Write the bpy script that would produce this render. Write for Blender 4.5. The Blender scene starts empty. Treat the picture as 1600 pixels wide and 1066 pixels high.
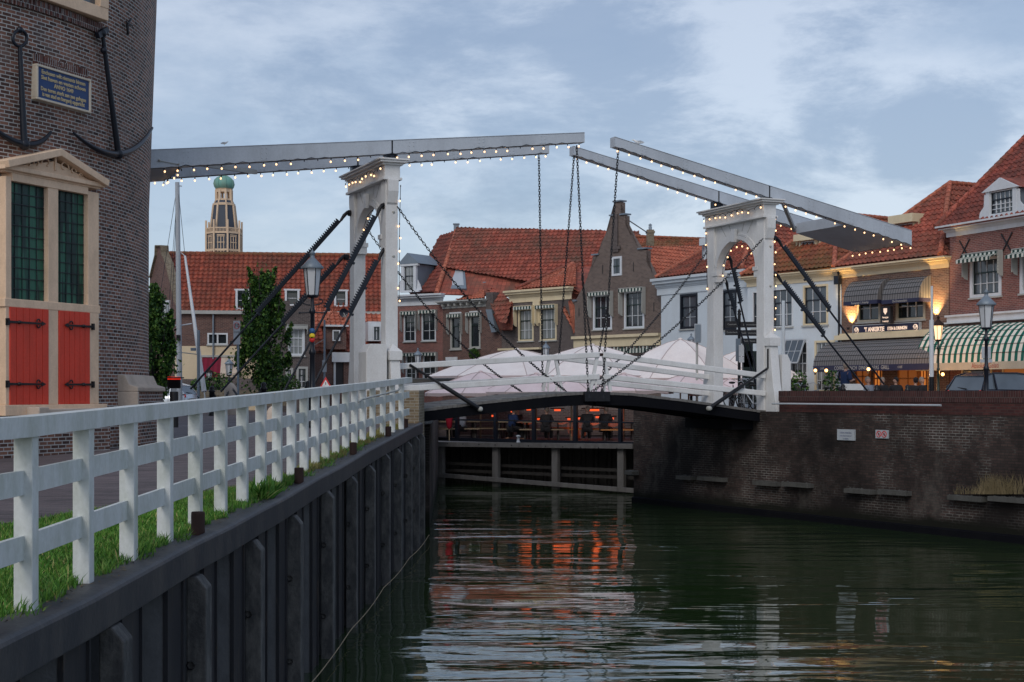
import bpy, bmesh, math, random
import numpy as np
from mathutils import Vector, Matrix
random.seed(7); RNG=np.random.default_rng(7)
sc=bpy.context.scene; COL=sc.collection
F=2300.0; CX=800.0; HY=612.0; E=3.75
V=Vector
def at(px,py,Z): return V(((px-CX)/F*Z, Z, E-(py-HY)/F*Z))
def ray(px,py): return V(((px-CX)/F,1.0,(HY-py)/F))
CAM=V((0,0,E))
# ------------------------------------------------------------ materials
MATS={}
class NT:
    def __init__(s,name):
        s.m=bpy.data.materials.new(name); s.m.use_nodes=True; s.t=s.m.node_tree; s.t.nodes.clear()
        s.out=s.n('ShaderNodeOutputMaterial'); s.b=s.n('ShaderNodeBsdfPrincipled'); s.l(s.b,0,s.out,0)
        MATS[name]=s.m
    def n(s,t,**k):
        o=s.t.nodes.new(t)
        for a,v in k.items(): setattr(o,a,v)
        return o
    def l(s,a,i,b,j): s.t.links.new(a.outputs[i],b.inputs[j])
    def uv(s):
        if not hasattr(s,'_uv'): s._uv=s.n('ShaderNodeTexCoord')
        return s._uv
    def map(s,src,idx,scale,rot=(0,0,0)):
        m=s.n('ShaderNodeMapping'); m.inputs['Scale'].default_value=scale; m.inputs['Rotation'].default_value=rot; s.l(src,idx,m,0); return m
    def noise(s,scale,detail=4,rough=.6,src='Object',stretch=(1,1,1)):
        m=s.map(s.uv(),src,stretch); n=s.n('ShaderNodeTexNoise'); n.inputs['Scale'].default_value=scale
        n.inputs['Detail'].default_value=detail; n.inputs['Roughness'].default_value=rough; s.l(m,0,n,'Vector'); return n
    def ramp(s,src,idx,stops):
        r=s.n('ShaderNodeValToRGB'); e=r.color_ramp.elements
        while len(e)<len(stops): e.new(.5)
        for el,(p,c) in zip(e,stops):
            el.position=p; el.color=(c,c,c,1) if not hasattr(c,'__len__') else tuple(c)+(1,)
        s.l(src,idx,r,0); return r
    def mix(s,fac,a,b,mode='MIX'):
        m=s.n('ShaderNodeMix',data_type='RGBA',blend_type=mode)
        for key,val in ((0,fac),(6,a),(7,b)):
            if isinstance(val,tuple) and len(val)==2: s.l(val[0],val[1],m,key)
            elif isinstance(val,(int,float)): m.inputs[key].default_value=val if key==0 else (val,val,val,1)
            elif len(val)==3: m.inputs[key].default_value=tuple(val)+(1,)
        return m
    def bump(s,src,idx,strength=.3,dist=.02):
        b=s.n('ShaderNodeBump'); b.inputs['Strength'].default_value=strength; b.inputs['Distance'].default_value=dist
        s.l(src,idx,b,'Height'); s.l(b,0,s.b,'Normal'); return b
    def setp(s,rough=.6,metal=0.,spec=.5):
        s.b.inputs['Roughness'].default_value=rough; s.b.inputs['Metallic'].default_value=metal
        s.b.inputs['Specular IOR Level'].default_value=spec

def srgb(r,g,b):
    f=lambda c:(c/255/12.92) if c/255<=.04045 else ((c/255+.055)/1.055)**2.4
    return (f(r),f(g),f(b))
def paint(name,c,dirt=(.12,.11,.09),amt=.35,rough=.55,metal=0,scale=1.3,bump=.15,fine=25,spec=.4):
    t=NT(name); n=t.noise(scale,6,.7,stretch=(1,1,.45)); r=t.ramp(n,0,[(.42,0.),(.78,amt)])
    n2=t.noise(fine,3,.6); v=t.mix((n2,0),[x*.82 for x in c],[min(1,x*1.12) for x in c])
    m=t.mix((r,0),(v,2),dirt); t.l(m,2,t.b,'Base Color'); t.setp(rough,metal,spec)
    if bump: t.bump(n2,0,bump,.01)
    return t.m
def brick(name,c1,c2,mortar,bw=.22,bh=.072,ms=.009,dark=(.02,.018,.016),damt=.3,dscale=.5,pale=None,bump=.4,streak=None,src='UV'):
    t=NT(name); b=t.n('ShaderNodeTexBrick'); b.offset=.5
    t.l(t.uv(),src,b,'Vector')
    for k,val in (('Color1',c1),('Color2',c2),('Mortar',mortar)): b.inputs[k].default_value=tuple(val)+(1,)
    b.inputs['Scale'].default_value=1; b.inputs['Brick Width'].default_value=bw; b.inputs['Row Height'].default_value=bh
    b.inputs['Mortar Size'].default_value=ms; b.inputs['Mortar Smooth'].default_value=.3; b.inputs['Bias'].default_value=-.1
    n=t.noise(dscale,7,.68); r=t.ramp(n,0,[(.40,0.),(.72,damt)])
    n3=t.noise(9,4,.7); v=t.mix((n3,0),.55,1.35); mm=t.mix(1.0,(b,0),(v,2),'MULTIPLY')
    m=t.mix((r,0),(mm,2),dark); last=(m,2)
    if pale:
        n4=t.noise(dscale*1.7,6,.75,stretch=(1.2,1.2,1)); r4=t.ramp(n4,0,[(.52,0.),(.74,.75)])
        m2=t.mix((r4,0),last,pale); last=(m2,2)
    t.l(*last,t.b,'Base Color'); t.setp(.85,0,.25); t.bump(b,1,-bump,.01)
    return t
def tilemat(name,c1,c2,moss=(.10,.06,.03),mamt=.6,msc=.35):
    t=NT(name); b=t.n('ShaderNodeTexBrick'); b.offset=0.
    t.l(t.uv(),'UV',b,'Vector')
    for k,val in (('Color1',c1),('Color2',c2),('Mortar',[x*.5 for x in c2])): b.inputs[k].default_value=tuple(val)+(1,)
    b.inputs['Scale'].default_value=1; b.inputs['Brick Width'].default_value=.29; b.inputs['Row Height'].default_value=.38
    b.inputs['Mortar Size'].default_value=.012
    n=t.noise(msc,7,.75); r=t.ramp(n,0,[(.42,0.),(.68,mamt)]); n2=t.noise(5,5,.85); v=t.mix((n2,0),.25,1.65)
    mm=t.mix(1.0,(b,0),(v,2),'MULTIPLY'); m=t.mix((r,0),(mm,2),moss); t.l(m,2,t.b,'Base Color'); t.setp(.8,0,.25)
    return t.m
def glassmat(name,c=(.02,.026,.032),rough=.07,curtain=None):
    t=NT(name); n=t.noise(.9,2,.5)
    m=t.mix((n,0),[x*.4 for x in c],[x*1.8 for x in c])
    if curtain:
        n2=t.noise(2.2,2,.5,stretch=(3,3,.3)); r=t.ramp(n2,0,[(.45,0.),(.55,.8)]); m=t.mix((r,0),(m,2),curtain)
    t.l(m,2,t.b,'Base Color'); t.setp(rough,0,.8); t.bump(n,0,.12,.05); return t.m
def emit(name,c,s,base=(.5,.4,.3)):
    t=NT(name); t.b.inputs['Base Color'].default_value=tuple(base)+(1,); t.b.inputs['Emission Color'].default_value=tuple(c)+(1,)
    t.b.inputs['Emission Strength'].default_value=s; return t.m
def stripes(name,c1,c2,w,duty=.5,axis=0,rough=.8,dirt=.15):
    t=NT(name); s=t.n('ShaderNodeSeparateXYZ'); t.l(t.uv(),'UV',s,0)
    d=t.n('ShaderNodeMath',operation='DIVIDE'); t.l(s,axis,d,0); d.inputs[1].default_value=w
    f=t.n('ShaderNodeMath',operation='FRACT'); t.l(d,0,f,0)
    g=t.n('ShaderNodeMath',operation='GREATER_THAN'); t.l(f,0,g,0); g.inputs[1].default_value=duty
    m=t.mix((g,0),c1,c2); n=t.noise(1.5,5,.7); r=t.ramp(n,0,[(.4,0.),(.8,dirt)]); m2=t.mix((r,0),(m,2),(.1,.1,.09))
    t.l(m2,2,t.b,'Base Color'); t.setp(rough,0,.2); return t.m
# ------------------------------------------------------------ tagging
def tag(o,label=None,cat=None,group=None,kind=None):
    if label: o['label']=label
    if cat: o['category']=cat
    if group: o['group']=group
    if kind: o['kind']=kind
    return o
def thing(name,label,cat,loc=(0,0,0),group=None):
    o=bpy.data.objects.new(name,None); COL.objects.link(o); o.location=loc; o.empty_display_size=.2
    return tag(o,label,cat,group)
def wloc(o):
    v=V((0,0,0))
    while o is not None: v=v+V(o.location); o=o.parent
    return v
def link(name,me,parent=None,loc=None):
    o=bpy.data.objects.new(name,me); COL.objects.link(o)
    if parent: o.parent=parent
    if loc is not None: o.location=V(loc)-(wloc(parent) if parent else V((0,0,0)))
    return o
def copy_tree(o,parent=None):
    c=o.copy(); COL.objects.link(c)
    if parent is not None: c.parent=parent
    for ch in list(o.children): copy_tree(ch,c)
    return c
# ------------------------------------------------------------ mesh builder
class MB:
    def __init__(s): s.v=[]; s.f=[]; s.sm=[]; s.uvs={}
    def add(s,vs,fs,smooth=False):
        b=len(s.v); s.v.extend([tuple(p) for p in vs])
        for f in fs: s.f.append(tuple(i+b for i in f)); s.sm.append(smooth)
    def box(s,c,sz,ax=None):
        X,Y,Z=(V(a) for a in ax) if ax else (V((1,0,0)),V((0,1,0)),V((0,0,1)))
        c=V(c); hx,hy,hz=sz[0]/2,sz[1]/2,sz[2]/2
        s.hexa([c+X*a*hx+Y*b*hy+Z*d*hz for d in (-1,1) for a,b in ((-1,-1),(1,-1),(1,1),(-1,1))])
    def hexa(s,p):  # bottom 4 ccw, top 4 ccw
        s.add(p,[(3,2,1,0),(4,5,6,7),(0,1,5,4),(1,2,6,5),(2,3,7,6),(3,0,4,7)])
    def beam(s,a,b,w,h,w2=None,h2=None,up=(0,0,1)):
        a,b=V(a),V(b); d=(b-a).normalized(); u=V(up); r=d.cross(u)
        if r.length<1e-4: r=V((1,0,0))
        r.normalize(); u=r.cross(d).normalized(); w2=w if w2 is None else w2; h2=h if h2 is None else h2
        q=lambda p,ww,hh:[p+r*x*ww/2+u*y*hh/2 for x,y in ((-1,-1),(1,-1),(1,1),(-1,1))]
        A=q(a,w,h); B=q(b,w2,h2)
        s.add(A+B,[(0,1,2,3),(7,6,5,4),(4,5,1,0),(5,6,2,1),(6,7,3,2),(7,4,0,3)])
    def poly(s,pts,smooth=False): s.add(pts,[tuple(range(len(pts)))],smooth)
    def prism(s,pts,d):
        n=len(pts); d=V(d); P=[V(p) for p in pts]
        s.add(P+[p+d for p in P],[tuple(range(n))[::-1],tuple(range(n,2*n))]+[(i,(i+1)%n,(i+1)%n+n,i+n) for i in range(n)])
    def tube(s,pts,r,n=8,cap=True,closed=False,smooth=True):
        P=[V(p) for p in pts]; m=len(P); rs=r if hasattr(r,'__len__') else [r]*m; vs=[]
        t=(P[1]-P[0]).normalized(); up=V((0,0,1)) if abs(t.z)<.9 else V((1,0,0)); x=t.cross(up).normalized()
        for i in range(m):
            t=(P[(i+1)%m]-P[i-1]) if closed else (P[min(i+1,m-1)]-P[max(i-1,0)])
            t.normalize(); x=(x-t*x.dot(t)).normalized(); y=t.cross(x)
            for k in range(n):
                a=2*math.pi*k/n; vs.append(P[i]+(x*math.cos(a)+y*math.sin(a))*rs[i])
        fs=[]
        for i in range(m if closed else m-1):
            j=(i+1)%m
            for k in range(n): k2=(k+1)%n; fs.append((i*n+k,i*n+k2,j*n+k2,j*n+k)[::-1])
        s.add(vs,fs,smooth)
        if cap and not closed:
            s.add(vs[:n],[tuple(range(n))]); s.add(vs[-n:],[tuple(range(n))[::-1]])
    def lathe(s,c,prof,n=16,ax=None,smooth=True,arc=(0,2*math.pi)):
        X,Y,Z=(V(a) for a in ax) if ax else (V((1,0,0)),V((0,1,0)),V((0,0,1))); c=V(c); vs=[]; fs=[]
        full=abs(arc[1]-arc[0]-2*math.pi)<1e-6; m=n if full else n+1
        for r,z in prof:
            for k in range(m):
                a=arc[0]+(arc[1]-arc[0])*k/n; vs.append(c+X*math.cos(a)*r+Y*math.sin(a)*r+Z*z)
        for i in range(len(prof)-1):
            for k in range(n):
                k2=(k+1)%m; fs.append((i*m+k,i*m+k2,(i+1)*m+k2,(i+1)*m+k))
        s.add(vs,fs,smooth)
    def sphere(s,c,r,n=12,m=8,sc3=(1,1,1)):
        pr=[(max(1e-4,math.sin(math.pi*i/m))*r,-math.cos(math.pi*i/m)*r*sc3[2]) for i in range(m+1)]; b=len(s.v)
        s.lathe(c,pr,n)
        for i in range(b,len(s.v)):
            p=s.v[i]; s.v[i]=(c[0]+(p[0]-c[0])*sc3[0],c[1]+(p[1]-c[1])*sc3[1],p[2])
    def build(s,name,mat,parent=None,bevel=0,uv=True):
        me=bpy.data.meshes.new(name); o0=wloc(parent) if parent else V((0,0,0))
        me.from_pydata([(p[0]-o0.x,p[1]-o0.y,p[2]-o0.z) for p in s.v],[],s.f)
        me.polygons.foreach_set('use_smooth',s.sm)
        if uv: autouv(me,o0,s.uvs)
        for m in (mat if isinstance(mat,(list,tuple)) else [mat]): me.materials.append(MATS[m] if isinstance(m,str) else m)
        me.update(); o=link(name,me,parent)
        if bevel:
            b=o.modifiers.new('bevel','BEVEL'); b.width=bevel; b.segments=2; b.limit_method='ANGLE'
        return o
def autouv(me,o0,special):
    nl=len(me.loops); 
    if nl==0: return
    me.update()
    uvl=me.uv_layers.new(name='UVMap'); co=np.empty(len(me.vertices)*3,'f'); me.vertices.foreach_get('co',co); co=co.reshape(-1,3)+np.array(o0)
    npoly=len(me.polygons); nor=np.empty(npoly*3,'f'); me.polygons.foreach_get('normal',nor); nor=nor.reshape(-1,3)
    tot=np.empty(npoly,'i'); me.polygons.foreach_get('loop_total',tot); li=np.empty(nl,'i'); me.loops.foreach_get('vertex_index',li)
    pn=np.repeat(nor,tot,axis=0); t=np.stack([-pn[:,1],pn[:,0],np.zeros(nl)],1); ln=np.linalg.norm(t,axis=1)
    flat=ln<.05; t[~flat]/=ln[~flat][:,None]; t[flat]=(1,0,0)
    b=np.cross(pn,t); P=co[li]; uv=np.stack([(P*t).sum(1),(P*b).sum(1)],1).astype('f')
    for poly,val in special.items():
        p=me.polygons[poly]
        for k,lo in enumerate(p.loop_indices): uv[lo]=val[k]
    uvl.data.foreach_set('uv',uv.reshape(-1))
def npmesh(name,verts,quads,mat,parent=None,uv=False):
    me=bpy.data.meshes.new(name); o0=wloc(parent) if parent else V((0,0,0)); verts=np.asarray(verts,'f')-np.array(o0,'f'); quads=np.asarray(quads,'i')
    k=quads.shape[1]; me.vertices.add(len(verts)); me.vertices.foreach_set('co',verts.reshape(-1)); me.loops.add(quads.size)
    me.loops.foreach_set('vertex_index',quads.reshape(-1)); me.polygons.add(len(quads))
    me.polygons.foreach_set('loop_start',np.arange(0,quads.size,k,dtype='i')); me.polygons.foreach_set('loop_total',np.full(len(quads),k,'i'))
    me.update(calc_edges=True); me.materials.append(MATS[mat])
    if uv: autouv(me,o0,{})
    return link(name,me,parent)
# ------------------------------------------------------------ facade frame
class Fr:
    def __init__(s,pxL,ZL,pxR,ZR,z0):
        A=at(pxL,HY,ZL); B=at(pxR,HY,ZR); s.o=V((A.x,A.y,z0)); d=V((B.x-A.x,B.y-A.y,0)); s.w=d.length; s.u=d/s.w; s.n=V((s.u.y,-s.u.x,0))
    def P(s,u,o,z): return s.o+s.u*u+s.n*o+V((0,0,z))
    def px(s,x,y,out=0.):
        r=ray(x,y); t=((s.o+s.n*out-CAM).dot(s.n))/r.dot(s.n); p=CAM+r*t; return ((p-s.o).dot(s.u),p.z-s.o.z)
    def R(s,x0,x1,yt,yb,out=0.):
        xm=(x0+x1)/2; return (s.px(x0,yt,out)[0],s.px(x1,yt,out)[0],s.px(xm,yb,out)[1],s.px(xm,yt,out)[1])
    def box(s,mb,u0,u1,o0,o1,z0,z1):
        mb.hexa([s.P(u0,o1,z0),s.P(u1,o1,z0),s.P(u1,o0,z0),s.P(u0,o0,z0),s.P(u0,o1,z1),s.P(u1,o1,z1),s.P(u1,o0,z1),s.P(u0,o0,z1)])
    def prof(s,mb,pr,u0,u1):   # profile [(out,z)] ccw extruded along u
        mb.prism([s.P(u0,o,z) for o,z in pr],s.u*(u1-u0))
def text(name,body,size,mat,parent,origin,xd,zd,out,align='CENTER',ext=.004,sx=1.,shear=0.,bold=0.):
    cu=bpy.data.curves.new(name,'FONT'); cu.body=body; cu.size=size; cu.extrude=ext; cu.align_x=align; cu.align_y='CENTER'; cu.shear=shear; cu.offset=bold; cu.resolution_u=2
    ob=bpy.data.objects.new('tmp',cu); COL.objects.link(ob); dg=bpy.context.evaluated_depsgraph_get()
    me=bpy.data.meshes.new_from_object(ob.evaluated_get(dg)); bpy.data.objects.remove(ob)
    xd,zd,out=V(xd).normalized(),V(zd).normalized(),V(out).normalized(); M=Matrix.Identity(4)
    for i in range(3): M[i][0]=xd[i]*sx; M[i][1]=zd[i]; M[i][2]=out[i]; M[i][3]=(V(origin)-(wloc(parent) if parent else V((0,0,0))))[i]
    me.transform(M); me.materials.clear(); me.materials.append(MATS[mat]); me.name=name; return link(name,me,parent)
def struct(o): o['kind']='structure'; return o
# ------------------------------------------------------------ tiled roof
def tiles(mb_name,pts,mat,parent,tw=.29,th=.38,rel=.05,under=True):
    P=[V(p) for p in pts]; n=V((0,0,0))
    for i in range(len(P)): n+= (P[i]-P[0]).cross(P[(i+1)%len(P)]-P[0])
    n.normalize()
    if n.z<0: n=-n; P=P[::-1]
    t=V((0,0,1)).cross(n).normalized() if abs(n.z)<.999 else V((1,0,0)); b=n.cross(t); o=P[0]
    us=[(p-o).dot(t) for p in P]; vs=[(p-o).dot(b) for p in P]; u0,u1,v0,v1=min(us)-.1,max(us)+.1,min(vs)-.1,max(vs)+.1
    v0=math.floor(v0/th)*th; uu=np.arange(u0,u1+tw/6,tw/6); vv=[]
    k=v0
    while k<v1: vv+= [(k,.06),(k+th-.012,.0)]; k+=th
    jit=RNG.random((len(vv)//2+1,int((u1-u0)/tw)+3))*.012
    U=uu[None,:]; ph=(U/tw)%1.0; prof=np.where(ph<.3,np.sin(ph/.3*math.pi)*rel*1.1,-np.sin((ph-.3)/.7*math.pi)*rel*.55)
    VV=np.array([x[0] for x in vv])[:,None]; HH=np.array([x[1] for x in vv])[:,None]
    ti=((U-u0)/tw).astype(int)[0]; J=jit[np.repeat(np.arange(len(vv)//2),2)][:,ti]
    H=prof+HH+J; o_=np.array(o); t_=np.array(t); b_=np.array(b); n_=np.array(n)
    pos=o_+U[...,None]*t_+VV[...,None]*b_+H[...,None]*n_
    R,C=H.shape; bm=bmesh.new(); vsx=[bm.verts.new(p) for p in pos.reshape(-1,3)]
    for i in range(R-1):
        for j in range(C-1): bm.faces.new((vsx[i*C+j],vsx[i*C+j+1],vsx[(i+1)*C+j+1],vsx[(i+1)*C+j]))
    for i in range(len(P)):
        a,c=P[i],P[(i+1)%len(P)]; en=(c-a).cross(n)
        bmesh.ops.bisect_plane(bm,geom=bm.verts[:]+bm.edges[:]+bm.faces[:],plane_co=a,plane_no=en,clear_outer=True)
    if under:
        lo=[bm.verts.new(p-n*.09) for p in P]; bm.faces.new(lo[::-1]); hi=[bm.verts.new(p-n*.005) for p in P]
        for i in range(len(P)): j=(i+1)%len(P); bm.faces.new((lo[i],lo[j],hi[j],hi[i]))
    oo=wloc(parent) if parent else V((0,0,0)); bmesh.ops.translate(bm,verts=bm.verts[:],vec=-oo)
    me=bpy.data.meshes.new(mb_name); bm.to_mesh(me); bm.free(); me.materials.append(MATS[mat]); me.update(); autouvf(me,oo,t,b)
    return link(mb_name,me,parent)
def autouvf(me,o0,t,b):
    uvl=me.uv_layers.new(name='UVMap'); co=np.empty(len(me.vertices)*3,'f'); me.vertices.foreach_get('co',co); co=co.reshape(-1,3)+np.array(o0)
    li=np.empty(len(me.loops),'i'); me.loops.foreach_get('vertex_index',li); P=co[li]
    uvl.data.foreach_set('uv',np.stack([P@np.array(t),P@np.array(b)],1).astype('f').reshape(-1))
def ridge(name,a,b,mat,parent,r=.13):
    a,b=V(a),V(b); L=(b-a).length; n=max(1,round(L/.38)); mb=MB(); d=(b-a)/n
    for i in range(n): mb.tube([a+d*i,a+d*(i+1.06)],[r*1.08,r*.92],8)
    return mb.build(name,mat,parent)
# ------------------------------------------------------------ palette
paint('white_paint',(.66,.70,.74),(.30,.29,.24),.35,.5)
paint('fence_white',(.67,.70,.69),(.26,.30,.20),.62,.5,scale=3.2)
paint('plaque_frame',(.66,.58,.46),amt=.2)
paint('ledge_wood',(.085,.085,.08),(.03,.03,.025),.7,.9,scale=4,bump=.6)
paint('pile_lit',(.085,.088,.095),(.022,.022,.026),.75,.6,.1,scale=5,bump=.5)  # paler copy of the pile steel, a highlight put into the colour
paint('fender_wood',(.045,.046,.048),(.17,.165,.155),.85,.8,scale=6,bump=.8)
paint('bridge_white',(.72,.73,.73),(.27,.23,.18),.32,.55,scale=1.6)
paint('beam_grey',(.48,.53,.59),(.22,.24,.27),.5,.5,scale=.8)
paint('cream_paint',(.72,.62,.42),(.35,.28,.18),.35,.6)
paint('cream_stone',(.82,.60,.42),(.36,.26,.17),.45,.75,scale=2.5)
paint('pale_stone',(.55,.46,.38),(.2,.17,.13),.5,.8,scale=2)
paint('bare_stone',(.30,.30,.28),(.10,.11,.08),.6,.85,scale=2)
paint('sand_trim',(.50,.46,.36),(.25,.22,.17),.4,.7)
paint('trim_grey',(.42,.43,.41),(.2,.2,.18),.4,.7)
paint('black_iron',(.012,.013,.017),(.05,.045,.04),.4,.38,.3)
paint('steel_dark',(.034,.037,.045),(.11,.10,.092),.7,.55,.1,scale=2.4,bump=.5,fine=14)
paint('blue_black',(.010,.014,.024),(.03,.03,.03),.4,.35,.2)
paint('door_red',(.70,.058,.030),(.30,.04,.02),.35,.5,scale=3)
paint('rust',(.045,.022,.018),(.02,.015,.013),.6,.75,.3,scale=8)
paint('zinc',(.22,.27,.32),(.13,.15,.17),.5,.5,.3)
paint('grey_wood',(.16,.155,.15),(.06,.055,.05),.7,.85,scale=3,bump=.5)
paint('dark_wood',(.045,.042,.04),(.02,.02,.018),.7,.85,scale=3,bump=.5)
paint('pale_wood',(.34,.26,.17),(.1,.08,.05),.5,.8,scale=2)
paint('concrete',(.24,.23,.21),(.08,.08,.06),.7,.9,scale=1.5)
paint('green_black',(.012,.03,.026),(.03,.03,.02),.4,.4)
paint('green_frame',(.04,.09,.085),(.05,.05,.04),.3,.5)
paint('white_render',(.60,.67,.72),(.38,.38,.36),.35,.8,scale=.7)
paint('cream_render',(.66,.55,.38),(.4,.33,.24),.35,.85,scale=.6)
paint('parasol',(.86,.80,.77),(.60,.52,.50),.5,.9,scale=.8,bump=.05)
paint('parasol_pink',(.78,.65,.65),(.5,.36,.38),.5,.9,scale=.8,bump=.05)
paint('parasol_under',(.30,.12,.10),(.2,.08,.07),.4,.9)
paint('awning_grey',(.12,.115,.12),(.06,.06,.06),.4,.85)
paint('skin',(.50,.29,.21),(.4,.2,.15),.2,.6)
paint('hair_grey',(.30,.24,.19),(.12,.1,.08),.5,.8,scale=10)
paint('cloth_blue',(.012,.028,.085),(.01,.015,.04),.5,.9)
paint('cloth_dark',(.02,.018,.02),(.01,.01,.01),.5,.9)
paint('cloth_red',(.42,.01,.03),(.25,.01,.02),.3,.9)
paint('cloth_pale',(.30,.32,.36),(.2,.2,.2),.3,.9)
paint('copper_green',(.16,.36,.30),(.30,.20,.12),.6,.6,scale=.6)
paint('church_cream',(.70,.53,.37),(.4,.25,.15),.4,.8,scale=.5)
paint('slate',(.05,.065,.09),(.03,.03,.04),.4,.6)
paint('terrace_orange',(.5,.2,.06),(.2,.08,.03),.4,.7)
paint('leaf_pot',(.03,.08,.02),(.015,.03,.01),.5,.7,scale=6)
for nm,c in (('sign_yellow',(.8,.6,.03)),('sign_blue',(.03,.12,.30)),('sign_red',(.6,.03,.03)),('sign_white',(.75,.76,.76)),('sign_black',(.02,.02,.025)),('gold',(.60,.48,.27)),
             ('plaque_blue',(.012,.05,.17)),('sign_grey',(.42,.46,.50)),('signboard_blue',(.018,.02,.06)),('text_grey',(.45,.45,.43)),('text_red',(.35,.08,.07)),('text_blue',(.12,.14,.25))):
    paint(nm,c,amt=.12,rough=.5,bump=0)
glassmat('glass'); glassmat('glass_blue',(.06,.075,.09),.12); glassmat('glass_curtain',(.03,.035,.04),.12,(.30,.31,.30)); glassmat('glass_pale',(.19,.21,.21),.2); glassmat('glass_green',(.010,.036,.032),.3,(.035,.15,.095)); MATS['glass_green'].node_tree.nodes['Principled BSDF'].inputs['Specular IOR Level'].default_value=.25
paint('car_silver',(.60,.64,.68),(.45,.48,.5),.1,.25,.6,bump=0,spec=.6); paint('car_dark',(.015,.018,.03),(.02,.02,.02),.1,.18,.5,bump=0,spec=.7); glassmat('car_glass',(.09,.11,.13),.05)
paint('rubber',(.015,.015,.015),(.03,.03,.03),.3,.8)
emit('bulb_glow',(1,.58,.28),2.8); emit('lamp_warm',(1,.50,.15),5.0); emit('heater_orange',(1,.09,.012),.95); emit('red_ring',(.9,.03,.01),.55,(.6,.02,.01)); emit('sign_text_lit',(1,.72,.55),.8); emit('window_glow',(1,.33,.06),.5,(.3,.1,.03)); emit('window_glow_dim',(1,.28,.05),.16,(.1,.04,.02)); emit('sign_red_lit',(1,.05,.03),1.)
t_=brick('brick_tower',(.27,.125,.085),(.026,.015,.016),(.50,.50,.48),.225,.078,.0115,dark=(.07,.06,.055),damt=.40,dscale=.6,bump=.7,pale=(.20,.165,.155))
brick('brick_soldier',(.17,.07,.055),(.05,.024,.024),(.34,.34,.33),.066,.22,.0085,damt=.2,bump=.7)
brick('brick_red',(.28,.10,.082),(.16,.062,.055),(.34,.27,.24),damt=.3,dark=(.09,.04,.04))
brick('brick_brown',(.17,.085,.068),(.095,.05,.045),(.24,.20,.18),damt=.35,dark=(.05,.035,.032))
brick('brick_grey',(.17,.125,.105),(.105,.075,.065),(.26,.23,.21),damt=.3,dark=(.07,.055,.05))
brick('brick_grey_dark',(.13,.105,.10),(.08,.065,.062),(.2,.18,.17),damt=.4,dark=(.045,.04,.04))
brick('brick_yellow',(.26,.21,.14),(.14,.10,.06),(.3,.28,.24),damt=.5,dark=(.06,.05,.03))
brick('brick_lit',(.22,.12,.09),(.12,.07,.06),(.32,.26,.21),damt=.3,dark=(.07,.05,.045))
tilemat('tile_red',(.44,.122,.082),(.26,.068,.048),(.115,.075,.055),.9,.5)
tilemat('tile_orange',(.60,.19,.115),(.40,.115,.07),(.21,.11,.075),.6,.6)
tilemat('tile_dark',(.31,.082,.06),(.17,.05,.04),(.085,.052,.045),.7)
tilemat('tile_mossy',(.38,.11,.06),(.20,.07,.045),(.13,.095,.04),.95,.5)
stripes('stripe_green',(.80,.76,.66),(.008,.13,.10),.36,.52); stripes('stripe_small',(.62,.64,.58),(.015,.05,.045),.26,.5); stripes('stripe_dark',(.17,.17,.175),(.045,.042,.047),.155,.80); stripes('stripe_plum',(.20,.012,.035),(.15,.01,.028),.3)
tilemat('tile_long',(.40,.10,.06),(.24,.06,.04),(.11,.06,.04),.85)
# ============================================================ world, camera, light
w=bpy.data.worlds.new('World'); sc.world=w; w.use_nodes=True; nt=w.node_tree; nt.nodes.clear()
def wn(t,**k):
    o=nt.nodes.new(t)
    for a,v in k.items(): setattr(o,a,v)
    return o
SUN_EL,SUN_AZ=math.radians(38),math.radians(200)
wo=wn('ShaderNodeOutputWorld'); bg=wn('ShaderNodeBackground'); bg2=wn('ShaderNodeBackground'); ad=wn('ShaderNodeAddShader'); sky=wn('ShaderNodeTexSky',sky_type='NISHITA'); sky.sun_disc=False
sky.sun_elevation=SUN_EL; sky.sun_rotation=SUN_AZ; sky.air_density=1; sky.dust_density=2
bg.inputs[1].default_value=.05; nt.links.new(sky.outputs[0],bg.inputs[0])
tc=wn('ShaderNodeTexCoord'); sx=wn('ShaderNodeSeparateXYZ'); nt.links.new(tc.outputs['Generated'],sx.inputs[0])
def wm(op,a,b):
    m=wn('ShaderNodeMath',operation=op)
    for i,q in enumerate((a,b)):
        if isinstance(q,(int,float)): m.inputs[i].default_value=q
        else: nt.links.new(q,m.inputs[i])
    return m.outputs[0]
az=wm('ARCTAN2',sx.outputs[0],sx.outputs[1]); el=wm('MAXIMUM',sx.outputs[2],0.)
dz=wm('ADD',el,.55); cxx=wm('DIVIDE',sx.outputs[0],dz); cyy=wm('DIVIDE',sx.outputs[1],dz)
cb=wn('ShaderNodeCombineXYZ'); nt.links.new(cxx,cb.inputs[0]); nt.links.new(cyy,cb.inputs[1]); nt.links.new(wm('MULTIPLY',el,3.2),cb.inputs[2])
def wnoise(scale,det,rough,off,dist=0.,st=(1,1,1)):
    mp=wn('ShaderNodeMapping'); mp.inputs['Location'].default_value=off; mp.inputs['Scale'].default_value=st; nt.links.new(cb.outputs[0],mp.inputs[0])
    n=wn('ShaderNodeTexNoise'); n.inputs['Scale'].default_value=scale; n.inputs['Detail'].default_value=det; n.inputs['Roughness'].default_value=rough; n.inputs['Distortion'].default_value=dist
    nt.links.new(mp.outputs[0],n.inputs['Vector']); return n.outputs[0]
def wr(src,stops,smooth=True):
    r=wn('ShaderNodeValToRGB'); e=r.color_ramp.elements; r.color_ramp.interpolation='EASE' if smooth else 'LINEAR'
    while len(e)<len(stops): e.new(.5)
    for el_,(p,c) in zip(e,stops): el_.position=p; el_.color=tuple(c)+(1,)
    nt.links.new(src,r.inputs[0]); return r.outputs[0]
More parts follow.
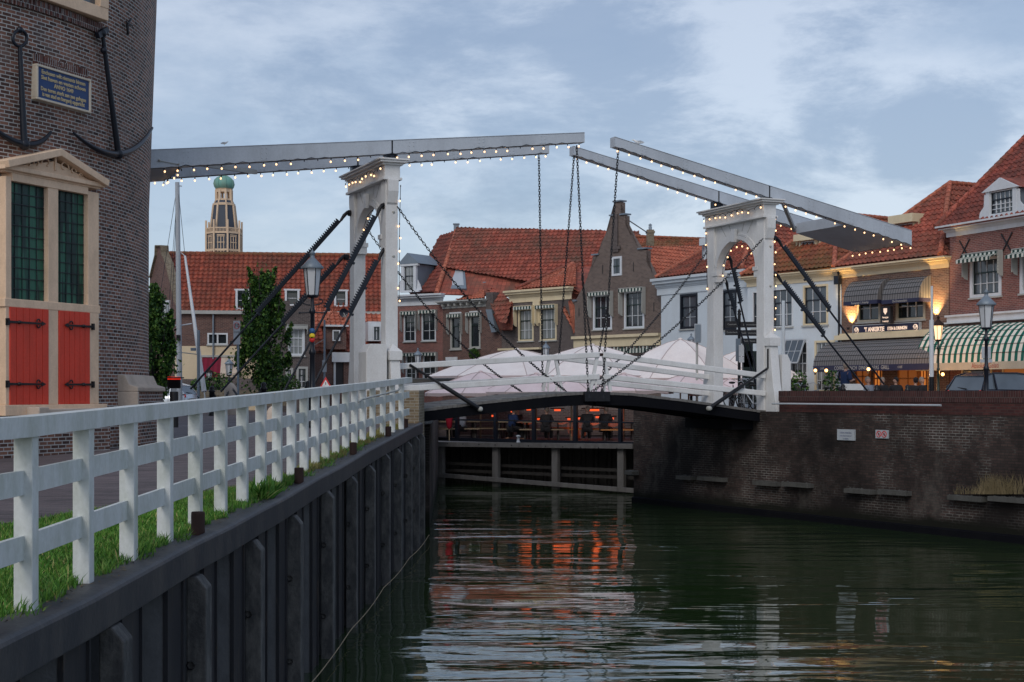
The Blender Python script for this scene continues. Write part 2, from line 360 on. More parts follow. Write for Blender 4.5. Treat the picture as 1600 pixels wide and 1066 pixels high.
def wmix(f,a,b,mode='MIX'):
    m=wn('ShaderNodeMix',data_type='RGBA',blend_type=mode)
    for k,q in ((0,f),(6,a),(7,b)):
        if isinstance(q,(int,float)): m.inputs[k].default_value=q
        elif isinstance(q,tuple): m.inputs[k].default_value=q+(1,)
        else: nt.links.new(q,m.inputs[k])
    return m.outputs[2]
def bank(azd,eld,rad,amp):   # a cloud bank centred on a compass direction (degrees), soft edged
    a_,e_=math.radians(azd),math.radians(eld); d=wn('ShaderNodeVectorMath',operation='DOT_PRODUCT'); nt.links.new(tc.outputs['Generated'],d.inputs[0]); d.inputs[1].default_value=(math.sin(a_)*math.cos(e_),math.cos(a_)*math.cos(e_),math.sin(e_))
    m=wn('ShaderNodeMapRange',interpolation_type='SMOOTHSTEP'); m.inputs['From Min'].default_value=math.cos(math.radians(rad)); m.inputs['From Max'].default_value=1; m.inputs['To Min'].default_value=0; m.inputs['To Max'].default_value=amp; nt.links.new(d.outputs['Value'],m.inputs['Value']); return m.outputs[0]
def total(src,banks):
    for b_ in banks: src=wm('ADD',src,bank(*b_))
    return src
S=srgb
base=wr(el,[(0.,S(176,189,208)),(.09,S(166,181,202)),(.20,S(152,166,187)),(.32,S(142,155,177)),(.8,S(147,160,182))],False)
light=total(wnoise(3.3,11,.62,(3.1,.7,0),.15),[(8.7,12.9,10.,.11),(13.,10.3,9.,.10),(-2.5,12.5,8.,.07),(8.,6.8,7.5,.07),(17,7,8,.08)])
dark=total(wnoise(5.0,11,.66,(7.3,2.2,1.),.2),[(16.2,9.,3.0,.22),(18,13.8,9.,.13),(4.6,13.6,4.2,.14),(2.5,10.3,6.,.12),(-6,14.5,8.,.10),(12.2,12,2.6,.13),(10,9.3,4,.09)])
lm=wr(light,[(.45,(0,0,0)),(.74,(1,1,1))]); dm_=wr(dark,[(.50,(0,0,0)),(.74,(1,1,1))])
c=wmix(wmix(1.,lm,(.80,.80,.80),'MULTIPLY'),base,S(203,209,220)); c=wmix(wmix(1.,dm_,(.85,.85,.85),'MULTIPLY'),c,S(128,143,168))
nt.links.new(c,bg2.inputs[0]); bg2.inputs[1].default_value=.84
nt.links.new(bg.outputs[0],ad.inputs[0]); nt.links.new(bg2.outputs[0],ad.inputs[1]); nt.links.new(ad.outputs[0],wo.inputs[0])
sl=bpy.data.lights.new('sun','SUN'); sl.energy=.9; sl.angle=math.radians(25); sl.color=(1,.93,.85); so=bpy.data.objects.new('sun',sl); COL.objects.link(so)
sd=V((math.sin(SUN_AZ)*math.cos(SUN_EL),math.cos(SUN_AZ)*math.cos(SUN_EL),math.sin(SUN_EL)))   # direction towards the sun
so.rotation_euler=sd.to_track_quat('Z','Y').to_euler()
cam=bpy.data.cameras.new('camera'); cam.sensor_width=36; cam.lens=36*F/1600; cam.shift_y=(HY-533)/1600; cam.clip_start=.5; cam.clip_end=3000
co=bpy.data.objects.new('camera',cam); COL.objects.link(co); co.location=CAM; co.rotation_euler=(math.pi/2,0,0); sc.camera=co
sc.view_settings.view_transform='Standard'; sc.view_settings.look='None'; sc.view_settings.exposure=0
# ============================================================ water
t=NT('water'); m1=t.map(t.uv(),'Object',(.30,1.15,1)); na=t.n('ShaderNodeTexNoise'); na.inputs['Scale'].default_value=1.0; na.inputs['Detail'].default_value=2.; na.inputs['Roughness'].default_value=.42; na.inputs['Distortion'].default_value=.3; t.l(m1,0,na,0)
m2=t.map(t.uv(),'Object',(1.3,4.5,1)); nb=t.n('ShaderNodeTexNoise'); nb.inputs['Scale'].default_value=1.0; nb.inputs['Detail'].default_value=2; t.l(m2,0,nb,0)
m3=t.map(t.uv(),'Object',(.12,.16,1)); nc=t.n('ShaderNodeTexNoise'); nc.inputs['Scale'].default_value=1.0; nc.inputs['Detail'].default_value=2; t.l(m3,0,nc,0); rc=t.ramp(nc,0,[(.38,.12),(.62,1.)])
sm=t.n('ShaderNodeMath',operation='MULTIPLY_ADD'); t.l(nb,0,sm,0); sm.inputs[1].default_value=.10; t.l(na,0,sm,2)
sm2=t.n('ShaderNodeMath',operation='MULTIPLY'); t.l(sm,0,sm2,0); t.l(rc,0,sm2,1)
t.bump(sm2,0,1.0,.085); t.b.inputs['Base Color'].default_value=(.017,.034,.011,1); t.setp(.025,0,.5); t.b.inputs['IOR'].default_value=2.1
mb=MB(); mb.poly([(-60,-40,0),(120,-40,0),(120,150,0),(-60,150,0)]); struct(mb.build('canal_water','water'))
# ============================================================ left quay ground
QE=[(-2.78,-14),(-2.78,5),(-2.76,8),(-2.70,14),(-2.64,20),(-2.52,27),(-2.38,32),(-2.25,36.4)]     # outer edge of the steel cap
ZG=[(-14,-1.40),(9,-1.37),(17.7,-1.25),(22.7,-1.14),(29,-.98),(34.5,-.84),(40,-.72),(60,-.95),(400,-1.1)]
ZGL=[(-14,-1.40),(20,-1.36),(36,-1.28),(50,-1.15),(70,-1.1),(400,-1.1)]
def lin(tab,y):
    for (a,va),(b,vb) in zip(tab,tab[1:]):
        if y<=b: f=max(0,(y-a)/(b-a)); return va+(vb-va)*f
    return tab[-1][1]
def edgex(y):
    return lin([(b,a) for a,b in QE]+[(60,-3.3)],y)
def gz(x,y):   # ground height of the left quay
    f=min(1,max(0,(-3.2-x)/6)); return E+lin(ZG,y)*(1-f)+lin(ZGL,y)*f
t=brick('pavers',(.15,.115,.12),(.085,.07,.075),(.055,.05,.048),.21,.07,.007,dark=(.05,.045,.045),damt=.5,dscale=.35,bump=.6); t.setp(.75)
ns=t.noise(1.,5,.75,stretch=(.9,7,1)); vs_=t.ramp(ns,0,[(.35,.45),(.65,1.6)]); lk=[l for l in t.t.links if l.to_socket==t.b.inputs['Base Color']][0].from_socket; mx=t.n('ShaderNodeMix',data_type='RGBA',blend_type='MULTIPLY'); mx.inputs[0].default_value=1; t.t.links.new(lk,mx.inputs[6]); t.l(vs_,0,mx,7); t.l(mx,2,t.b,'Base Color')
ys=[-14,-5,0,5,8,10,12,14,16,18,20,22,24,27,29,32,34.5,36.3]; mb=MB()
yl=ys+[40,46,55,70,90,130,400]
rows=[]
for y in yl:
    x0=edgex(y)-.28 if y<=36.3 else (-2.5 if y<41 else -3.6)
    rows.append([V((x,y,gz(x,y))) for x in (x0,x0-.5,-3.9,-5,-6.5,-8,-9.5,-14,-30,-80,-400)])
for a,b in zip(rows,rows[1:]):
    for i in range(len(a)-1): mb.poly([a[i+1],a[i],b[i],b[i+1]])
mb.poly([(-400,400,E-1.1),(-3.6,400,E-1.1),(-3.6,900,E-1.1),(-400,900,E-1.1)]); mb.poly([(-3.6,66,E-1.1),(400,66,E-1.1),(400,900,E-1.1),(-3.6,900,E-1.1)])
struct(mb.build('street_ground','pavers'))
# grass verge : soil sheet and blades
t=NT('soil'); n=t.noise(9,5,.7); m=t.mix((n,0),(.012,.03,.006),(.05,.11,.02)); t.l(m,2,t.b,'Base Color'); t.setp(.95,0,.1)
def lawn_left(y): return lin([(5,-9.5),(9,-8),(12,-6.3),(14.5,-5.0),(16.5,-4.1),(18.3,-3.45),(20,-3.2),(37,-2.95)],y)
mb=MB(); yy=np.arange(4,36.1,.5)
for a,b in zip(yy,yy[1:]):
    A=(edgex(a)-.27,lawn_left(a)); B=(edgex(b)-.27,lawn_left(b))
    mb.poly([(A[1],a,gz(A[1],a)+.012),(A[0],a,gz(A[0],a)+.012),(B[0],b,gz(B[0],b)+.012),(B[1],b,gz(B[1],b)+.012)])
struct(mb.build('grass_verge','soil'))
t=NT('grass_blade'); g=t.n('ShaderNodeNewGeometry'); r=t.n('ShaderNodeValToRGB'); e=r.color_ramp.elements; e.new(.5); e.new(.9)
for el_,(p,cc) in zip(e,((0,(.035,.12,.012)),(.5,(.075,.22,.025)),(.86,(.15,.29,.045)),(1,(.34,.30,.12)))): el_.position=p; el_.color=cc+(1,)
t.l(g,'Random Per Island',r,0); n=t.noise(.9,3,.6); m=t.mix((n,0),.15,1.75); mm=t.mix(1.,(r,0),(m,2),'MULTIPLY'); t.l(mm,2,t.b,'Base Color'); t.setp(.6,0,.3)
def blades(name,N,yr,hf,label,mat='grass_blade',dry=None,dens=None):
    y=yr[0]+(yr[1]-yr[0])*RNG.random(N)**1.25; xr=np.array([edgex(q) for q in y])-.25+.05*np.sin(y*3.1)*np.sin(y*7.7)+RNG.normal(0,.018,N); xl=np.array([lawn_left(q) for q in y]); f=RNG.random(N); x=xr+(xl-xr)*f
    if dens is not None:
        k=RNG.random(N)<dens(x,y,xr); x,y=x[k],y[k]; N=len(x)
    z=np.array([gz(a,b) for a,b in zip(x,y)]); h=hf(x,y,N); a=RNG.random(N)*math.pi; wd=.0022+.0028*RNG.random(N)+y*.00012; lx=RNG.normal(0,.35,N)*h; ly=RNG.normal(0,.35,N)*h
    p=np.stack([x,y,z],1); dx=np.stack([np.cos(a)*wd,np.sin(a)*wd,0*a],1); mid=p+np.stack([lx*.35,ly*.35,h*.6],1); tip=p+np.stack([lx,ly,h],1)
    vs=np.stack([p-dx,p+dx,mid+dx*.8,mid-dx*.8,tip],1).reshape(-1,3); i=np.arange(N)*5
    q=np.concatenate([np.stack([i,i+1,i+2],1),np.stack([i,i+2,i+3],1),np.stack([i+3,i+2,i+4],1)])
    o=npmesh(name,vs,q,mat); tag(o,label,'grass',kind='stuff'); return o
blades('grass',210000,(6.5,19.5),lambda x,y,N:(.018+.035*RNG.random(N))*(1+.6*np.sin(x*2.3+y*.9)*np.sin(y*1.7-x))+.05*(RNG.random(N)**8)+np.where(x>-3.25,.05*RNG.random(N),0),'short bright green grass on the verge under the white fence')
NTd=NT('grass_dry'); NTd.b.inputs['Base Color'].default_value=(.22,.20,.06,1); NTd.setp(.8)
blades('grass_patches',9000,(18,35),lambda x,y,N:.03+.08*RNG.random(N),'sparse yellowing grass tufts between the fence posts and the steel cap','grass_dry',dens=lambda x,y,xr:np.where(np.sin(y*2.1)+np.sin(y*5.3+1)>-.3,.8,.15))
blades('grass_patches',7000,(18,30),lambda x,y,N:.03+.08*RNG.random(N),'sparse green grass tufts at the foot of the far fence posts',dens=lambda x,y,xr:np.where(np.sin(y*1.7)+np.sin(y*4.1+2)>.1,.8,.1))
# leafy weed by the fence
mb=MB(); wc=V((-2.93,17.2,gz(-2.93,17.2)))
for i in range(260):
    a=random.random()*6.28; l=.1+.22*random.random(); r=random.random()*.22; p=wc+V((math.cos(a)*r*.7,math.sin(a)*r*2.4,0)); d=V((random.gauss(0,.5),random.gauss(0,.5),.8)).normalized()*l; s=V((math.cos(a),math.sin(a),0))*.016
    mb.add([p-s*.3,p+s*.3,p+d*.55+s,p+d*.55-s,p+d+V((0,0,-.02))],[(0,1,2,3),(3,2,4)])
tag(mb.build('weed','grass_blade'),'leafy green weed clump growing between the fence and the steel quay cap','plant')
paint('straw0',(.16,.12,.06),(.08,.05,.03),.6,.9)
# ============================================================ steel quay cap, sheet piling, fenders
root=thing('quay_wall','dark steel sheet pile quay wall with a rounded cap beam along the left bank','quay wall',(-2.6,20,0))
mb=MB(); prof=[(-.30,-.012),(-.08,-.012),(-.075,.0),(-.055,.010),(-.01,.010),(.012,.006),(.030,-.008),(.040,-.028),(.040,-.05),(.036,-.245),(.030,-.255),(-.02,-.258),(-.06,-.275),(-.30,-.275)]
yy=[-14,5,6.5,8,9.5,11,12.5,14,15.5,17,18.5,20,22,24,26,28,30,32,34,36.4]; vs=[]
for y in yy:
    x=edgex(y); z=E+lin(ZG,y)+.03+.006*math.sin(y*1.7); vs+= [(x+a+.01*math.sin(y*.9),y,z+b) for a,b in prof]
k=len(prof); mb.add(vs,[(i*k+j,(i+1)*k+j,(i+1)*k+(j+1)%k,i*k+(j+1)%k)[::-1] for i in range(len(yy)-1) for j in range(k)],False)
mb.poly(vs[-k:]); mb.build('cap_beam','steel_dark',root)
t=NT('pile_steel'); n=t.noise(3,6,.75,stretch=(1,1,.25)); m=t.mix((n,0),(.006,.008,.013),(.040,.040,.046)); n2=t.noise(9,5,.8,stretch=(1,1,.12)); r=t.ramp(n2,0,[(.56,0.),(.72,.8)]); m2=t.mix((r,0),(m,2),(.10,.075,.055)); t.l(m2,2,t.b,'Base Color'); t.setp(.5,0,.35); t.bump(n2,0,.3,.01)
mb=MB(); pit=1.32; pts=[]; y=-13.9
while y<36.2:
    for dx,dy in ((-.40,0),(-.40,.38),(-.04,.56),(-.04,1.10),(-.40,1.32)): pts.append((edgex(min(y+dy,36.4))+dx,y+dy))
    y+=pit
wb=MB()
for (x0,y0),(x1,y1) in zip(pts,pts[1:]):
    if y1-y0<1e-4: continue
    zt=E+lin(ZG,y0)-.21; (wb if x1-x0>.2 else mb).poly([(x0,y0,-.8),(x1,y1,-.8),(x1,y1,zt),(x0,y0,zt)][::-1])  # webs turned to the camera go to the mesh with painted highlight
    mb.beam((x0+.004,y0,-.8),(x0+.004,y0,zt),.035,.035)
wb.build('pile_web','pile_lit',mb.build('sheet_piling','pile_steel',root))
fy=[-5.6,-3,-.4,2.2,4.9,7.5,10.1,12.66,15.25,17.9,20.8,23.5,26.1,28.6,30.8,33,34.8,36.2]
fm=None
for i,y in enumerate(fy):
    x=edgex(y)+.005; zt=E+lin(ZG,y)-.235+random.uniform(-.03,.02); f=MB(); h=.15
    f.prism([(x-.06,y-h,-.7),(x+.11,y-h,-.7),(x+.11,y-h,zt-.10),(x+.03,y-h,zt),(x-.06,y-h,zt)][::-1],(0,.24,0))
    o=f.build('fender_post','fender_wood',root,bevel=.012)
    for dz in (.75,1.75):
        b=MB(); b.lathe((x-.02,y-h-.012,zt-dz),[(0.0001,-.035),(.03,-.035),(.034,0),(.04,.02)],6,ax=((1,0,0),(0,0,1),(0,-1,0))); b.build('bolt','black_iron',o)
ro=MB(); rp=[]
for i in range(60):
    y=8+i*.5; x=edgex(min(y,36.3))+.17; rp.append((x,min(y,37),.16-.05*abs(math.sin(i*.33))))
ro.tube(rp,.008,6); tag(ro.build('mooring_rope','pale_wood'),'thin pale rope slung along the fenders just above the water','rope')
mb=MB(); 
for i,(px,yb) in enumerate([(15,1000),(350,826),(493,749),(572,708),(622,683),(644,673)]):
    yz=(9.0,13.3,19.2,24.9,30.4,33.9)[i]; 
    if i==0: yz=8.05
    x=edgex(yz)-.13; z=E+lin(ZG,yz); b=MB(); r=.062; 
    b.lathe((x,yz,z),[(r,-.05),(r,.21),(r*.93,.225),(.0001,.228)],20)
    o=b.build('pipe_stub','rust')
    lab=['rusty steel pipe stub on the quay cap, nearest the camera at the left edge','second nearest rusty steel pipe stub on the quay cap','third rusty pipe stub, beside the leafy weed on the quay cap','fourth rusty pipe stub on the cap, where the grass yellows','second farthest rusty pipe stub on the quay cap','farthest rusty pipe stub, below the end of the white fence'][i]
    tag(o,lab,'pipe stub','pipe stubs on the quay cap')
mb=MB()
for i in range(700):
    y=6.5+random.random()**1.3*24; x=edgex(y)-.24+abs(random.gauss(0,.07)); z=E+lin(ZG,y)+.022; a=random.random()*6.28; l=random.uniform(.008,.03); d=V((math.cos(a),math.sin(a),random.uniform(0,.4))).normalized()*l; e_=V((-math.sin(a),math.cos(a),.1))*l*.35; p_=V((x,y,z))
    mb.poly([p_-d,p_+e_,p_+d,p_-e_])
o=mb.build('leaf_litter','straw0'); tag(o,'dry leaf litter and grass clippings lying on the steel quay cap','leaf litter',kind='stuff')
mb=MB()
for y in (7.3,8.9,11.6,12.9,15.9,18.1,20.4,22.3,25.9):
    x0=edgex(y)-.2; z0=E+lin(ZG,y)
    for i in range(26):
        p_=V((x0+random.gauss(0,.05),y+random.gauss(0,.12),z0)); h=random.uniform(.05,.17); d=V((random.gauss(.25,.3),random.gauss(0,.3),1)).normalized()*h; s_=V((1,0,0))*.004
        mb.add([p_-s_,p_+s_,p_+d*.6+s_,p_+d*.6-s_,p_+d+V((.02,0,-.015))],[(0,1,2,3),(3,2,4)])
tag(mb.build('weeds','grass_blade'),'small weeds and grass tufts rooted along the edge of the steel quay cap','weeds',kind='stuff')
# ============================================================ white fence
root=thing('fence','long white painted post and rail fence along the left quay','fence',(-3,20,gz(-3,20)))
FX=[(-14,-3.0),(24,-3.0),(29,-2.88),(34.5,-2.42)]
fx=lambda y: lin(FX,y)
ftz=lambda y: E+lin([(-14,-.16),(9,-.16),(17.7,-.03),(22.7,.055),(29,.17),(34.5,.33)],y)
yb=6.66; k=0; Y=[]
while yb<34.6: Y.append(yb); yb+=1.215
for y in Y:
    p=MB(); x=fx(y); g=gz(x,y); zt=ftz(y)-.115; p.box((x,y,(g-.1+zt)/2),(.118,.12,zt-g+.1)); p.build('post','fence_white',root,bevel=.006)
ry=[4.5,9,13,17.7,22.7,26,29,32,34.62]
def rail(z0,h,wd,dx,nm):
    r=MB()
    for a,b in zip(ry,ry[1:]):
        pa=V((fx(a)+dx,a,ftz(a)+z0)); pb=V((fx(b)+dx,b,ftz(b)+z0)); r.add([pa+V((-wd/2,0,-h/2)),pa+V((wd/2,0,-h/2)),pa+V((wd/2,0,h/2)),pa+V((-wd/2,0,h/2)),pb+V((-wd/2,0,-h/2)),pb+V((wd/2,0,-h/2)),pb+V((wd/2,0,h/2)),pb+V((-wd/2,0,h/2))],
          [(0,1,5,4),(1,2,6,5),(2,3,7,6),(3,0,4,7)])
        if b==ry[-1]: r.add([pb+V((sx_*wd/2,0,sz_*h/2)) for sx_,sz_ in ((-1,-1),(1,-1),(1,1),(-1,1))],[(3,2,1,0)][::1])
        if a==ry[0]: r.add([pa+V((sx_*wd/2,0,sz_*h/2)) for sx_,sz_ in ((-1,-1),(1,-1),(1,1),(-1,1))],[(0,1,2,3)])
    return r.build(nm,'fence_white',root)
rail(-.055,.125,.15,0,'top_rail'); rail(-.40,.15,.035,-.01,'rail'); rail(-.80,.15,.035,-.01,'rail')
hb=MB(); hb.tube([at(560,628,26.3),at(566,624,26.5),at(622,610,32.2),at(625,606,32.4)],.02,8); tag(hb.build('barrier_bar','trim_grey'),'slim grey bar fixed along the far end of the white fence','bar')
# ============================================================ round brick tower
R0=9.5; TC=V((-18.3,34.7,0))
t=NT('brick_round')
def trad(z):  # z relative to eye
    return R0+lin([(-2,.0),(-1.3,.0),(.2,-.03),(1.2,-.05),(4.5,-.04),(7,.05),(10,.16),(16,.3)],z)
root=thing('brick_tower','massive round brick tower with red doors at the left edge','tower',(TC.x,TC.y,E-1.3))
mb=MB(); prf=[-1.6,-1.0,-.3,.2,.7,1.5,2.5,3.5,4.5,5.5,6.5,7.5,8.5,9.5,11,13,16]; N=160; vs=[]; fs=[]; uvs={}
for i,z in enumerate(prf):
    for k in range(N+1):
        a=-math.pi+2*math.pi*k/N; r=trad(z); vs.append((TC.x+math.cos(a)*r,TC.y+math.sin(a)*r,E+z))
for i in range(len(prf)-1):
    for k in range(N):
        uvs[len(fs)]=[((-math.pi+2*math.pi*q/N)*R0,prf[j]+E) for q,j in ((k,i),(k+1,i),(k+1,i+1),(k,i+1))]; fs.append((i*(N+1)+k,i*(N+1)+k+1,(i+1)*(N+1)+k+1,(i+1)*(N+1)+k))
mb.add(vs,fs,True); mb.uvs=uvs; mb.build('wall','brick_tower',root)
rf=MB(); rf.lathe((TC.x,TC.y,E+16),[(R0+.6,-.2),(R0+.6,.2),(5,5),(.01,7)],64); rf.build('roof','slate',root)
def tower_hit(px,py,off=0.):
    r=ray(px,py); z=0; 
    for _ in range(8):
        R=trad(z)+off; d=V((r.x,r.y)); c=V((TC.x,TC.y)); b=d.dot(c); q=b*b-d.dot(d)*(c.dot(c)-R*R); s=(b-math.sqrt(max(q,0)))/d.dot(d); z=r.z*s
    return CAM+r*s
class TF(Fr):   # flat frame tangent to the tower at a pixel column
    def __init__(s,px,py,proud=.0):
        p=tower_hit(px,py); n=V((p.x-TC.x,p.y-TC.y,0)).normalized(); s.n=n; s.u=V((-n.y,n.x,0)); s.o=V((p.x,p.y,E))+n*proud; s.w=1
T=TF(82,400,.06)
q=lambda x,y,o=0: T.px(x,y,o)
# window frame with pediment
uL,_=q(9,460,.1); uR,_=q(154,460,.1); z_s=q(85,478)[1]; z_h=q(85,292)[1]; z_b=q(85,632)[1]; um1,um2=q(75,400,.1)[0],q(91,400,.1)[0]; gl0,gl1=q(18,400,.1)[0],q(137,400,.1)[0]
wf=MB(); ow=.10
wf_parts=[(uL,gl0,z_b,z_h+.02),(um1,um2,z_b,z_h),(gl1,uR,z_b,z_h+.02),(uL-.04,uR+.04,z_s-.10,z_s+.07),(gl0,gl1,z_h-.06,z_h+.10),(uL-.04,uR+.04,z_h+.10,z_h+.22),(uL-.05,uR+.25,z_b-.22,z_b)]
for i,(a,b,c_,d) in enumerate(wf_parts): T.box(wf,a,b,-.5,ow+.006*i,c_,d)
win=wf.build('window','cream_stone',root,bevel=.012)
pd=MB(); zb=z_h+.20; um=(uL+uR)/2; za=q(97,243)[1]; e0=uL-.14; e1=uR+.10
pd.prism([T.P(uL,-.4,zb),T.P(uR,-.4,zb),T.P(um,-.4,za-.18)],T.n*(.4+.12))
for a,b in ((T.P(e0,.06,zb+.03),T.P(um+.02,.06,za)),(T.P(um-.02,.062,za),T.P(e1,.062,zb+.03))): pd.beam(a,b,.50,.15)
T.box(pd,e0,e1,-.3,.21,zb-.06,zb+.035)
pd.build('pediment','cream_stone',win,bevel=.015)
sw=MB()
for sg in (-1,1):
    for rr,u0,z0 in ((.16,.26,.17),(.10,.55,.13),(.06,.78,.08)):
        sw.tube([T.P(um+sg*(u0+rr*(1-.08*k)*math.cos(k*.42)),.135,zb+z0+.04+rr*(1-.08*k)*math.sin(k*.42)) for k in range(12)],.018,6)
sw.tube([T.P(um,.135,zb+.12),T.P(um,.135,zb+.42)],.03,6); sw.build('carved_scroll','cream_stone',win)
gz0,gz1=z_s+.07,z_h-.06
for a,b,nx in ((gl0,um1,5),(um2,gl1,5)):
    g=MB(); g.poly([T.P(a,-.025,gz0),T.P(b,-.025,gz0),T.P(b,-.025,gz1),T.P(a,-.025,gz1)]); pn=g.build('pane','glass_green',win)
    g=MB()
    for k in range(nx+1): uu=a+(b-a)*k/nx; g.beam(T.P(uu,-.012,gz0),T.P(uu,-.012,gz1),.012,.012)
    for k in range(12): zz=gz0+(gz1-gz0)*k/11; g.beam(T.P(a,-.008,zz),T.P(b,-.008,zz),.016,.016)
    g.build('lead_bars','blue_black',pn)
for a,b,sg in ((gl0-.07,um1+.0,1),(um2-.0,gl1+.05,-1)):
    d=MB(); n=6; zt=z_s-.10; z0=z_b+.0; wd=(b-a)/n
    for k in range(n): T.box(d,a+k*wd+.006,a+(k+1)*wd-.006,.0,.125,z0+.004*k%.01,zt)
    T.box(d,a+.01,b-.01,-.05,.112,z0,zt)
    dr=d.build('door','door_red',root,bevel=.004)
    for zh in (zt-.30,z0+.42):
        h=MB(); s0=a-.10 if sg>0 else b+.10; s1=s0+sg*(b-a)*.98
        h.beam(T.P(s0,.15,zh),T.P(s1-sg*.1,.15,zh),.02,.05,.02,.035,up=(0,0,1))
        h.prism([T.P(s1,.15,zh),T.P(s1-sg*.13,.15,zh+.05),T.P(s1-sg*.13,.15,zh-.05)],T.n*.015); h.sphere(T.P(s0+sg*.34,.15,zh),.055,8,6,(1,1,.7)); T.box(h,min(s0,s0+sg*.05),max(s0,s0+sg*.05),.1,.17,zh-.07,zh+.07)
        for up in (-1,1): h.tube([T.P(s1-sg*(.22+.05*math.cos(k*.6)),.155,zh+up*(.03+.06*math.sin(k*.6))) for k in range(6)],.014,6)
        h.build('hinge','black_iron',dr)
# plinth, ledge stones, buttress
pl=MB(); 
for (px0,px1,y0,y1,o) in ((-200,157,643,720,.38),): T.box(pl,T.px(-140,650)[0],T.px(150,650)[0],-.6,o,-1.5,T.px(80,655)[1])
pl.build('plinth','brick_tower',root)
lg=MB(); T.box(lg,T.px(50,650)[0],T.px(150,650)[0],-.4,.42,T.px(80,655)[1]+.002,T.px(80,640)[1]+.02); T.box(lg,T.px(34,650)[0],T.px(50,650)[0],-.4,.45,T.px(40,664)[1],T.px(40,640)[1]+.05); lg.build('ledge','pale_stone',root,bevel=.02)
B=TF(214,650,.0); b=MB(); bu0,bu1=B.px(192,650)[0],B.px(235,650)[0]; zc0,zc1=B.px(214,612)[1],B.px(214,592)[1]
b.hexa([B.P(bu0,.42,-1.5),B.P(bu1,.42,-1.5),B.P(bu1,-.9,-1.5),B.P(bu0,-.9,-1.5),B.P(bu0,.30,zc0),B.P(bu1,.30,zc0),B.P(bu1,-.9,zc0),B.P(bu0,-.9,zc0)]); bt=b.build('buttress','brick_tower',root)
b=MB(); c0,c1=bu0-.06,bu1+.05; b.prism([B.P(c0,-.9,zc0),B.P(c0,.36,zc0),B.P(c0,.36,zc0+.10),B.P(c0,.16,zc0+.16),B.P(c0,.06,zc1+.08),B.P(c0,-.9,zc1+.12)],B.u*(c1-c0))
B.box(b,c0-.02,c0+.10,-.3,.365,-.35,zc0-.002); b.build('buttress_cap','pale_stone',bt,bevel=.02)
# upper window
T2=TF(85,20,.06); u1=T2.px(163,20)[0]; zz=T2.px(160,33)[1]; b=MB(); T2.box(b,u1-3.0,u1,-.5,.12,zz,zz+.26); T2.box(b,u1-.28,u1,-.5,.13,zz+.26,zz+2.6); T2.box(b,u1-3.,u1-2.72,-.5,.13,zz+.26,zz+2.6); T2.box(b,u1-1.6,u1-1.4,-.5,.126,zz+.26,zz+2.6); T2.box(b,u1-3,u1,-.5,.12,zz+2.6,zz+2.9)
ww=b.build('window','cream_stone',root,bevel=.012); b=MB(); b.poly([T2.P(u1-2.72,-.02,zz+.2),T2.P(u1-.28,-.02,zz+.2),T2.P(u1-.28,-.02,zz+2.62),T2.P(u1-2.72,-.02,zz+2.62)]); b.build('pane','glass_blue',ww)
b=MB(); 
for k in range(46):
    uu=u1-3.05+k*.07; o_=T2.P(uu,0,0); dr=V((o_.x-TC.x,o_.y-TC.y,0)).normalized(); z_=zz-.14; p=V((TC.x,TC.y,E+z_))+dr*(trad(z_)+.035)
    b.box(p,(.055,.07,.22),(V((-dr.y,dr.x,0)),dr,V((0,0,1))))
b.build('brick_course','brick_soldier',root)
# soldier course over plaque
PQ=TF(96,140,.05); a0,a1=PQ.px(55,140)[0],PQ.px(140,140)[0]; zt=PQ.px(97,112)[1]; zb_=PQ.px(97,166)[1]
b=MB(); n=int((a1-a0)/.072)
for k in range(n): uu=a0+(k+.5)*(a1-a0)/n; PQ.box(b,uu-.027,uu+.027,-.2,-.03,zt+.015,zt+.22)
b.build('brick_course','brick_soldier',root)
pq=thing('plaque','blue inscription plaque with gold lettering on the tower wall','plaque',PQ.P((a0+a1)/2,0,zb_))
b=MB(); 
for bx in ((a0,a1,zt-.045,zt),(a0,a1,zb_,zb_+.045),(a0,a0+.045,zb_+.045,zt-.045),(a1-.045,a1,zb_+.045,zt-.045)): PQ.box(b,bx[0],bx[1],-.15,.05,bx[2],bx[3])
b.build('frame','plaque_frame',pq,bevel=.008); b=MB(); PQ.box(b,a0+.04,a1-.04,-.15,.015,zb_+.04,zt-.04); b.build('panel','plaque_blue',pq)
um=(a0+a1)/2; H_=zt-zb_; W_=a1-a0
for k,(s_,fz,sx_) in enumerate((('Enchusen wilt niemants binnen',.82,.78),('Siet haven en vesten schoon',.66,.86),('ANNO 1649',.50,.8),('Den toren sterk aan zee gelegen',.34,.76),('is van stad en burgerij opgericht',.19,.72))):
    text('lettering',s_,.118,'gold',pq,PQ.P(um,.02,zb_+H_*fz),PQ.u,(0,0,1),PQ.n,sx=sx_*W_/1.42,bold=.0025)
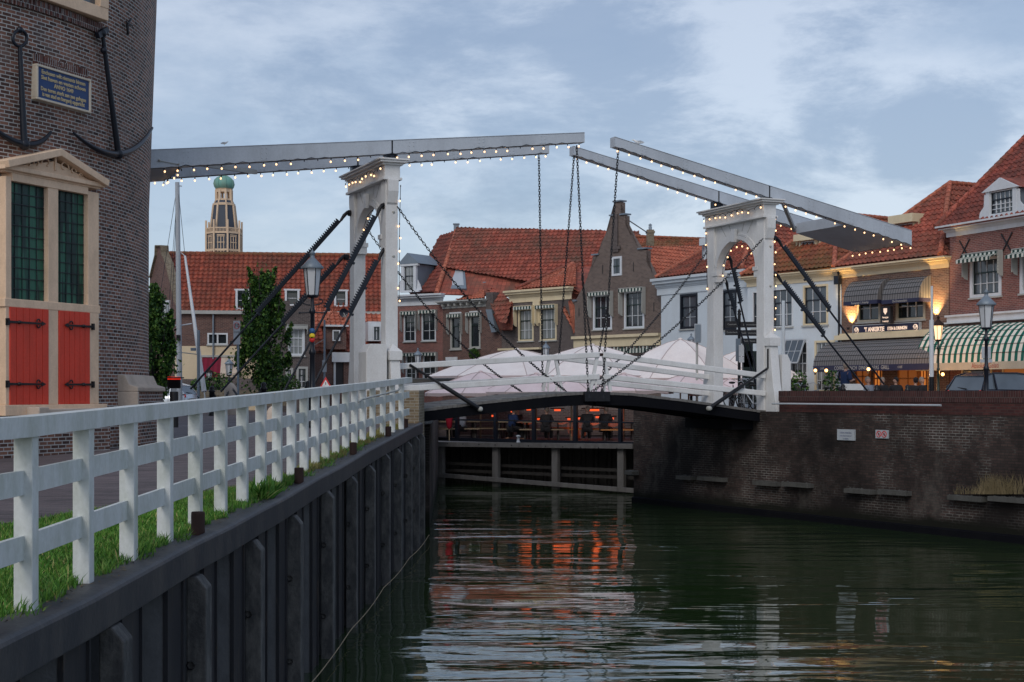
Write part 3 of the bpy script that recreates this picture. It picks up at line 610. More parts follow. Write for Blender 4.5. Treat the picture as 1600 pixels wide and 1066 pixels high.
# anchors
def anchor(top,bot,armL,armR,ring,label):
    P=lambda x,y,o=.13: tower_hit(x,y,o)
    r=thing('anchor',label,'anchor',P(*bot)); b=MB()
    n=14; pts=[P(top[0]+(bot[0]-top[0])*i/n,top[1]+(bot[1]-top[1])*i/n) for i in range(n+1)]; b.tube(pts,[.045+.03*i/n for i in range(n+1)],8); b.build('shank','blue_black',r)
    b=MB(); pts=[]
    for i in range(17):
        f=i/16; x=(1-f)**2*armL[0]+2*f*(1-f)*(bot[0]+(bot[0]-(armL[0]+armR[0])/2))+f*f*armR[0]; y=(1-f)**2*armL[1]+2*f*(1-f)*(2*bot[1]-(armL[1]+armR[1])/2)+f*f*armR[1]; pts.append(P(x,y))
    b.tube(pts,[.03+.045*math.sin(math.pi*i/16) for i in range(17)],8); b.sphere(P(*bot),.12,10,8); b.build('arms','blue_black',r)
    if ring:
        b=MB(); c=P(*ring[:2]); b.tube([P(ring[0]+ring[2]*math.cos(k*math.pi/8),ring[1]+ring[2]*1.15*math.sin(k*math.pi/8)) for k in range(16)],.035,8,closed=True); b.sphere(P(ring[0],ring[1]-ring[2]*1.2),.07,8,6); b.build('ring','blue_black',r)
    else:
        b=MB(); b.beam(P(top[0]-8,top[1]+4),P(top[0]+7,top[1]-6),.1,.12); b.sphere(P(*top),.1,8,6); b.sphere(P(top[0]+2,top[1]+27),.08,8,6); b.build('ring','blue_black',r)
anchor((31,72),(38,226),(-22,190),(80,206),(31,60,11),'black iron anchor with a ring mounted left of the blue plaque')
anchor((160,52),(185,241),(115,208),(238,200),None,'larger black iron anchor mounted right of the blue plaque')
b=MB(); b.tube([tower_hit(205,30,.08),tower_hit(199,38,.1),tower_hit(200,54,.08)],.03,6); b.tube([tower_hit(197,34,.1),tower_hit(207,40,.1)],.02,6); b.build('wall_anchor','black_iron',root)
# ============================================================ double drawbridge
BO=V((-3.26,39.9,E)); BD=V((.9202,.3914,0)); BN=V((-.3914,.9202,0)); UP=V((0,0,1))
def bp(s,n,z): return BO+BD*s+BN*n+V((0,0,z))          # s along the span, n across (away from viewer), z above eye level
def np_(px,py,n=0.):
    r=ray(px,py); q=(bp(0,n,0)-CAM).dot(BN)/r.dot(BN); p=CAM+r*q-BO; return (p.dot(BD),n,p.z)
def NPp(px,py,n=0.): return bp(*np_(px,py,n))
bridge=thing('drawbridge','white and grey double leaf drawbridge with two portals and balance beams over the canal','drawbridge',bp(6,1.5,-.5))
SR=12.0
def bbox(mb,s0,s1,n0,n1,z0,z1): mb.hexa([bp(s0,n0,z0),bp(s1,n0,z0),bp(s1,n1,z0),bp(s0,n1,z0),bp(s0,n0,z1),bp(s1,n0,z1),bp(s1,n1,z1),bp(s0,n1,z1)])
W=3.35
def portal(s0,zt,zg,mir):
    e=1 if mir else -1         # direction of the landward side
    P=lambda s,n,z: bp(s0+s,n,z)
    b=MB(); hd=.175
    # panel with arched opening between the legs
    zc=zt-.52; zi=zt-2.0; crown=zt-1.05; n0,n1=.42,W-.42; cx=(n0+n1)/2; rx=(n1-n0)/2-.12; rz=crown-zi; K=20
    arc=[(cx-rx*math.cos(math.pi*k/K),zi+rz*math.sin(math.pi*k/K)) for k in range(K+1)]
    for sd in (-.10,.10):
        for k in range(K):
            a,c=arc[k],arc[k+1]; b.poly([P(sd,a[0],a[1]),P(sd,c[0],c[1]),P(sd,c[0],zc),P(sd,a[0],zc)])
        for x0,x1 in ((n0,arc[0][0]),(arc[-1][0],n1)): b.poly([P(sd,x0,zi-.0),P(sd,x1,zi),P(sd,x1,zc),P(sd,x0,zc)])
    for k in range(K):
        a,c=arc[k],arc[k+1]; b.poly([P(-.10,*a),P(.10,*a),P(.10,*c),P(-.10,*c)],True)
    po=b.build('portal','bridge_white',bridge)
    b=MB()                                  # moulded arch ring, keystone and imposts
    for off,wd,pr in ((.07,.12,.15),(.17,.06,.13)):
        ring=[(cx-(rx+off)*math.cos(math.pi*k/K),zi+(rz+off)*math.sin(math.pi*k/K)) for k in range(K+1)]
        for k in range(K): 
            for sg in (-1,1): b.beam(P(sg*(pr-.03),*ring[k]),P(sg*(pr-.03),*ring[k+1]),wd,.07,up=BD)
    for sg in (-1,1):
        b.hexa([P(sg*.2+x,cx+y*(.08 if z<0 else .12),crown+.13+z*.2) for z in (-1,1) for x,y in ((-.05,-1),(.05,-1),(.05,1),(-.05,1))])
    for n_ in (n0+.06,n1-.06): bbox(b,s0-.2,s0+.2,n_-.13,n_+.13,zi-.10,zi+.02); bbox(b,s0-.17,s0+.17,n_-.10,n_+.10,zi-.30,zi-.10)
    b.build('arch_moulding','bridge_white',po)
    b=MB()
    for k in range(-5,6):                   # radiating board joints
        a=math.pi/2+k*.22; r0=1.28; p0=(cx-rx*r0*math.cos(a),zi+rz*r0*math.sin(a)); r1=(zc-.02-zi)/max(.2,math.sin(a))/rz; p1=(cx-rx*1.15*r1*math.cos(a),min(zc-.02,zi+rz*r1*math.sin(a)))
        if n0<p1[0]<n1 and k: 
            for sg in (-1,1): b.beam(P(sg*.103,*p0),P(sg*.103,*p1),.02,.006,up=BD)
    b.build('board_joints','trim_grey',po)
    b=MB()                                  # entablature
    for n_a,n_b,h0,h1,ex in ((-.10,W+.10,-.54,-.47,.27),(-.06,W+.06,-.47,-.14,.22),(-.12,W+.12,-.14,-.08,.29),(-.22,W+.22,-.08,-.02,.38),(-.26,W+.26,-.02,.025,.43)):
        bbox(b,s0-ex,s0+ex,n_a,n_b,zt+h0,zt+h1)
    for n_ in (-.0,W): 
        sg=-1 if n_==0 else 1; b.prism([P(-.15,n_+sg*.0,zt-.54),P(-.15,n_+sg*.16,zt-.54),P(-.15,n_+sg*.15,zt-.85),P(-.15,n_+sg*.05,zt-1.15),P(-.15,n_,zt-1.2)],BD*.30)
    b.build('cornice','bridge_white',po,bevel=.01)
    for far in (0,1):
        f=MB(); g=lambda n_:(W-n_) if far else n_
        fl=[(0,zt-.54),(.42,zt-.54),(.42,zg),(-.45,zg),(-.28,zg+.75),(0,zg+2.3)] if far else [(0,zt-.54),(.42,zt-.54),(.42,zg),(0,zg)]
        pts=[bp(s0-hd,g(n_),z) for n_,z in fl]; f.prism(pts if not far else pts[::-1],BD*2*hd); l=f.build('leg','bridge_white',bridge,bevel=.012)
        if not far:                         # raking buttress with capped top in front of the near leg
            f=MB(); f.prism([bp(s0-.13,-.02,zg),bp(s0-.13,-.62,zg),bp(s0-.13,-.42,zg+.85),bp(s0-.13,-.26,zg+2.05),bp(s0-.13,-.02,zg+2.05)][::-1],BD*.28)
            bu=f.build('buttress','bridge_white',l,bevel=.012); f=MB(); c=bp(s0+.01,-.16,zg+2.0); bbox(f,s0-.17,s0+.19,-.33,-.0,zg+2.0,zg+2.24); q4=[bp(s0-.17,-.33,zg+2.24),bp(s0+.19,-.33,zg+2.24),bp(s0+.19,0,zg+2.24),bp(s0-.17,0,zg+2.24)]; ap=bp(s0+.01,-.05,zg+2.44)
            f.add(q4+[ap],[(0,1,4),(1,2,4),(2,3,4),(3,0,4)]); f.build('cap','bridge_white',bu)
            f=MB(); f.beam(bp(s0+.01,-.30,zg+1.5),bp(s0+.01,-.37,zg+1.0),.05,.05) if mir else None
        f=MB()
        for z_ in (zg+.5,zg+1.3,zt-1.4,zt-2.6):
            f.lathe(bp(s0+.05,g(0) if not far else g(0),z_),[(.001,.03),(.035,.02),(.04,-.01)],6,ax=(BD,UP,-BN if not far else BN))
        f.build('bolt','trim_grey',l)
    return po
pL=portal(0,6.27,-1.15,False); pR=portal(SR,5.80,-.62,True)
def cabinet(s0,s1,n0,n1,z0,z1,side):
    b=MB(); b.prism([bp(s0,n0,z0),bp(s1,n0,z0),bp(s1,n0,z1-(.22 if side>0 else 0)),bp(s1-(.12 if side>0 else 0),n0,z1),bp(s0+(.12 if side<0 else 0),n0,z1),bp(s0,n0,z1-(.22 if side<0 else 0))],BN*(n1-n0)); return b.build('cabinet','bridge_white',bridge,bevel=.015)
cabinet(-.80,-.22,-.25,.45,-1.1,1.28,-1); cabinet(SR+.24,SR+.56,-.35,.3,-.62,1.12,1)
b=MB(); bbox(b,SR-.2,SR+.42,-.60,-.0,-1.45,-.62); bbox(b,SR-.22,SR+.44,-.62,.02,-.66,-.60); b.build('leg_footing','concrete',bridge,bevel=.02)
# ---- balance beams
def bbeam(p0,p1,h0,h1,w_,n):
    a=np_(*p0,n); c=np_(*p1,n); b=MB(); z=lambda s:a[2]+(c[2]-a[2])*(s-a[0])/(c[0]-a[0])
    return a,c,z
def mkbeam(pa,pb,ha,hb,n,ext0,ext1):
    a,c,z=bbeam(pa,pb,ha,hb,.3,n); s0=min(a[0],c[0])-ext0; s1=max(a[0],c[0])+ext1
    b=MB(); sm_=(s0+s1)/2
    def hh(s): f=(s-s0)/(s1-s0); return ha+(hb-ha)*f
    q=[]
    for s in (s0,s1):
        zz=z(s); h=hh(s)
        for nn,dz in ((-.14,0),(.14,0),(.14,1),(-.14,1)): q.append(bp(s,n+nn,zz+dz*h))
    b.add(q,[(0,1,2,3)[::-1],(4,5,6,7),(0,1,5,4)[::-1],(1,2,6,5)[::-1],(2,3,7,6)[::-1],(3,0,4,7)[::-1]])
    for nn in (-.15,):                       # steel edge strips
        for s_a,s_b in ((s0,s1),):
            b.beam(bp(s_a,n,z(s_a)+hh(s_a)+.008),bp(s_b,n,z(s_b)+hh(s_b)+.008),.31,.018)
    o=b.build('balance_beam','beam_grey',bridge,bevel=.012)
    b=MB(); sp=0 if s1<9 else SR; bbox(b,sp-.02,sp+.02,n-.146,n+.146,z(sp)-.01,z(sp)+hh(sp)+.012); b.build('strap','black_iron',o)
    for fr_ in (.09,.22,.36,.64,.78,.91):
        ss_=s0+(s1-s0)*fr_
        if abs(ss_-sp)<.5: continue
        b=MB(); b.hexa([bp(ss_-.10,n-.147,z(ss_-.1)+.03),bp(ss_+.10,n-.147,z(ss_+.1)+.03),bp(ss_+.10,n-.14,z(ss_+.1)+.03),bp(ss_-.10,n-.14,z(ss_-.1)+.03),bp(ss_-.10,n-.147,z(ss_-.1)+hh(ss_)-.03),bp(ss_+.10,n-.147,z(ss_+.1)+hh(ss_)-.03),bp(ss_+.10,n-.14,z(ss_+.1)+hh(ss_)-.03),bp(ss_-.10,n-.14,z(ss_-.1)+hh(ss_)-.03)])
        for du in (-.06,.06):
            for q_ in (.2,.5,.8): b.sphere(bp(ss_+du,n-.149,z(ss_+du)+hh(ss_)*q_),.014,6,4)
        b.build('joint_plate','beam_grey',o)
    b=MB(); bbox(b,sp-.16,sp+.16,n-.12,n+.12,(6.29 if sp==0 else 5.82),z(sp)+.02); b.lathe(bp(sp,n-.16,z(sp)-.06),[(.0001,.34),(.09,.34),(.09,0)],12,ax=(BD,UP,BN)); b.build('bearing','blue_black',o)
    return z,s0,s1,hh
zLN,*LN=mkbeam((240,264),(910,223.5),.50,.27,.10,2.4,0)
zLF,*LF=mkbeam((240,281),(855,240.5),.46,.26,3.25,2.0,0)
zRN,*RN=mkbeam((957,230),(1420,384),.27,.46,.10,0,0)
zRF,*RF=mkbeam((893,243),(1284,371),.26,.46,3.05,0,1.15)
def cweight(z,s0,s1,na,nb):
    b=MB(); b.hexa([bp(s0,na,z(s0)+.03),bp(s1,na,z(s1)+.03),bp(s1,nb,z(s1)+.03),bp(s0,nb,z(s0)+.03),bp(s0,na,z(s0)+.36),bp(s1,na,z(s1)+.36),bp(s1,nb,z(s1)+.36),bp(s0,nb,z(s0)+.36)]); return b.build('counterweight','beam_grey',bridge)
cweight(zLN,LN[0]+.1,-5.55,.25,3.1); cweight(zRN,SR+2.95,RN[1]-.02,.25,2.92)
for z,sa,sb,nn in ((zLN,-5.4,-3.0,(.2,3.1)),(zRN,SR+.6,SR+2.9,(.2,2.95))):   # diagonal tie between the beams
    b=MB(); b.beam(bp(sa,nn[0],z(sa)+.12),bp(sb,nn[1],z(sb)+.12),.09,.12); b.build('beam_brace','trim_grey',bridge)
b=MB(); b.tube([NPp(248,251,-.06),NPp(278,257,-.06)],.012,6); b.lathe(NPp(249,251,-.05),[(.0001,-.06),(.035,-.05),(.035,0)],8,ax=(BD,UP,BN)); b.lathe(NPp(279,257,-.05),[(.0001,-.06),(.025,-.05),(.025,0)],8,ax=(BD,UP,BN)); b.build('cleat','trim_grey',bridge)
paint('girder_black',(.004,.0045,.007),(.012,.012,.012),.4,.8,spec=.1)
# ---- deck leaves
def dz(s):   # deck top profile
    return lin([(-1,-.80),(.9,-.47),(3,-.24),(5,-.05),(6.12,0),(7.3,-.04),(9,-.22),(11.6,-.55),(13.5,-.70)],s)
for s0,s1 in ((.86,6.08),(6.16,12.0)):
    dk=MB(); s=s0
    while s<s1-.02:
        e=min(s+.142,s1); za,zb2=dz(s),dz(e); j=random.uniform(-.004,.004)
        dk.hexa([bp(s,-.02,za-.075+j),bp(e,-.02,zb2-.075+j),bp(e,W+.02,zb2-.075+j),bp(s,W+.02,za-.075+j),bp(s,-.02,za+j),bp(e,-.02,zb2+j),bp(e,W+.02,zb2+j),bp(s,W+.02,za+j)]); s+=.15
    leaf=dk.build('deck','grey_wood',bridge)
    st=MB(); s=s0+.1
    while s<s1-.2:
        for n_ in (.35,1.0,2.3,3.0): 
            if random.random()<.8: a=dz(s)+.008; c=dz(s+.09)+.008; st.hexa([bp(s,n_-.22,a-.01),bp(s+.09,n_-.22,c-.01),bp(s+.09,n_+.22,c-.01),bp(s,n_+.22,a-.01),bp(s,n_-.22,a),bp(s+.09,n_-.22,c),bp(s+.09,n_+.22,c),bp(s,n_+.22,a)])
        s+=.45
    st.build('grip_strip','bare_stone',leaf)
    for n_ in (.08,1.2,2.2,W-.1):
        g=MB(); K=10
        for k in range(K):
            a=s0+(s1-s0)*k/K; c=s0+(s1-s0)*(k+1)/K; ha=.27+.03*math.exp(-((a-6.1)/2)**2); hc=.27+.03*math.exp(-((c-6.1)/2)**2)
            A=[bp(a,n_-.08,dz(a)-.08-ha),bp(c,n_-.08,dz(c)-.08-hc),bp(c,n_+.08,dz(c)-.08-hc),bp(a,n_+.08,dz(a)-.08-ha)]; B_=[bp(a,n_-.08,dz(a)-.08),bp(c,n_-.08,dz(c)-.08),bp(c,n_+.08,dz(c)-.08),bp(a,n_+.08,dz(a)-.08)]; g.hexa(A+B_)
        g.build('girder','girder_black',bridge)
b=MB(); bbox(b,10.9,12.2,.3,W-.2,-1.15,-.85); b.build('girder','girder_black',bridge)
# ---- rails
def rail_(a,b_,r,n,nm='rail'):
    m=MB(); A,B2=bp(*a),bp(*b_); m.beam(A,B2,.12,.16); return m.build(nm,'bridge_white',bridge,bevel=.02)
for n_ in (-.02,W-.05):
    s_l,s_r=np_(938,553,0)[0]-.05,np_(941,553,0)[0]+.0
    for zl,zm,zr in (((.68),1.06,.47),((.07),.43,-.06)):
        rail_((.2,n_,zl),(s_l,n_,zm),.055,n_); rail_((s_r,n_,zm),(SR-.15,n_,zr),.055,n_)
    for s_,tl in ((s_l,-.28),(s_r,.28),):
        m=MB(); m.beam(bp(s_+tl*.15,n_+.02,1.05),bp(s_+tl*.95,n_+.02,.02),.07,.09); m.beam(bp(s_+tl*.3,n_+.03,.45),bp(s_+tl*.3,n_+.03,-.02),.05,.05); m.build('rail_post','bridge_white',bridge)
    m=MB(); m.tube([bp(s_l-.12,n_,1.06),bp(s_r+.12,n_,1.06)],.045,8); m.build('rail_joint','rust',bridge)
# ---- chains
def linkmesh(mb,c,d,side,L,wd,r):
    up=d.cross(side); pts=[]
    for k in range(12):
        a=2*math.pi*k/12; x=math.cos(a)*wd; y=math.sin(a)*wd; y+= (L/2-wd)*(1 if math.sin(a)>.01 else (-1 if math.sin(a)<-.01 else 0)); pts.append(c+side*x+d*y)
    mb.tube(pts,r,5,closed=True)
def chain(p0,p1,sag=0.,L=.11,wd=.027,r=.0105,parent=bridge,name='chain',mat='black_iron'):
    p0,p1=V(p0),V(p1); K=max(4,int((p1-p0).length/(L*.72))); mb=MB(); f=lambda t:p0+(p1-p0)*t+V((0,0,-4*sag*t*(1-t)))
    x=V((1,0,0))
    for k in range(K):
        a,b_=f(k/K),f((k+1)/K); d=(b_-a).normalized(); s1=d.cross(V((.3,-1,.1))).normalized(); s=s1 if k%2 else d.cross(s1).normalized(); linkmesh(mb,(a+b_)/2,d,s,L,wd,r)
    return mb.build(name,mat,parent,uv=False)
tipLN=lambda px:(np_(px,230,.1)[0])
def hang(px0,py0,n0,px1,py1,n1): return chain(NPp(px0,py0,n0),NPp(px1,py1,n1),.0)
hang(901,228,.1,919,611,-.06); hang(842,243,3.25,848,606,W+.05); hang(966,233,.1,941,612,-.06); hang(897,243,3.05,870,603,W+.05)
chain(NPp(909,430,.05),NPp(925,550,0),.0,wd=.024); chain(NPp(951,470,.05),NPp(936,550,0),.0,wd=.024)
def brod(p0,p1,r,nm,mat='blue_black'):
    m=MB(); m.tube([V(p0),V(p1)],r,10); return m.build(nm,mat,bridge)
chain(NPp(621,323,-.02),NPp(884,611,-.05),.42); chain(NPp(573,357,W),NPp(815,612,W+.05),.5)
chain(NPp(1192,373,-.1),NPp(925,612,-.08),.28); chain(NPp(1112,383,W),NPp(920,608,W),.25)
for a,c,n_ in (((640,570),(748,638),-.12),((1202,574),(1110,637),-.12)):
    A,C=NPp(*a,n_),NPp(*c,n_); m=MB(); m.tube([A,A+(C-A)*.45,A+(C-A)*.46,C],[.035,.035,.06,.06],10); m.tube([A+(C-A)*.97,C+(C-A)*.03],.02,8); o=m.build('stay_rod','black_iron',bridge); m=MB(); m.lathe(C+(C-A)*.02,[(.0001,-.09),(.05,-.09),(.07,-.04),(.07,.06)],14,ax=(BD,UP,BN)); m.build('pivot_pin','trim_grey',o)
m=MB(); m.beam(NPp(1200,545,-.16),NPp(1200,576,-.16),.06,.06); m.build('guide_slot','black_iron',bridge)
m=MB(); c=NPp(921,617,-.1)
for px in (919,941): m.lathe(NPp(px,618,-.05),[(.10,-.08),(.09,.05),(.05,.12),(.03,.2)],10)
bbox(m,5.75,6.55,-.14,-.02,-.28,.0); m.build('lock_bracket','black_iron',bridge)
# ---- toothed racks
def rack(px0,px1,n_,frac,dn=0.,ext=1.06):
    A=NPp(*px0,n_); B2=NPp(*px1,n_+dn); B2=A+(B2-A)*ext; d=(B2-A).normalized(); side=d.cross(UP).normalized(); up=side.cross(d).normalized(); L=(B2-A).length
    m=MB(); m.tube([A,B2],.030,10); o=m.build('toothed_rack','blue_black',bridge)
    m=MB(); a0=A+d*.35; a1=A+d*L*frac; m.beam(a0+up*.045,a1+up*.045,.06,.095); k=0; l=(a1-a0).length
    while k<l: p=a0+d*k+up*.09; m.prism([p-side*.03,p+d*.05-side*.03,p+d*.015+up*.06-side*.03],side*.06); k+=.072
    for q_ in (.5,1.): p=a0+d*l*q_-up*.02; m.beam(p+d*.03,p-d*.03,.09,.10)
    m.build('teeth','blue_black',o)
    m=MB(); e=-BD if (B2-A).dot(BD)<0 else BD; m.tube([A+d*.3,A+d*.12+up*.03,A+V((0,0,.02)),A-e*.1],[.04,.05,.055,.05],10); m.lathe(A-e*.12,[(.09,-.02),(.09,.1)],10,ax=(BN,UP,e)); m.build('rack_hinge','black_iron',o)
rack((597,322),(450,600),.15,.55); rack((600,391),(490,602),.15,.45); rack((543,333),(312,592),W-.1,.58); rack((537,402),(356,600),W-.1,.50)
rack((1213,373),(1372,588),.12,.48); rack((1212,429),(1356,612),.12,.48); rack((1140,403),(1186,600),W-.1,.35,ext=1.0); rack((1133,438),(1184,610),W-.1,.25,ext=1.0)
# ---- string lights
BULB=None
def bulbs_string(name,label,pts,spacing,group='strings of warm festoon bulbs on the drawbridge',drop=.055,lit=True):
    global BULB
    pts=[V(p) for p in pts]; r=thing(name,label,'string light',pts[0],group); seg=[0]
    for a,b_ in zip(pts,pts[1:]): seg.append(seg[-1]+(b_-a).length)
    def f(t):
        for i in range(len(pts)-1):
            if t<=seg[i+1]+1e-6: u=(t-seg[i])/max(1e-6,seg[i+1]-seg[i]); return pts[i]+(pts[i+1]-pts[i])*u
        return pts[-1]
    n=max(1,round(seg[-1]/spacing)); cp=[f(seg[-1]*k/n) for k in range(n+1)]; m=MB(); path=[]
    for k in range(n): 
        path+= [cp[k],(cp[k]+cp[k+1])/2+V((0,0,random.uniform(0,.05)))]
    path.append(cp[-1]); m.tube(path,.009,5)
    tops=[p for p in cp]
    for p in tops: m.tube([p,p-V((0,0,drop*.9))],[.012,.018],6)
    m.build('cable','blue_black',r,uv=False)
    if BULB is None:
        bm=MB(); bm.sphere((0,0,0),.025,8,6,(1,1,1.15)); o=bm.build('bulb','bulb_glow',None,uv=False); BULB=o.data; bpy.data.objects.remove(o)
    for p in tops:
        if random.random()<.11: continue
        link('bulb',BULB,r,p-V((random.uniform(-.03,.03),random.uniform(-.02,.02),drop+.03+random.uniform(-.01,.015))))
zP=lambda z,s,n,d=-.02: bp(s,n,z(s)+d)
def along(z,sa,sb,n): return [zP(z,sa,n),zP(z,sb,n)]
bulbs_string('string_light','warm bulbs strung under the near left balance beam',along(zLN,-7.2,5.6,-.06),.365)
bulbs_string('string_light','warm bulbs strung under the far left balance beam',along(zLF,-7.3,LF[1]-.1,3.1),.375)
bulbs_string('string_light','warm bulbs strung under the near right balance beam',along(zRN,RN[0]+.1,RN[1]-.05,-.06),.365)
bulbs_string('string_light','warm bulbs strung under the far right balance beam, around the counterweight',along(zRF,RF[0]+.1,RF[1],2.9),.365)
bulbs_string('string_light','short row of bulbs across the right counterweight box end',[zP(zRN,RN[1]-.12,n_) for n_ in (.3,1.6,2.9)],.36)
bulbs_string('string_light','short row of bulbs across the underside of the left counterweight box',[zP(zLN,-5.6,n_) for n_ in (.3,1.6,2.9)],.5)
bulbs_string('string_light','bulbs across the cornice of the left portal',[bp(-.30,n_,6.27-.16-.12*math.sin(n_*2.6)**2) for n_ in (W+.0,2.6,2,1.2,.6,0)],.33)
bulbs_string('string_light','bulbs across the cornice of the right portal',[bp(SR-.30,n_,5.80-.16-.10*math.sin(n_*2.6)**2) for n_ in (W+.0,2.6,2,1.2,.6,0)],.33)
bulbs_string('string_light','bulbs running down the canal side leg of the left portal',[bp(.22,-.1,5.6),bp(.21,-.03,4.4),bp(.2,-.03,2.55)],.33)
bulbs_string('string_light','bulbs running down the street side leg of the right portal',[bp(SR+.18,-.12,5.3),bp(SR+.2,-.03,4.3),bp(SR+.2,-.03,1.95)],.34)
cxn=W/2
bulbs_string('string_light','bulbs around the inner arch of the right portal',[bp(SR,cxn-1.0*math.cos(a),3.80+.85*math.sin(a)) for a in [math.pi*k/10 for k in range(11)]],.34)
bulbs_string('string_light','bulbs inside the arch of the left portal',[bp(0,cxn-1.0*math.cos(a),4.27+.85*math.sin(a)) for a in [math.pi*k/10 for k in range(5,11)]],.45)
bulbs_string('string_light','bulbs down the far leg of the right portal',[bp(SR-.2,W+.05,5.2),bp(SR-.2,W-.05,3.4)],.36)
# ============================================================ gulls
def gull(c,sc_,yaw,label,flying=False):
    r=thing('gull',label,'bird',c); m=MB(); d=V((math.cos(yaw),math.sin(yaw),0)); s=d.cross(UP); q=lambda a,b_,z:V(c)+(d*a+s*b_+UP*z)*sc_
    m.tube([q(-.22,0,.10),q(-.12,0,.115),q(0,0,.13),q(.10,0,.15),q(.15,0,.19),q(.19,0,.215),q(.215,0,.22)],[.012*sc_,.045*sc_,.07*sc_,.062*sc_,.035*sc_,.036*sc_,.014*sc_],8); m.build('body','sign_white',r)
    m=MB()
    for sg in (-1,1): m.add([q(.10,sg*.06,.17),q(-.02,sg*.085,.14),q(-.26,sg*.03,.12),q(-.08,sg*.05,.20)],[(0,1,2,3),(3,2,1,0)])
    m.build('wing','sign_grey',r); m=MB()
    for sg in (-1,1): m.tube([q(0,sg*.025,.09),q(.01,sg*.025,0)],.006*sc_,5)
    m.tube([q(.21,0,.22),q(.27,0,.21)],[.012*sc_,.004*sc_],5); m.build('legs_and_beak','sign_yellow',r)
gull(bp(np_(1000,222,0)[0],.1,zRN(np_(1000,222,0)[0])+.30),.72,math.pi,'gull standing on the near right balance beam above the gap between the leaves')
gull(bp(np_(352,238,0)[0],.1,zLN(np_(352,238,0)[0])+.50),.42,0,'small gull sitting on top of the left balance beam near the church tower')
# ============================================================ abutments and right quay wall
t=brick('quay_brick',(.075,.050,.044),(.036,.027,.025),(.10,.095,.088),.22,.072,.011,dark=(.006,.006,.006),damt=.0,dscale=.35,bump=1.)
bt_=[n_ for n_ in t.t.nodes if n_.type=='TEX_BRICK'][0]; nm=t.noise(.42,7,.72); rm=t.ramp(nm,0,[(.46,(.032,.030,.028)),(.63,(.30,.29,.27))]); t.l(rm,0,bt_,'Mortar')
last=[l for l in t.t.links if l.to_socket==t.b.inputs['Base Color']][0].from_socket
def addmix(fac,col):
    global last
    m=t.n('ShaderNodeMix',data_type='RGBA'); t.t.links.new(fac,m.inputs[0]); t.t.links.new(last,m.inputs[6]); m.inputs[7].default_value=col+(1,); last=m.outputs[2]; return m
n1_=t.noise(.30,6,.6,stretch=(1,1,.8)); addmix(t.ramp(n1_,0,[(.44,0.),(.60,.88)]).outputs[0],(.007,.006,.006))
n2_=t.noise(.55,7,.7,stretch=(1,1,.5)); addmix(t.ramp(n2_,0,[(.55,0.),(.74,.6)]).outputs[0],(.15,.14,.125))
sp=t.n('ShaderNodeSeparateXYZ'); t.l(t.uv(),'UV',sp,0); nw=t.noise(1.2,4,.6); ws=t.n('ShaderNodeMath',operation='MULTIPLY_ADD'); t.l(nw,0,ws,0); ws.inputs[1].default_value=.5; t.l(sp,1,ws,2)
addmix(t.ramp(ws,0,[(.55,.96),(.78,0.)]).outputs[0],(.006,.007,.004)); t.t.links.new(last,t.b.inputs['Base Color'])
brick('quay_brick_top',(.10,.036,.032),(.055,.022,.022),(.075,.05,.046),.22,.075,.009,dark=(.02,.012,.012),damt=.6,dscale=.6,bump=.8)
brick('quay_soldier',(.085,.032,.030),(.045,.02,.02),(.10,.08,.075),.075,.24,.009,dark=(.02,.012,.012),damt=.4,dscale=.6,bump=.8)
K0=V((4.12,49.9,0)); KD=V((.527,-.850,0)).normalized(); KN=V((KD.y,-KD.x,0))  # outward normal
if KN.y>0: KN=-KN
class QF(Fr):
    def __init__(s): s.o=K0.copy(); s.u=KD; s.n=KN; s.w=40
Q=QF(); qw=thing('quay_wall','dark stained brick quay wall of the right bank with a brick parapet','quay wall',K0)
up_=Q.px(1218,612)[0]; zp=E+.02; b=MB(); base=E-.60
def wallcorn(o): return K0+KN*o
ang=V((.25,1,0)).normalized()     # the short return face running back under the bridge
b.prism([Q.P(0,.12,-1),Q.P(34,.12,-1),Q.P(34,.10,.55),Q.P(34,0,.62),Q.P(34,0,base-.2),Q.P(34,-1.2,base-.2),Q.P(34,-1.2,-1)],Q.u*-34) if False else None
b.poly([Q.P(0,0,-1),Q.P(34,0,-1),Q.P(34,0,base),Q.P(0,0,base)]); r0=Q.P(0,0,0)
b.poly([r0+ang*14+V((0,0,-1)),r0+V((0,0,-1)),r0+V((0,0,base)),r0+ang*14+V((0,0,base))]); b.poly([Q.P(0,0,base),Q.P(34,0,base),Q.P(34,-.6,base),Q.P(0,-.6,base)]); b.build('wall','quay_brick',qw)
b=MB(); b.prism([Q.P(0,0,-1),Q.P(0,.10,-1),Q.P(0,.08,.16),Q.P(0,.0,.20)],Q.u*34); b.build('footing','girder_black',qw)
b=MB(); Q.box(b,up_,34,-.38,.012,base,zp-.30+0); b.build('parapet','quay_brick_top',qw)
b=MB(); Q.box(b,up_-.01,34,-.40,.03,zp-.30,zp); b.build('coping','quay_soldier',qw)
pu0=Q.px(1213,633)[0]; pu1=Q.px(1477,634)[0]; pz=Q.px(1330,632)[1]; b=MB(); b.tube([Q.P(pu0,.16,pz),Q.P(pu1,.16,pz)],.028,10)
for k in range(5): uu=pu0+.3+(pu1-pu0-.6)*k/4; b.tube([Q.P(uu,0,pz),Q.P(uu,.16,pz)],.014,6)
tag(b.build('handrail','sign_grey'),'long pale grey pipe rail fixed along the top of the brick quay wall','pipe rail')
labs=['leftmost pair','second pair from the left','third pair, below the two small signs','rightmost pair with dry grass on it']
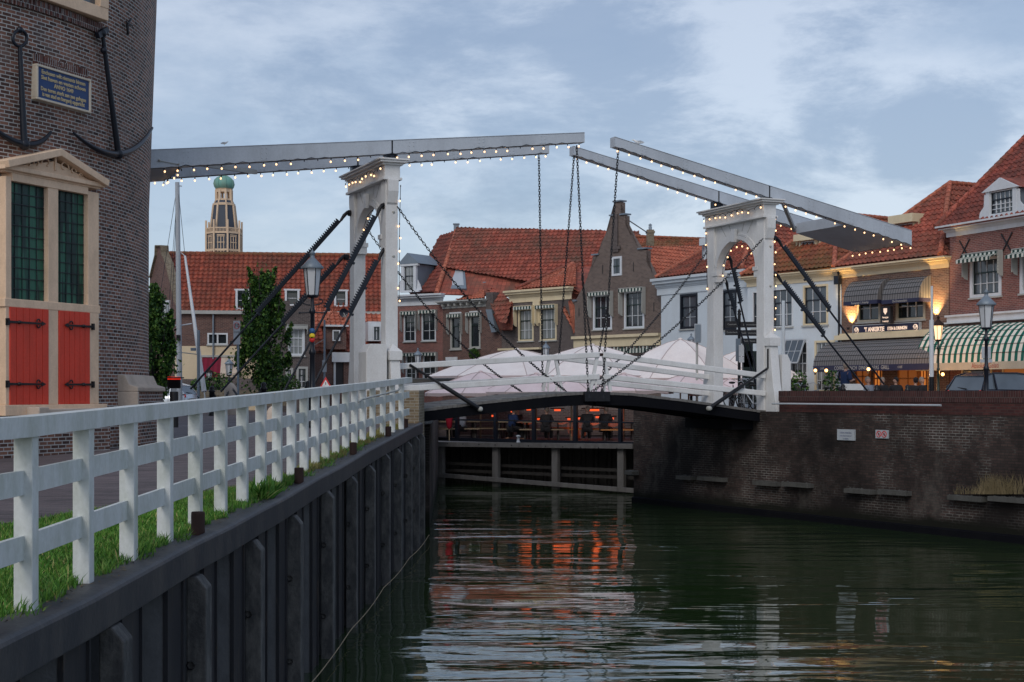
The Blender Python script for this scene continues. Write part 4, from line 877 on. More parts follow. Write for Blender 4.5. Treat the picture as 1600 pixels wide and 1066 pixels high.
for i,(x0,x1,xm,yy0) in enumerate(((1065,1137,1093,744),(1185,1272,1225,753),(1328,1425,1376,765),(1490,1612,1548,776))):
    for j,(a,c) in enumerate(((x0,xm-5),(xm+5,x1))):
        u0,u1=Q.px(a,yy0)[0],Q.px(c,yy0)[0]; z=Q.px((a+c)/2,yy0+2+j*2)[1]; f=MB(); Q.box(f,u0,u1,.0,.24,z-.07,z+.05)
        for _ in range(14): pp=Q.P(random.uniform(u0,u1),random.uniform(.05,.2),z+.05); f.sphere(pp,random.uniform(.012,.035),5,4)
        tag(f.build('fender_beam','ledge_wood',bevel=.012),f"{'left' if j==0 else 'right'} timber fender beam of the {labs[i]} on the brick quay wall",'fender','timber fender beams on the quay wall')
f=MB(); Q.box(f,-.12,.32,.0,.3,Q.px(1000,738)[1]-.1,Q.px(1000,738)[1]+.04); tag(f.build('fender_beam','ledge_wood',bevel=.012),'short timber fender block wrapped round the left corner of the quay wall','fender','timber fender beams on the quay wall')
mb=MB()
for i in range(420):
    px=random.gauss(1560,26); px=min(1640,max(1500,px)); u=Q.px(px,772)[0]; z=Q.px(px,772)[1]; p=Q.P(u,random.uniform(.03,.2),z); h=random.uniform(.15,.62)*(1 if px>1535 else .5); d=V((random.gauss(0,.18),random.gauss(0,.12),1)).normalized()*h; s=KD*.006
    mb.add([p-s,p+s,p+d*.6+s*.8,p+d*.6-s*.8,p+d+KD*random.gauss(0,.05)],[(0,1,2,3),(3,2,4)])
NTt=NT('straw'); n=NTt.noise(3,3,.6); m=NTt.mix((n,0),(.12,.10,.05),(.28,.22,.13)); NTt.l(m,2,NTt.b,'Base Color'); NTt.setp(.9,0,.1)
tag(mb.build('dry_grass','straw'),'tuft of dry straw coloured grass growing on the rightmost fender of the quay wall','grass')
def wallsign(px0,px1,y0,y1,label,body):
    u0,u1,z0,z1=Q.R(px0,px1,y0,y1); r=thing('wall_sign',label,'sign',Q.P((u0+u1)/2,0,z0)); f=MB(); Q.box(f,u0,u1,.0,.05,z0,z1); f.build('panel','sign_grey',r); return r,u0,u1,z0,z1
r,u0,u1,z0,z1=wallsign(1310,1337,671,688,'small white sign with three lines of text on the brick quay wall','')
for k,s_ in enumerate(('STRENG VERBODEN','AAN DEZE KADE AF','TE MEREN')): text('lettering',s_,.065,'text_blue',r,Q.P((u0+u1)/2,.053,z1-.10-.085*k),Q.u,UP,Q.n,ext=.001,sx=.78)
r,u0,u1,z0,z1=wallsign(1370,1389,672,685,'small white sign with two red prohibition circles on the brick quay wall','')
for k in (0,1):
    c=Q.P(u0+(u1-u0)*(.28+.44*k),.055,(z0+z1)/2); f=MB(); rr=(z1-z0)*.36; f.tube([c+Q.u*math.cos(a)*rr+UP*math.sin(a)*rr for a in [k2*math.pi/10 for k2 in range(20)]],.011,5,closed=True); f.beam(c+(Q.u*-.7+UP*.7)*rr,c+(Q.u*.7-UP*.7)*rr,.012,.014,up=Q.n); f.build('ring','sign_red',r)
    f=MB(); f.beam(c+UP*rr*.4-Q.u*rr*.1,c-UP*rr*.5+Q.u*rr*.1,.02,.008,up=Q.n); f.beam(c+Q.u*rr*.35,c-Q.u*rr*.35,.02,.008,up=Q.n); f.build('symbol','sign_black',r)
# left abutment
b=MB(); A0=V((-2.55,36.5,0)); b.prism([(-3.6,36.5,-1),(-2.30,36.5,-1),(-2.30,38.6,-1),(-2.55,41.0,-1),(-3.6,41,-1)][::-1],(0,0,E+.03+1)); 
tag(b.build('bridge_pier','brick_yellow',bevel=.02),'weathered yellow brick pier where the white fence meets the bridge','pier')
b=MB(); b.prism([(-3.3,41.05,-1),(-2.3,41.05,-1),(-3.0,60,-1),(-3.6,66,-1),(-6,66,-1)][::-1],(0,0,E-.95+1)); tag(b.build('quay_wall','quay_brick'),'dark brick left bank wall behind the bridge','quay wall')
# right street slab (behind the parapet) 
st=MB(); zr=E-.82; st.poly([Q.P(-.0,-.35,zr),Q.P(34,-.35,zr),Q.P(60,-60,zr),Q.P(30,-75,zr)]+[r0+ang*14+V((0,0,zr))]); struct(st.build('quay_street','pavers'))
b=MB(); b.poly([(-3.6,61.5,E-1.9),(8,61.5,E-1.9),(8,66.2,E-1.9),(-3.6,66.2,E-1.9)])
# ============================================================ houses
def wallmesh(fr,u0,u1,z0,z1,holes,depth=8.,rev=.14,top=None,sides=True):
    mb=MB(); us=sorted({u0,u1,*[min(max(h[0],u0),u1) for h in holes],*[min(max(h[1],u0),u1) for h in holes]}); zs=sorted({z0,z1,*[min(max(h[2],z0),z1) for h in holes],*[min(max(h[3],z0),z1) for h in holes]})
    for a,b in zip(us,us[1:]):
        for c,d in zip(zs,zs[1:]):
            um,zm=(a+b)/2,(c+d)/2
            if any(h[0]<um<h[1] and h[2]<zm<h[3] for h in holes): continue
            if b-a>1e-4 and d-c>1e-4: mb.poly([fr.P(a,0,c),fr.P(b,0,c),fr.P(b,0,d),fr.P(a,0,d)])
    for h in holes:
        a,b,c,d=h; mb.poly([fr.P(a,0,c),fr.P(a,0,d),fr.P(a,-rev,d),fr.P(a,-rev,c)]); mb.poly([fr.P(b,0,c),fr.P(b,-rev,c),fr.P(b,-rev,d),fr.P(b,0,d)])
        mb.poly([fr.P(a,0,c),fr.P(a,-rev,c),fr.P(b,-rev,c),fr.P(b,0,c)]); mb.poly([fr.P(a,0,d),fr.P(b,0,d),fr.P(b,-rev,d),fr.P(a,-rev,d)])
    if sides:
        mb.poly([fr.P(u0,0,z0),fr.P(u0,0,z1),fr.P(u0,-depth,z1),fr.P(u0,-depth,z0)]); mb.poly([fr.P(u1,0,z0),fr.P(u1,-depth,z0),fr.P(u1,-depth,z1),fr.P(u1,0,z1)]); mb.poly([fr.P(u0,-depth,z0),fr.P(u0,-depth,z1),fr.P(u1,-depth,z1),fr.P(u1,-depth,z0)])
        mb.poly([fr.P(u0,0,z1),fr.P(u1,0,z1),fr.P(u1,-depth,z1),fr.P(u0,-depth,z1)])
    if top: mb.prism([fr.P(u,0,z) for u,z in top],-fr.n*.3)
    return mb
def window(root,fr,h,nx=2,ny=3,split=.36,frame='white_paint',glass='glass',sash=None,sill=True,proud=.03,cas=.09,mun=.028,pair=False,name='window'):
    a,b,c,d=h; f=MB(); o0,o1=-.13,proud
    fr.box(f,a,a+cas,o0,o1,c,d); fr.box(f,b-cas,b,o0,o1,c,d); fr.box(f,a+cas,b-cas,o0,o1-.003,d-cas,d); fr.box(f,a+cas,b-cas,o0,o1-.003,c,c+cas*.8)
    if pair: m=(a+b)/2; fr.box(f,m-cas*.5,m+cas*.5,o0,o1-.005,c+cas*.8,d-cas)
    w_=f.build(name,frame,root); ia,ib,ic,id_=a+cas,b-cas,c+cas*.8,d-cas; zs=id_-(id_-ic)*split
    p=MB(); p.poly([fr.P(ia,-.10,ic),fr.P(ib,-.10,ic),fr.P(ib,-.10,zs),fr.P(ia,-.10,zs)]); p.poly([fr.P(ia,-.075,zs),fr.P(ib,-.075,zs),fr.P(ib,-.075,id_),fr.P(ia,-.075,id_)]); p.build('pane',glass,w_)
    s=MB(); t=mun
    for k in range(1,nx): u=ia+(ib-ia)*k/nx; fr.box(s,u-t/2,u+t/2,-.10,-.05,ic,id_)
    nl=max(1,round((ny)*(1-split))); nu=max(1,ny-nl)
    for k in range(1,nl): z=ic+(zs-ic)*k/nl; fr.box(s,ia,ib,-.10,-.055,z-t/2,z+t/2)
    for k in range(1,nu): z=zs+(id_-zs)*k/nu; fr.box(s,ia,ib,-.08,-.045,z-t/2,z+t/2)
    if ny>1 or nx>1: s.build('glazing_bar','white_paint' if frame!='blue_black' else 'sign_grey',w_)
    s=MB(); e=.035
    for x0,x1,z0,z1 in ((ia,ia+e,ic,id_),(ib-e,ib,ic,id_),(ia+e,ib-e,ic,ic+e),(ia+e,ib-e,id_-e,id_),(ia+e,ib-e,zs-.025,zs+.03)): fr.box(s,x0,x1,-.095,-.045+.001*(z0>ic),z0,z1)
    s.build('sash',sash or 'green_black',w_)
    if sill: s=MB(); fr.box(s,a-.05,b+.05,-.05,.09,c-.07,c-.001); s.build('sill','trim_grey',w_)
    return w_
def blind(root,fr,h,proj=.28,frac=.55,board='trim_grey',val='stripe_small',top=.0,awn=False):
    a,b,c,d=h; H=(d-c); m=MB(); z1=d+.12+top; o=.035
    fr.box(m,a-.13,b+.13,o,o+proj,z1,z1+.035); zb=z1-H*frac
    for u in (a-.13,b+.10):
        m.prism([fr.P(u,o,zb),fr.P(u,o+proj*.55,zb+.05),fr.P(u,o+proj,zb+.22),fr.P(u,o+proj-.04,z1),fr.P(u,o,z1)],fr.u*.03)
    bx=m.build('blind_box',board,root); m=MB(); L=b-a+.26; n=max(4,int(L/.13)); z=z1-.02
    for k in range(n):
        u0,u1=a-.13+L*k/n,a-.13+L*(k+1)/n; pts=[fr.P(u0,o+proj,z),fr.P(u0,o+proj,z-.14)]+[fr.P(u0+(u1-u0)*q,o+proj,z-.14-.07*math.sin(math.pi*q)) for q in (.25,.5,.75)]+[fr.P(u1,o+proj,z-.14),fr.P(u1,o+proj,z)]; m.poly(pts)
    if awn: m.prism([fr.P(a-.08,o+.02,z),fr.P(a-.08,o+proj+.35,z-.22),fr.P(a-.08,o+proj+.35,z-.36),fr.P(a-.08,o+proj+.33,z-.36),fr.P(a-.08,o+proj+.33,z-.24),fr.P(a-.08,o+.02,z-.04)],fr.u*(L-.1))
    nn=max(3,int(H*frac/.15))
    for u in (a-.135,b+.135):
        for k in range(nn): q=z-.18-(H*frac-.3)*k/nn; m.poly([fr.P(u,o+proj,q),fr.P(u,o+proj-.07,q-.06),fr.P(u,o+proj,q-.12)])
    m.build('valence',val,bx)
def cornice(root,fr,u0,u1,z0,z1,mat,proj=.42,name='cornice',brackets=0):
    m=MB(); h=z1-z0
    for a,b,p in ((0,.42,.05),(.42,.50,.10),(.50,.66,.16),(.66,.84,proj*.75),(.84,1.,proj)): fr.box(m,u0-p*.4,u1+p*.4,.0,p,z0+h*a,z0+h*b)
    o=m.build(name,mat,root)
    if brackets:
        m=MB()
        for k in range(brackets): u=u0+(u1-u0)*(k+.5)/brackets; fr.box(m,u-.06,u+.06,0,proj*.7,z0+h*.3,z0+h*.66)
        m.build('bracket',mat,o)
    return o
def hip(root,fr,u0,u1,ze,za,depth,mat,oh=.3,rmat='tile_orange',ovl=.0):
    um=(u0+u1)/2; d=(u1-u0)/2; sl=(za-ze)/d; zo=ze+.03; L=fr.P(u0-ovl,oh,zo); R=fr.P(u1+ovl,oh,zo); A=fr.P(um,-d,za); Bk=fr.P(um,-depth,za); RB=fr.P(u1+ovl,-depth,ze); LB=fr.P(u0-ovl,-depth,ze)
    o=tiles('roof',[L,R,A],mat,root); tiles('roof',[R,RB,Bk,A],mat,root); tiles('roof',[LB,L,A,Bk],mat,root,under=False)
    up=V((0,0,.05)); ridge('ridge_tiles',R+up,A+up,rmat,o,.12); ridge('ridge_tiles',L+up,A+up,rmat,o,.10); ridge('ridge_tiles',A+up,Bk+up,rmat,o,.11); return L,R,A
def house(name,label,fr,z1,mat,wins,depth=8.,group=None,u0=0.,u1=None,top=None,cat='house'):
    u1=fr.w if u1 is None else u1; root=thing(name,label,cat,fr.P((u0+u1)/2,0,0),group); hs=[fr.R(*w['r']) for w in wins]
    wallmesh(fr,u0,u1,-.6,z1,hs,depth,top=top).build('wall',mat,root)
    for w,h in zip(wins,hs):
        k={q:v for q,v in w.items() if q not in ('r','blind')}; window(root,fr,h,**k)
        if 'blind' in w: blind(root,fr,h,**w['blind'])
    return root
GR='old houses along the canal street'
def awning(name,label,fr,u0,u1,ztop,zbot,proj,mat,valmat,vh=.32,seg=7,text_=None,cat='awning',group=None,ends=True,tmat='text_grey',tsize=.24):
    r=thing(name,label,cat,fr.P((u0+u1)/2,proj,zbot),group); pts=[(proj*math.sin(math.pi/2*k/seg)**1.0,ztop-(ztop-zbot)*(1-math.cos(math.pi/2*k/seg))) for k in range(seg+1)]
    m=MB(); m.sm=[]
    for (o0,z0),(o1,z1) in zip(pts,pts[1:]):
        n=len(m.f); m.poly([fr.P(u0,o1+.05,z1),fr.P(u1,o1+.05,z1),fr.P(u1,o0+.05,z0),fr.P(u0,o0+.05,z0)]); m.uvs[n]=[(u0,z1),(u1,z1),(u1,z0),(u0,z0)]
    if ends:
        for u in (u0,u1):
            n=len(m.f); P=[fr.P(u,.05,zbot)]+[fr.P(u,o+.05,z) for o,z in pts]; m.poly(P); m.uvs[n]=[(0,zbot)]+[(o,z) for o,z in pts]
    m.build('canopy',mat,r); m=MB()
    for k in range(1,seg): 
        o,z=pts[k]; m.beam(fr.P(u0,o+.055,z),fr.P(u1,o+.055,z),.02,.02)
    m.build('frame','black_iron',r)
    m=MB(); fr.box(m,u0,u1,proj+.03,proj+.055,zbot-vh,zbot); fr.box(m,u0,u0+.02,.1,proj+.03,zbot-vh,zbot); fr.box(m,u1-.02,u1,.1,proj+.03,zbot-vh,zbot); vo=m.build('valence',valmat,r)
    if text_: 
        for s_,uc,sz in text_: text('lettering',s_,sz,tmat,r,fr.P(uc,proj+.062,zbot-vh*.5),fr.u,UP,fr.n,ext=.002,sx=.85)
    return r
ZR=E-.85
# ---- 1 red brick shop at the right edge
fr1=Fr(1484,62.2,1600,58.0,ZR); c0=fr1.px(1490,370)[1]; c1=fr1.px(1490,353)[1]
b2=dict(frac=.62,awn=True,proj=.30)
h1=house('brick_house','red brick shop house with white cornice at the right edge, green striped awning below',fr1,c0+.01,'brick_red',[dict(r=(1516,1565,400,464),nx=4,ny=3,split=.37,glass='glass_blue',cas=.16,blind=b2),dict(r=(1594,1646,392,457),nx=4,ny=3,split=.37,glass='glass_blue',cas=.16,blind=b2)],depth=11,group=GR,u1=fr1.w+7)
cornice(h1,fr1,-.15,fr1.w+7,c0,c1,'white_paint',.5)
e0=fr1.P(-.35,.45,c1-.05); bk=-fr1.n*6.4+V((0,0,6.4*.865)); ln=fr1.u*(fr1.w+7.5)
o=tiles('roof',[e0,e0+ln,e0+ln+bk,e0+bk],'tile_dark',h1); ridge('ridge_tiles',e0+V((0,0,.04)),e0+bk+V((0,0,.06)),'tile_red',o,.13); ridge('ridge_tiles',e0+bk+V((0,0,.06)),e0+bk+ln+V((0,0,.06)),'tile_red',o,.13)
o=tiles('roof',[e0+bk,e0+bk+ln,e0+ln-fr1.n*12.8,e0-fr1.n*12.8],'tile_dark',h1)
m=MB(); g0=fr1.P(-.02,0,c1-.1); m.poly([g0,g0-fr1.n*12,g0-fr1.n*6+V((0,0,5.0))]); m.build('gable','brick_red',h1)
m=MB(); z0=fr1.px(1491,504)[1]; z1=fr1.px(1491,494)[1]; fr1.box(m,0,fr1.w+7,0,.16,z0,z1-.05); fr1.box(m,-.05,fr1.w+7,0,.24,z1-.05,z1+.03); fr1.box(m,-.1,fr1.w+7,0,.22,z0-.06,z0); m.build('fascia','white_paint',h1)
for (x,y) in ((1508,388),(1574,378)):
    u,z=fr1.px(x,y); m=MB()
    for sg in (-1,1): m.beam(fr1.P(u-.32*sg,.04,z+.35),fr1.P(u+.25*sg,.04,z-.38),.03,.05)
    m.build('wall_anchor','black_iron',h1)
# shop front below the awning
m=MB(); w_=fr1.w+7
for a,b,c,d in ((.9,2.6,.0,2.35),(3.4,5.2,.5,2.4),(5.6,7.2,.5,2.4)):
    f=MB(); fr1.box(f,a-.1,a,0,.05,c,d+.1); fr1.box(f,b,b+.1,0,.05,c,d+.1); fr1.box(f,a,b,0,.047,d,d+.1); fr1.box(f,a,b,0,.047,c,c+.1); sf=f.build('shop_window','cream_paint',h1); f=MB(); fr1.box(f,a,b,.0,.02,c+.1,d); f.build('pane','window_glow_dim' if a>1 else 'glass',sf)
dorm=MB(); zd0=fr1.px(1572,338)[1]; ua,ub=fr1.px(1553,320)[0],fr1.px(1601,320)[0]; zd1=fr1.px(1575,297)[1]; za_=fr1.px(1575,279)[1]
def dback(z,zb=c1-.05): return (z-zb)/.865-.45
of=-dback(zd0)+.05
fr1.box(dorm,ua,ua+.22,of-.1,of+.03,zd0,zd1); fr1.box(dorm,ub-.22,ub,of-.1,of+.03,zd0,zd1); fr1.box(dorm,ua,ub,of-.1,of+.04,zd0-.06,zd0+.07); dorm.prism([fr1.P(ua-.18,of-.1,zd1-.02),fr1.P(ub+.18,of-.1,zd1-.02),fr1.P((ua+ub)/2,of-.1,za_)],fr1.n*.2)
for sg,uu in ((-1,ua),(1,ub)): dorm.prism([fr1.P(uu,of-.06,zd0),fr1.P(uu+sg*.45,of-.06,zd0),fr1.P(uu+sg*.38,of-.06,zd0+.25),fr1.P(uu+sg*.15,of-.06,zd0+.45),fr1.P(uu+sg*.12,of-.06,zd1-.1),fr1.P(uu,of-.06,zd1-.1)],fr1.n*.06)
dm=dorm.build('dormer','white_paint',h1); window(dm,Fr.__new__(Fr),None) if False else None
class SubFr(Fr):
    def __init__(s,fr,off): s.o=fr.o+fr.n*off; s.u=fr.u; s.n=fr.n; s.w=fr.w
def dormer_body(parent,fr,u0,u1,z0,z1,of,za,depth,mat='zinc',rmat='tile_red'):
    m=MB(); fr.box(m,u0+.02,u1-.02,of-depth,of-.12,z0,z1); m.build('dormer_cheek',mat,parent)
    if za: m=MB(); m.prism([fr.P(u0-.2,of+.1,z1-.03),fr.P(u1+.2,of+.1,z1-.03),fr.P((u0+u1)/2,of+.1,za+.03)],-fr.n*depth); m.build('dormer_roof',rmat,parent)
def glz(parent,fr,h,of,nx,ny,glass='glass_blue',frame='white_paint',sash='blue_black'):
    s=SubFr(fr,of); return window(parent,s,h,nx=nx,ny=ny,frame=frame,glass=glass,sash=sash,sill=False,cas=.05,proud=.01)
glz(dm,fr1,(ua+.2,ub-.2,zd0+.07,zd1-.02),of-.02,5,4); dormer_body(dm,fr1,ua,ub,zd0,zd1,of-.1,za_,2.4)
s0=fr1.px(1461,575)[0]
ut=fr1.px(1487,510)[0]; pj=1.35
awning('awning','green and white striped curved awning over the shop at the right edge',fr1,-.45,fr1.w+6.5,fr1.px(1500,509)[1],fr1.px(1490,567,pj)[1],pj,'stripe_green','sand_trim',.30,text_=[('Absolute Gelati',fr1.px(1541,572,pj)[0],.30)],tmat='text_red')
# ---- 2 cafe
fr2=Fr(1315,68.3,1483,62.3,ZR); c0=fr2.px(1400,426)[1]; c1=fr2.px(1400,410)[1]
h2=house('cafe_house',"brown brick café house with cream cornice, two small grey awnings and a lit name board",fr2,c0,'brick_lit',[dict(r=(1340,1376,440,503),nx=2,ny=3,frame='sand_trim',cas=.12,glass='glass'),dict(r=(1400,1446,436,500),nx=3,ny=3,frame='sand_trim',cas=.12,glass='glass')],depth=9,group=GR)
cornice(h2,fr2,0,fr2.w,c0,c1,'cream_paint',.5); hip(h2,fr2,0,fr2.w,c1,fr2.px(1480,288,-fr2.w/2)[1],9,'tile_red',.5)
m=MB(); m.tube([fr2.P(-.02,.2,c1-.1),fr2.P(-.02,.14,c1-.5),fr2.P(-.02,.14,2.9)],.05,8); fr2.box(m,-.2,.12,.1,.3,c1-.75,c1-.35); m.build('drainpipe','blue_black',h2)
m=MB(); zl=fr2.px(1390,525)[1]; fr2.box(m,-.2,fr2.w-.2,0,.28,zl-.1,zl+.12); fr2.box(m,-.1,fr2.w-.3,0,.16,zl+.12,zl+.2); m.build('ledge','cream_paint',h2)
def upper_awn(x0,x1,yt,yb,s_,lab):
    u0,u1=fr2.px(x0,yb,.55)[0],fr2.px(x1,yb,.55)[0]; xm=(x0+x1)/2; return awning('window_awning',lab,fr2,u0,u1,fr2.px(xm,yt)[1],fr2.px(xm,yb-6,.7)[1],.7,'stripe_dark','signboard_blue',.17,6,[(s_,(u0+u1)/2,.15)],group='small grey awnings over the café windows')
upper_awn(1323,1376,439,476,"Restaurant 't Ankertje",'left one of the two small grey domed awnings above the café name board')
upper_awn(1383,1441,435,473,'De Drommedaris','right one of the two small grey domed awnings above the café name board')
sb=thing('name_board',"long dark name board lettered 't Ankertje on the café front",'sign',fr2.P(3,0.2,fr2.px(1390,516)[1])); u0,u1=fr2.px(1337,516)[0],fr2.px(1440,516)[0]; zc=fr2.px(1389,514)[1]
m=MB(); fr2.box(m,u0,u1,.02,.14,zc-.20,zc+.20); m.build('board','signboard_blue',sb); m=MB()
for a,b,c,d in ((u0-.03,u1+.03,zc+.2,zc+.23),(u0-.03,u1+.03,zc-.23,zc-.2),(u0-.03,u0,zc-.2,zc+.2),(u1,u1+.03,zc-.2,zc+.2)): fr2.box(m,a,b,.02,.16,c,d)
m.build('frame','sign_grey',sb)
text('lettering',"'T ANKERTJE",.27,'sign_text_lit',sb,fr2.P(u0+(u1-u0)*.33,.145,zc),fr2.u,UP,fr2.n,sx=.86,bold=.008); text('lettering','ETEN & DRINKEN',.20,'sign_text_lit',sb,fr2.P(u0+(u1-u0)*.68,.145,zc),fr2.u,UP,fr2.n,sx=.78,bold=.006)
for uu in (u0+.22,u1-.22):
    c=fr2.P(uu,.15,zc); m=MB(); m.lathe(c,[(.0001,.012),(.14,.012),(.14,-.01)],20,ax=(fr2.u,UP,fr2.n)); d=m.build('disc','sign_text_lit',sb)
    m=MB(); m.beam(c+UP*.11+fr2.n*.02,c-UP*.11+fr2.n*.02,.03,.02); m.beam(c+UP*.06-fr2.u*.06+fr2.n*.02,c+UP*.06+fr2.u*.06+fr2.n*.02,.025,.02); m.tube([c+fr2.u*math.cos(a)*.11+UP*(math.sin(a)*.11)+fr2.n*.02 for a in [math.pi+math.pi*k/8 for k in range(9)]],.018,5); m.build('anchor_emblem','signboard_blue',d)
bs=thing('beer_sign','small dark box sign with a lit shield between the two café windows','sign',fr2.P(fr2.px(1383,492)[0],.2,fr2.px(1383,505)[1])); a,b,c,d=fr2.R(1376,1391,479,506,.5); m=MB(); fr2.box(m,a,b,.35,.5,c,d); m.build('box','sign_black',bs)
um_=(a+b)/2; m=MB(); m.prism([fr2.P(um_-.11,.505,d-.08),fr2.P(um_+.11,.505,d-.08),fr2.P(um_+.11,.505,d-.24),fr2.P(um_,.505,d-.36),fr2.P(um_-.11,.505,d-.24)],fr2.n*.01); m.build('shield','sign_text_lit',bs)
text('lettering','Hertog Jan',.11,'sign_text_lit',bs,fr2.P(um_,.505,c+.28),fr2.u,UP,fr2.n,sx=.8); text('lettering',"'T ANKERTJE",.09,'sign_text_lit',bs,fr2.P(um_,.505,c+.10),fr2.u,UP,fr2.n,sx=.8)
pj=1.5; ua_=fr2.px(1272,570,pj)[0]; ub_=fr2.px(1452,572,pj)[0]
awning('awning','long dark grey curved awning over the café terrace',fr2,ua_,ub_,fr2.px(1390,531)[1],fr2.px(1360,570,pj)[1],pj,'stripe_dark','signboard_blue',.27,8,[('COFFEE  LUNCH  DINER  TAPAS  GRILL',fr2.px(1347,573,pj)[0],.24),('CAFÉ',fr2.px(1286,573,pj)[0],.14),('CAFÉ',fr2.px(1408,573,pj)[0],.14)])
# cafe front, lit from inside
for (x0,x1,yt,yb,g) in ((1338,1360,577,606,'window_glow_dim'),(1366,1378,577,612,'window_glow'),(1404,1436,577,612,'window_glow_dim'),(1438,1450,577,612,'window_glow')):
    a,b,c,d=fr2.R(x0,x1,yt-6,yb); f=MB(); 
    for q in ((a,a+.08,c,d),(b-.08,b,c,d),(a,b,d-.08,d),(a,b,(c+d)/2-.03,(c+d)/2+.03),((a+b)/2-.02,(a+b)/2+.02,c,d)): fr2.box(f,q[0],q[1],.02,.06,q[2],q[3])
    sf=f.build('shop_window','terrace_orange',h2); f=MB(); fr2.box(f,a,b,0,.02,c,d); f.build('pane',g,sf)
# dormer with black scalloped cheek
def flat_dormer(root,fr,x0,x1,yt,yb,yslab,of,label_glass='glass_blue',frame='cream_paint',cheek='black_iron',nx=2):
    s=SubFr(fr,of); a,b,c,d=s.R(x0,x1,yt,yb); m=MB(); zs=s.px((x0+x1)/2,yslab)[1]; s.box(m,a-.25,b+.25,-2.6,.3,d+.02,zs); s.box(m,a-.12,a,-.12,.05,c,d+.02); s.box(m,b,b+.12,-.12,.05,c,d+.02)
    for sg,uu in ((-1,a-.12),(1,b+.12)): m.prism([s.P(uu,-.06,c-.05),s.P(uu+sg*.3,-.06,c-.05),s.P(uu+sg*.22,-.06,c+.2),s.P(uu+sg*.06,-.06,(c+d)/2),s.P(uu+sg*.2,-.06,d)],s.n*.06) 
    o=m.build('dormer',frame,root,bevel=.01); m=MB(); s.box(m,a-.1,b+.1,-2.6,-.13,c-.4,d+.015); m.build('dormer_cheek',cheek,o); window(o,s,(a,b,c,d),nx=nx,ny=3,split=.45,frame='white_paint',glass=label_glass,sash='blue_black',sill=True,cas=.04,proud=.01)
    m=MB(); s.box(m,a-.3,b+.3,-.3,.22,c-.14,c-.08); m.build('dormer_flashing','zinc',o)
flat_dormer(h2,fr2,1401,1427,350,382,336,-1.3,nx=3)
# ---- 3 cream house
fr3=Fr(1168,73.4,1315,68.35,ZR); c0=fr3.px(1240,443)[1]; c1=fr3.px(1240,426)[1]
h3=house('cream_house','white plastered house with cream cornice and mossy tiled roof beside the café',fr3,c0,'white_render',[dict(r=(1176,1202,455,513),nx=2,ny=3,glass='glass_blue',sash='blue_black',cas=.06),dict(r=(1207,1239,451,511),nx=3,ny=3,glass='glass_blue',sash='blue_black',cas=.06),dict(r=(1255,1294,445,508),nx=3,ny=3,glass='glass_blue',sash='blue_black',cas=.10,frame='cream_paint'),dict(r=(1235,1262,534,614),nx=3,ny=5,split=.42,glass='glass_curtain',sash='sign_grey',cas=.06),dict(r=(1273,1305,532,612),nx=4,ny=5,split=.4,glass='glass_curtain',cas=.10,frame='cream_paint',sash='sign_grey')],depth=10,group=GR)
cornice(h3,fr3,0,fr3.w-.15,c0,c1,'cream_paint',.45); hip(h3,fr3,0,fr3.w,c1,fr3.px(1300,336,-fr3.w/2)[1],10,'tile_mossy',.5)
flat_dormer(h3,fr3,1252,1273,377,400,366,-1.1)
m=MB(); s=SubFr(fr3,.1); a,b,c,d=fr3.R(1230,1259,531,567); m.beam(fr3.P(a,.05,d),fr3.P(a,.5,c),.04,.04)
m=MB(); q=[fr3.P(a,.07,d),fr3.P(b,.07,d),fr3.P(b,.55,c),fr3.P(a,.55,c)]
for i,(p_,r_) in enumerate(zip(q,q[1:]+q[:1])): m.beam(p_,r_,.05,.06)
for k in (1,2): m.beam(q[0]+(q[1]-q[0])*k/3,q[3]+(q[2]-q[3])*k/3,.03,.03)
m.beam((q[0]+q[3])/2,(q[1]+q[2])/2,.03,.03); o=m.build('open_casement','sign_grey',h3); m=MB(); m.poly(q); m.build('pane','glass_blue',o)
# ---- 4 pale blue-white house
fr4=Fr(1033,80.2,1168,73.9,ZR-.1); c0=fr4.px(1060,459)[1]; c1=fr4.px(1060,433)[1]
h4=house('white_house','pale white house with dark blue window frames behind the right portal',fr4,c0,'white_render',[dict(r=(1063,1090,459,514),nx=2,ny=3,frame='blue_black',sash='blue_black',glass='glass_blue',cas=.12),dict(r=(1128,1151,453,516),nx=2,ny=3,frame='blue_black',sash='blue_black',glass='glass_blue',cas=.12),dict(r=(1160,1175,540,610),nx=1,ny=1,split=.3,frame='blue_black',cas=.1)],depth=10,group=GR)
cornice(h4,fr4,-.3,fr4.w,c0,c1,'white_render',.42); hip(h4,fr4,0,fr4.w,c1,fr4.px(1178,345,-fr4.w/2)[1],10,'tile_red',.4)
flat_dormer(h4,fr4,1104,1113,384,424,372,-.6,frame='white_render',nx=1)
# ---- 5 grey gabled house
fr5=Fr(898,86.5,1033,81.,ZR-.1); z5=fr5.px(1033,452)[1]
out=[(1033,451),(1021,431),(1010,409),(1010,391),(998,389),(986,369),(977,351),(977,337),(970,337),(970,316),(959.5,317),(959.5,338),(954,339),(953,354),(946,366),(939,381),(934,399),(926,401),(925,412),(914,443),(898,472)]
P5=[fr5.px(x,y) for x,y in out]; P5=[(min(u,fr5.w),z) for u,z in P5]; zb5=P5[-1][1]; zlow=min(P5[-1][1],P5[0][1])
W5=[dict(r=(927,956.5,460,515),nx=3,ny=3,cas=.13,sash='green_black',blind=dict(frac=.72,proj=.32)),dict(r=(975.5,1007,454,513),nx=3,ny=3,cas=.13,sash='green_black',blind=dict(frac=.72,proj=.32))]
zmid=fr5.px(965,449)[1]+.35
h5=house('gabled_house','tall grey brick house with a bell shaped stepped gable and small attic window',fr5,zlow-.02,'brick_grey',W5,depth=9,group=GR)
h5w=MB(); pl5=[(0,zlow-.02)]+[(max(0,u),z) for u,z in P5[::-1]]+[(fr5.w,zlow-.02)]
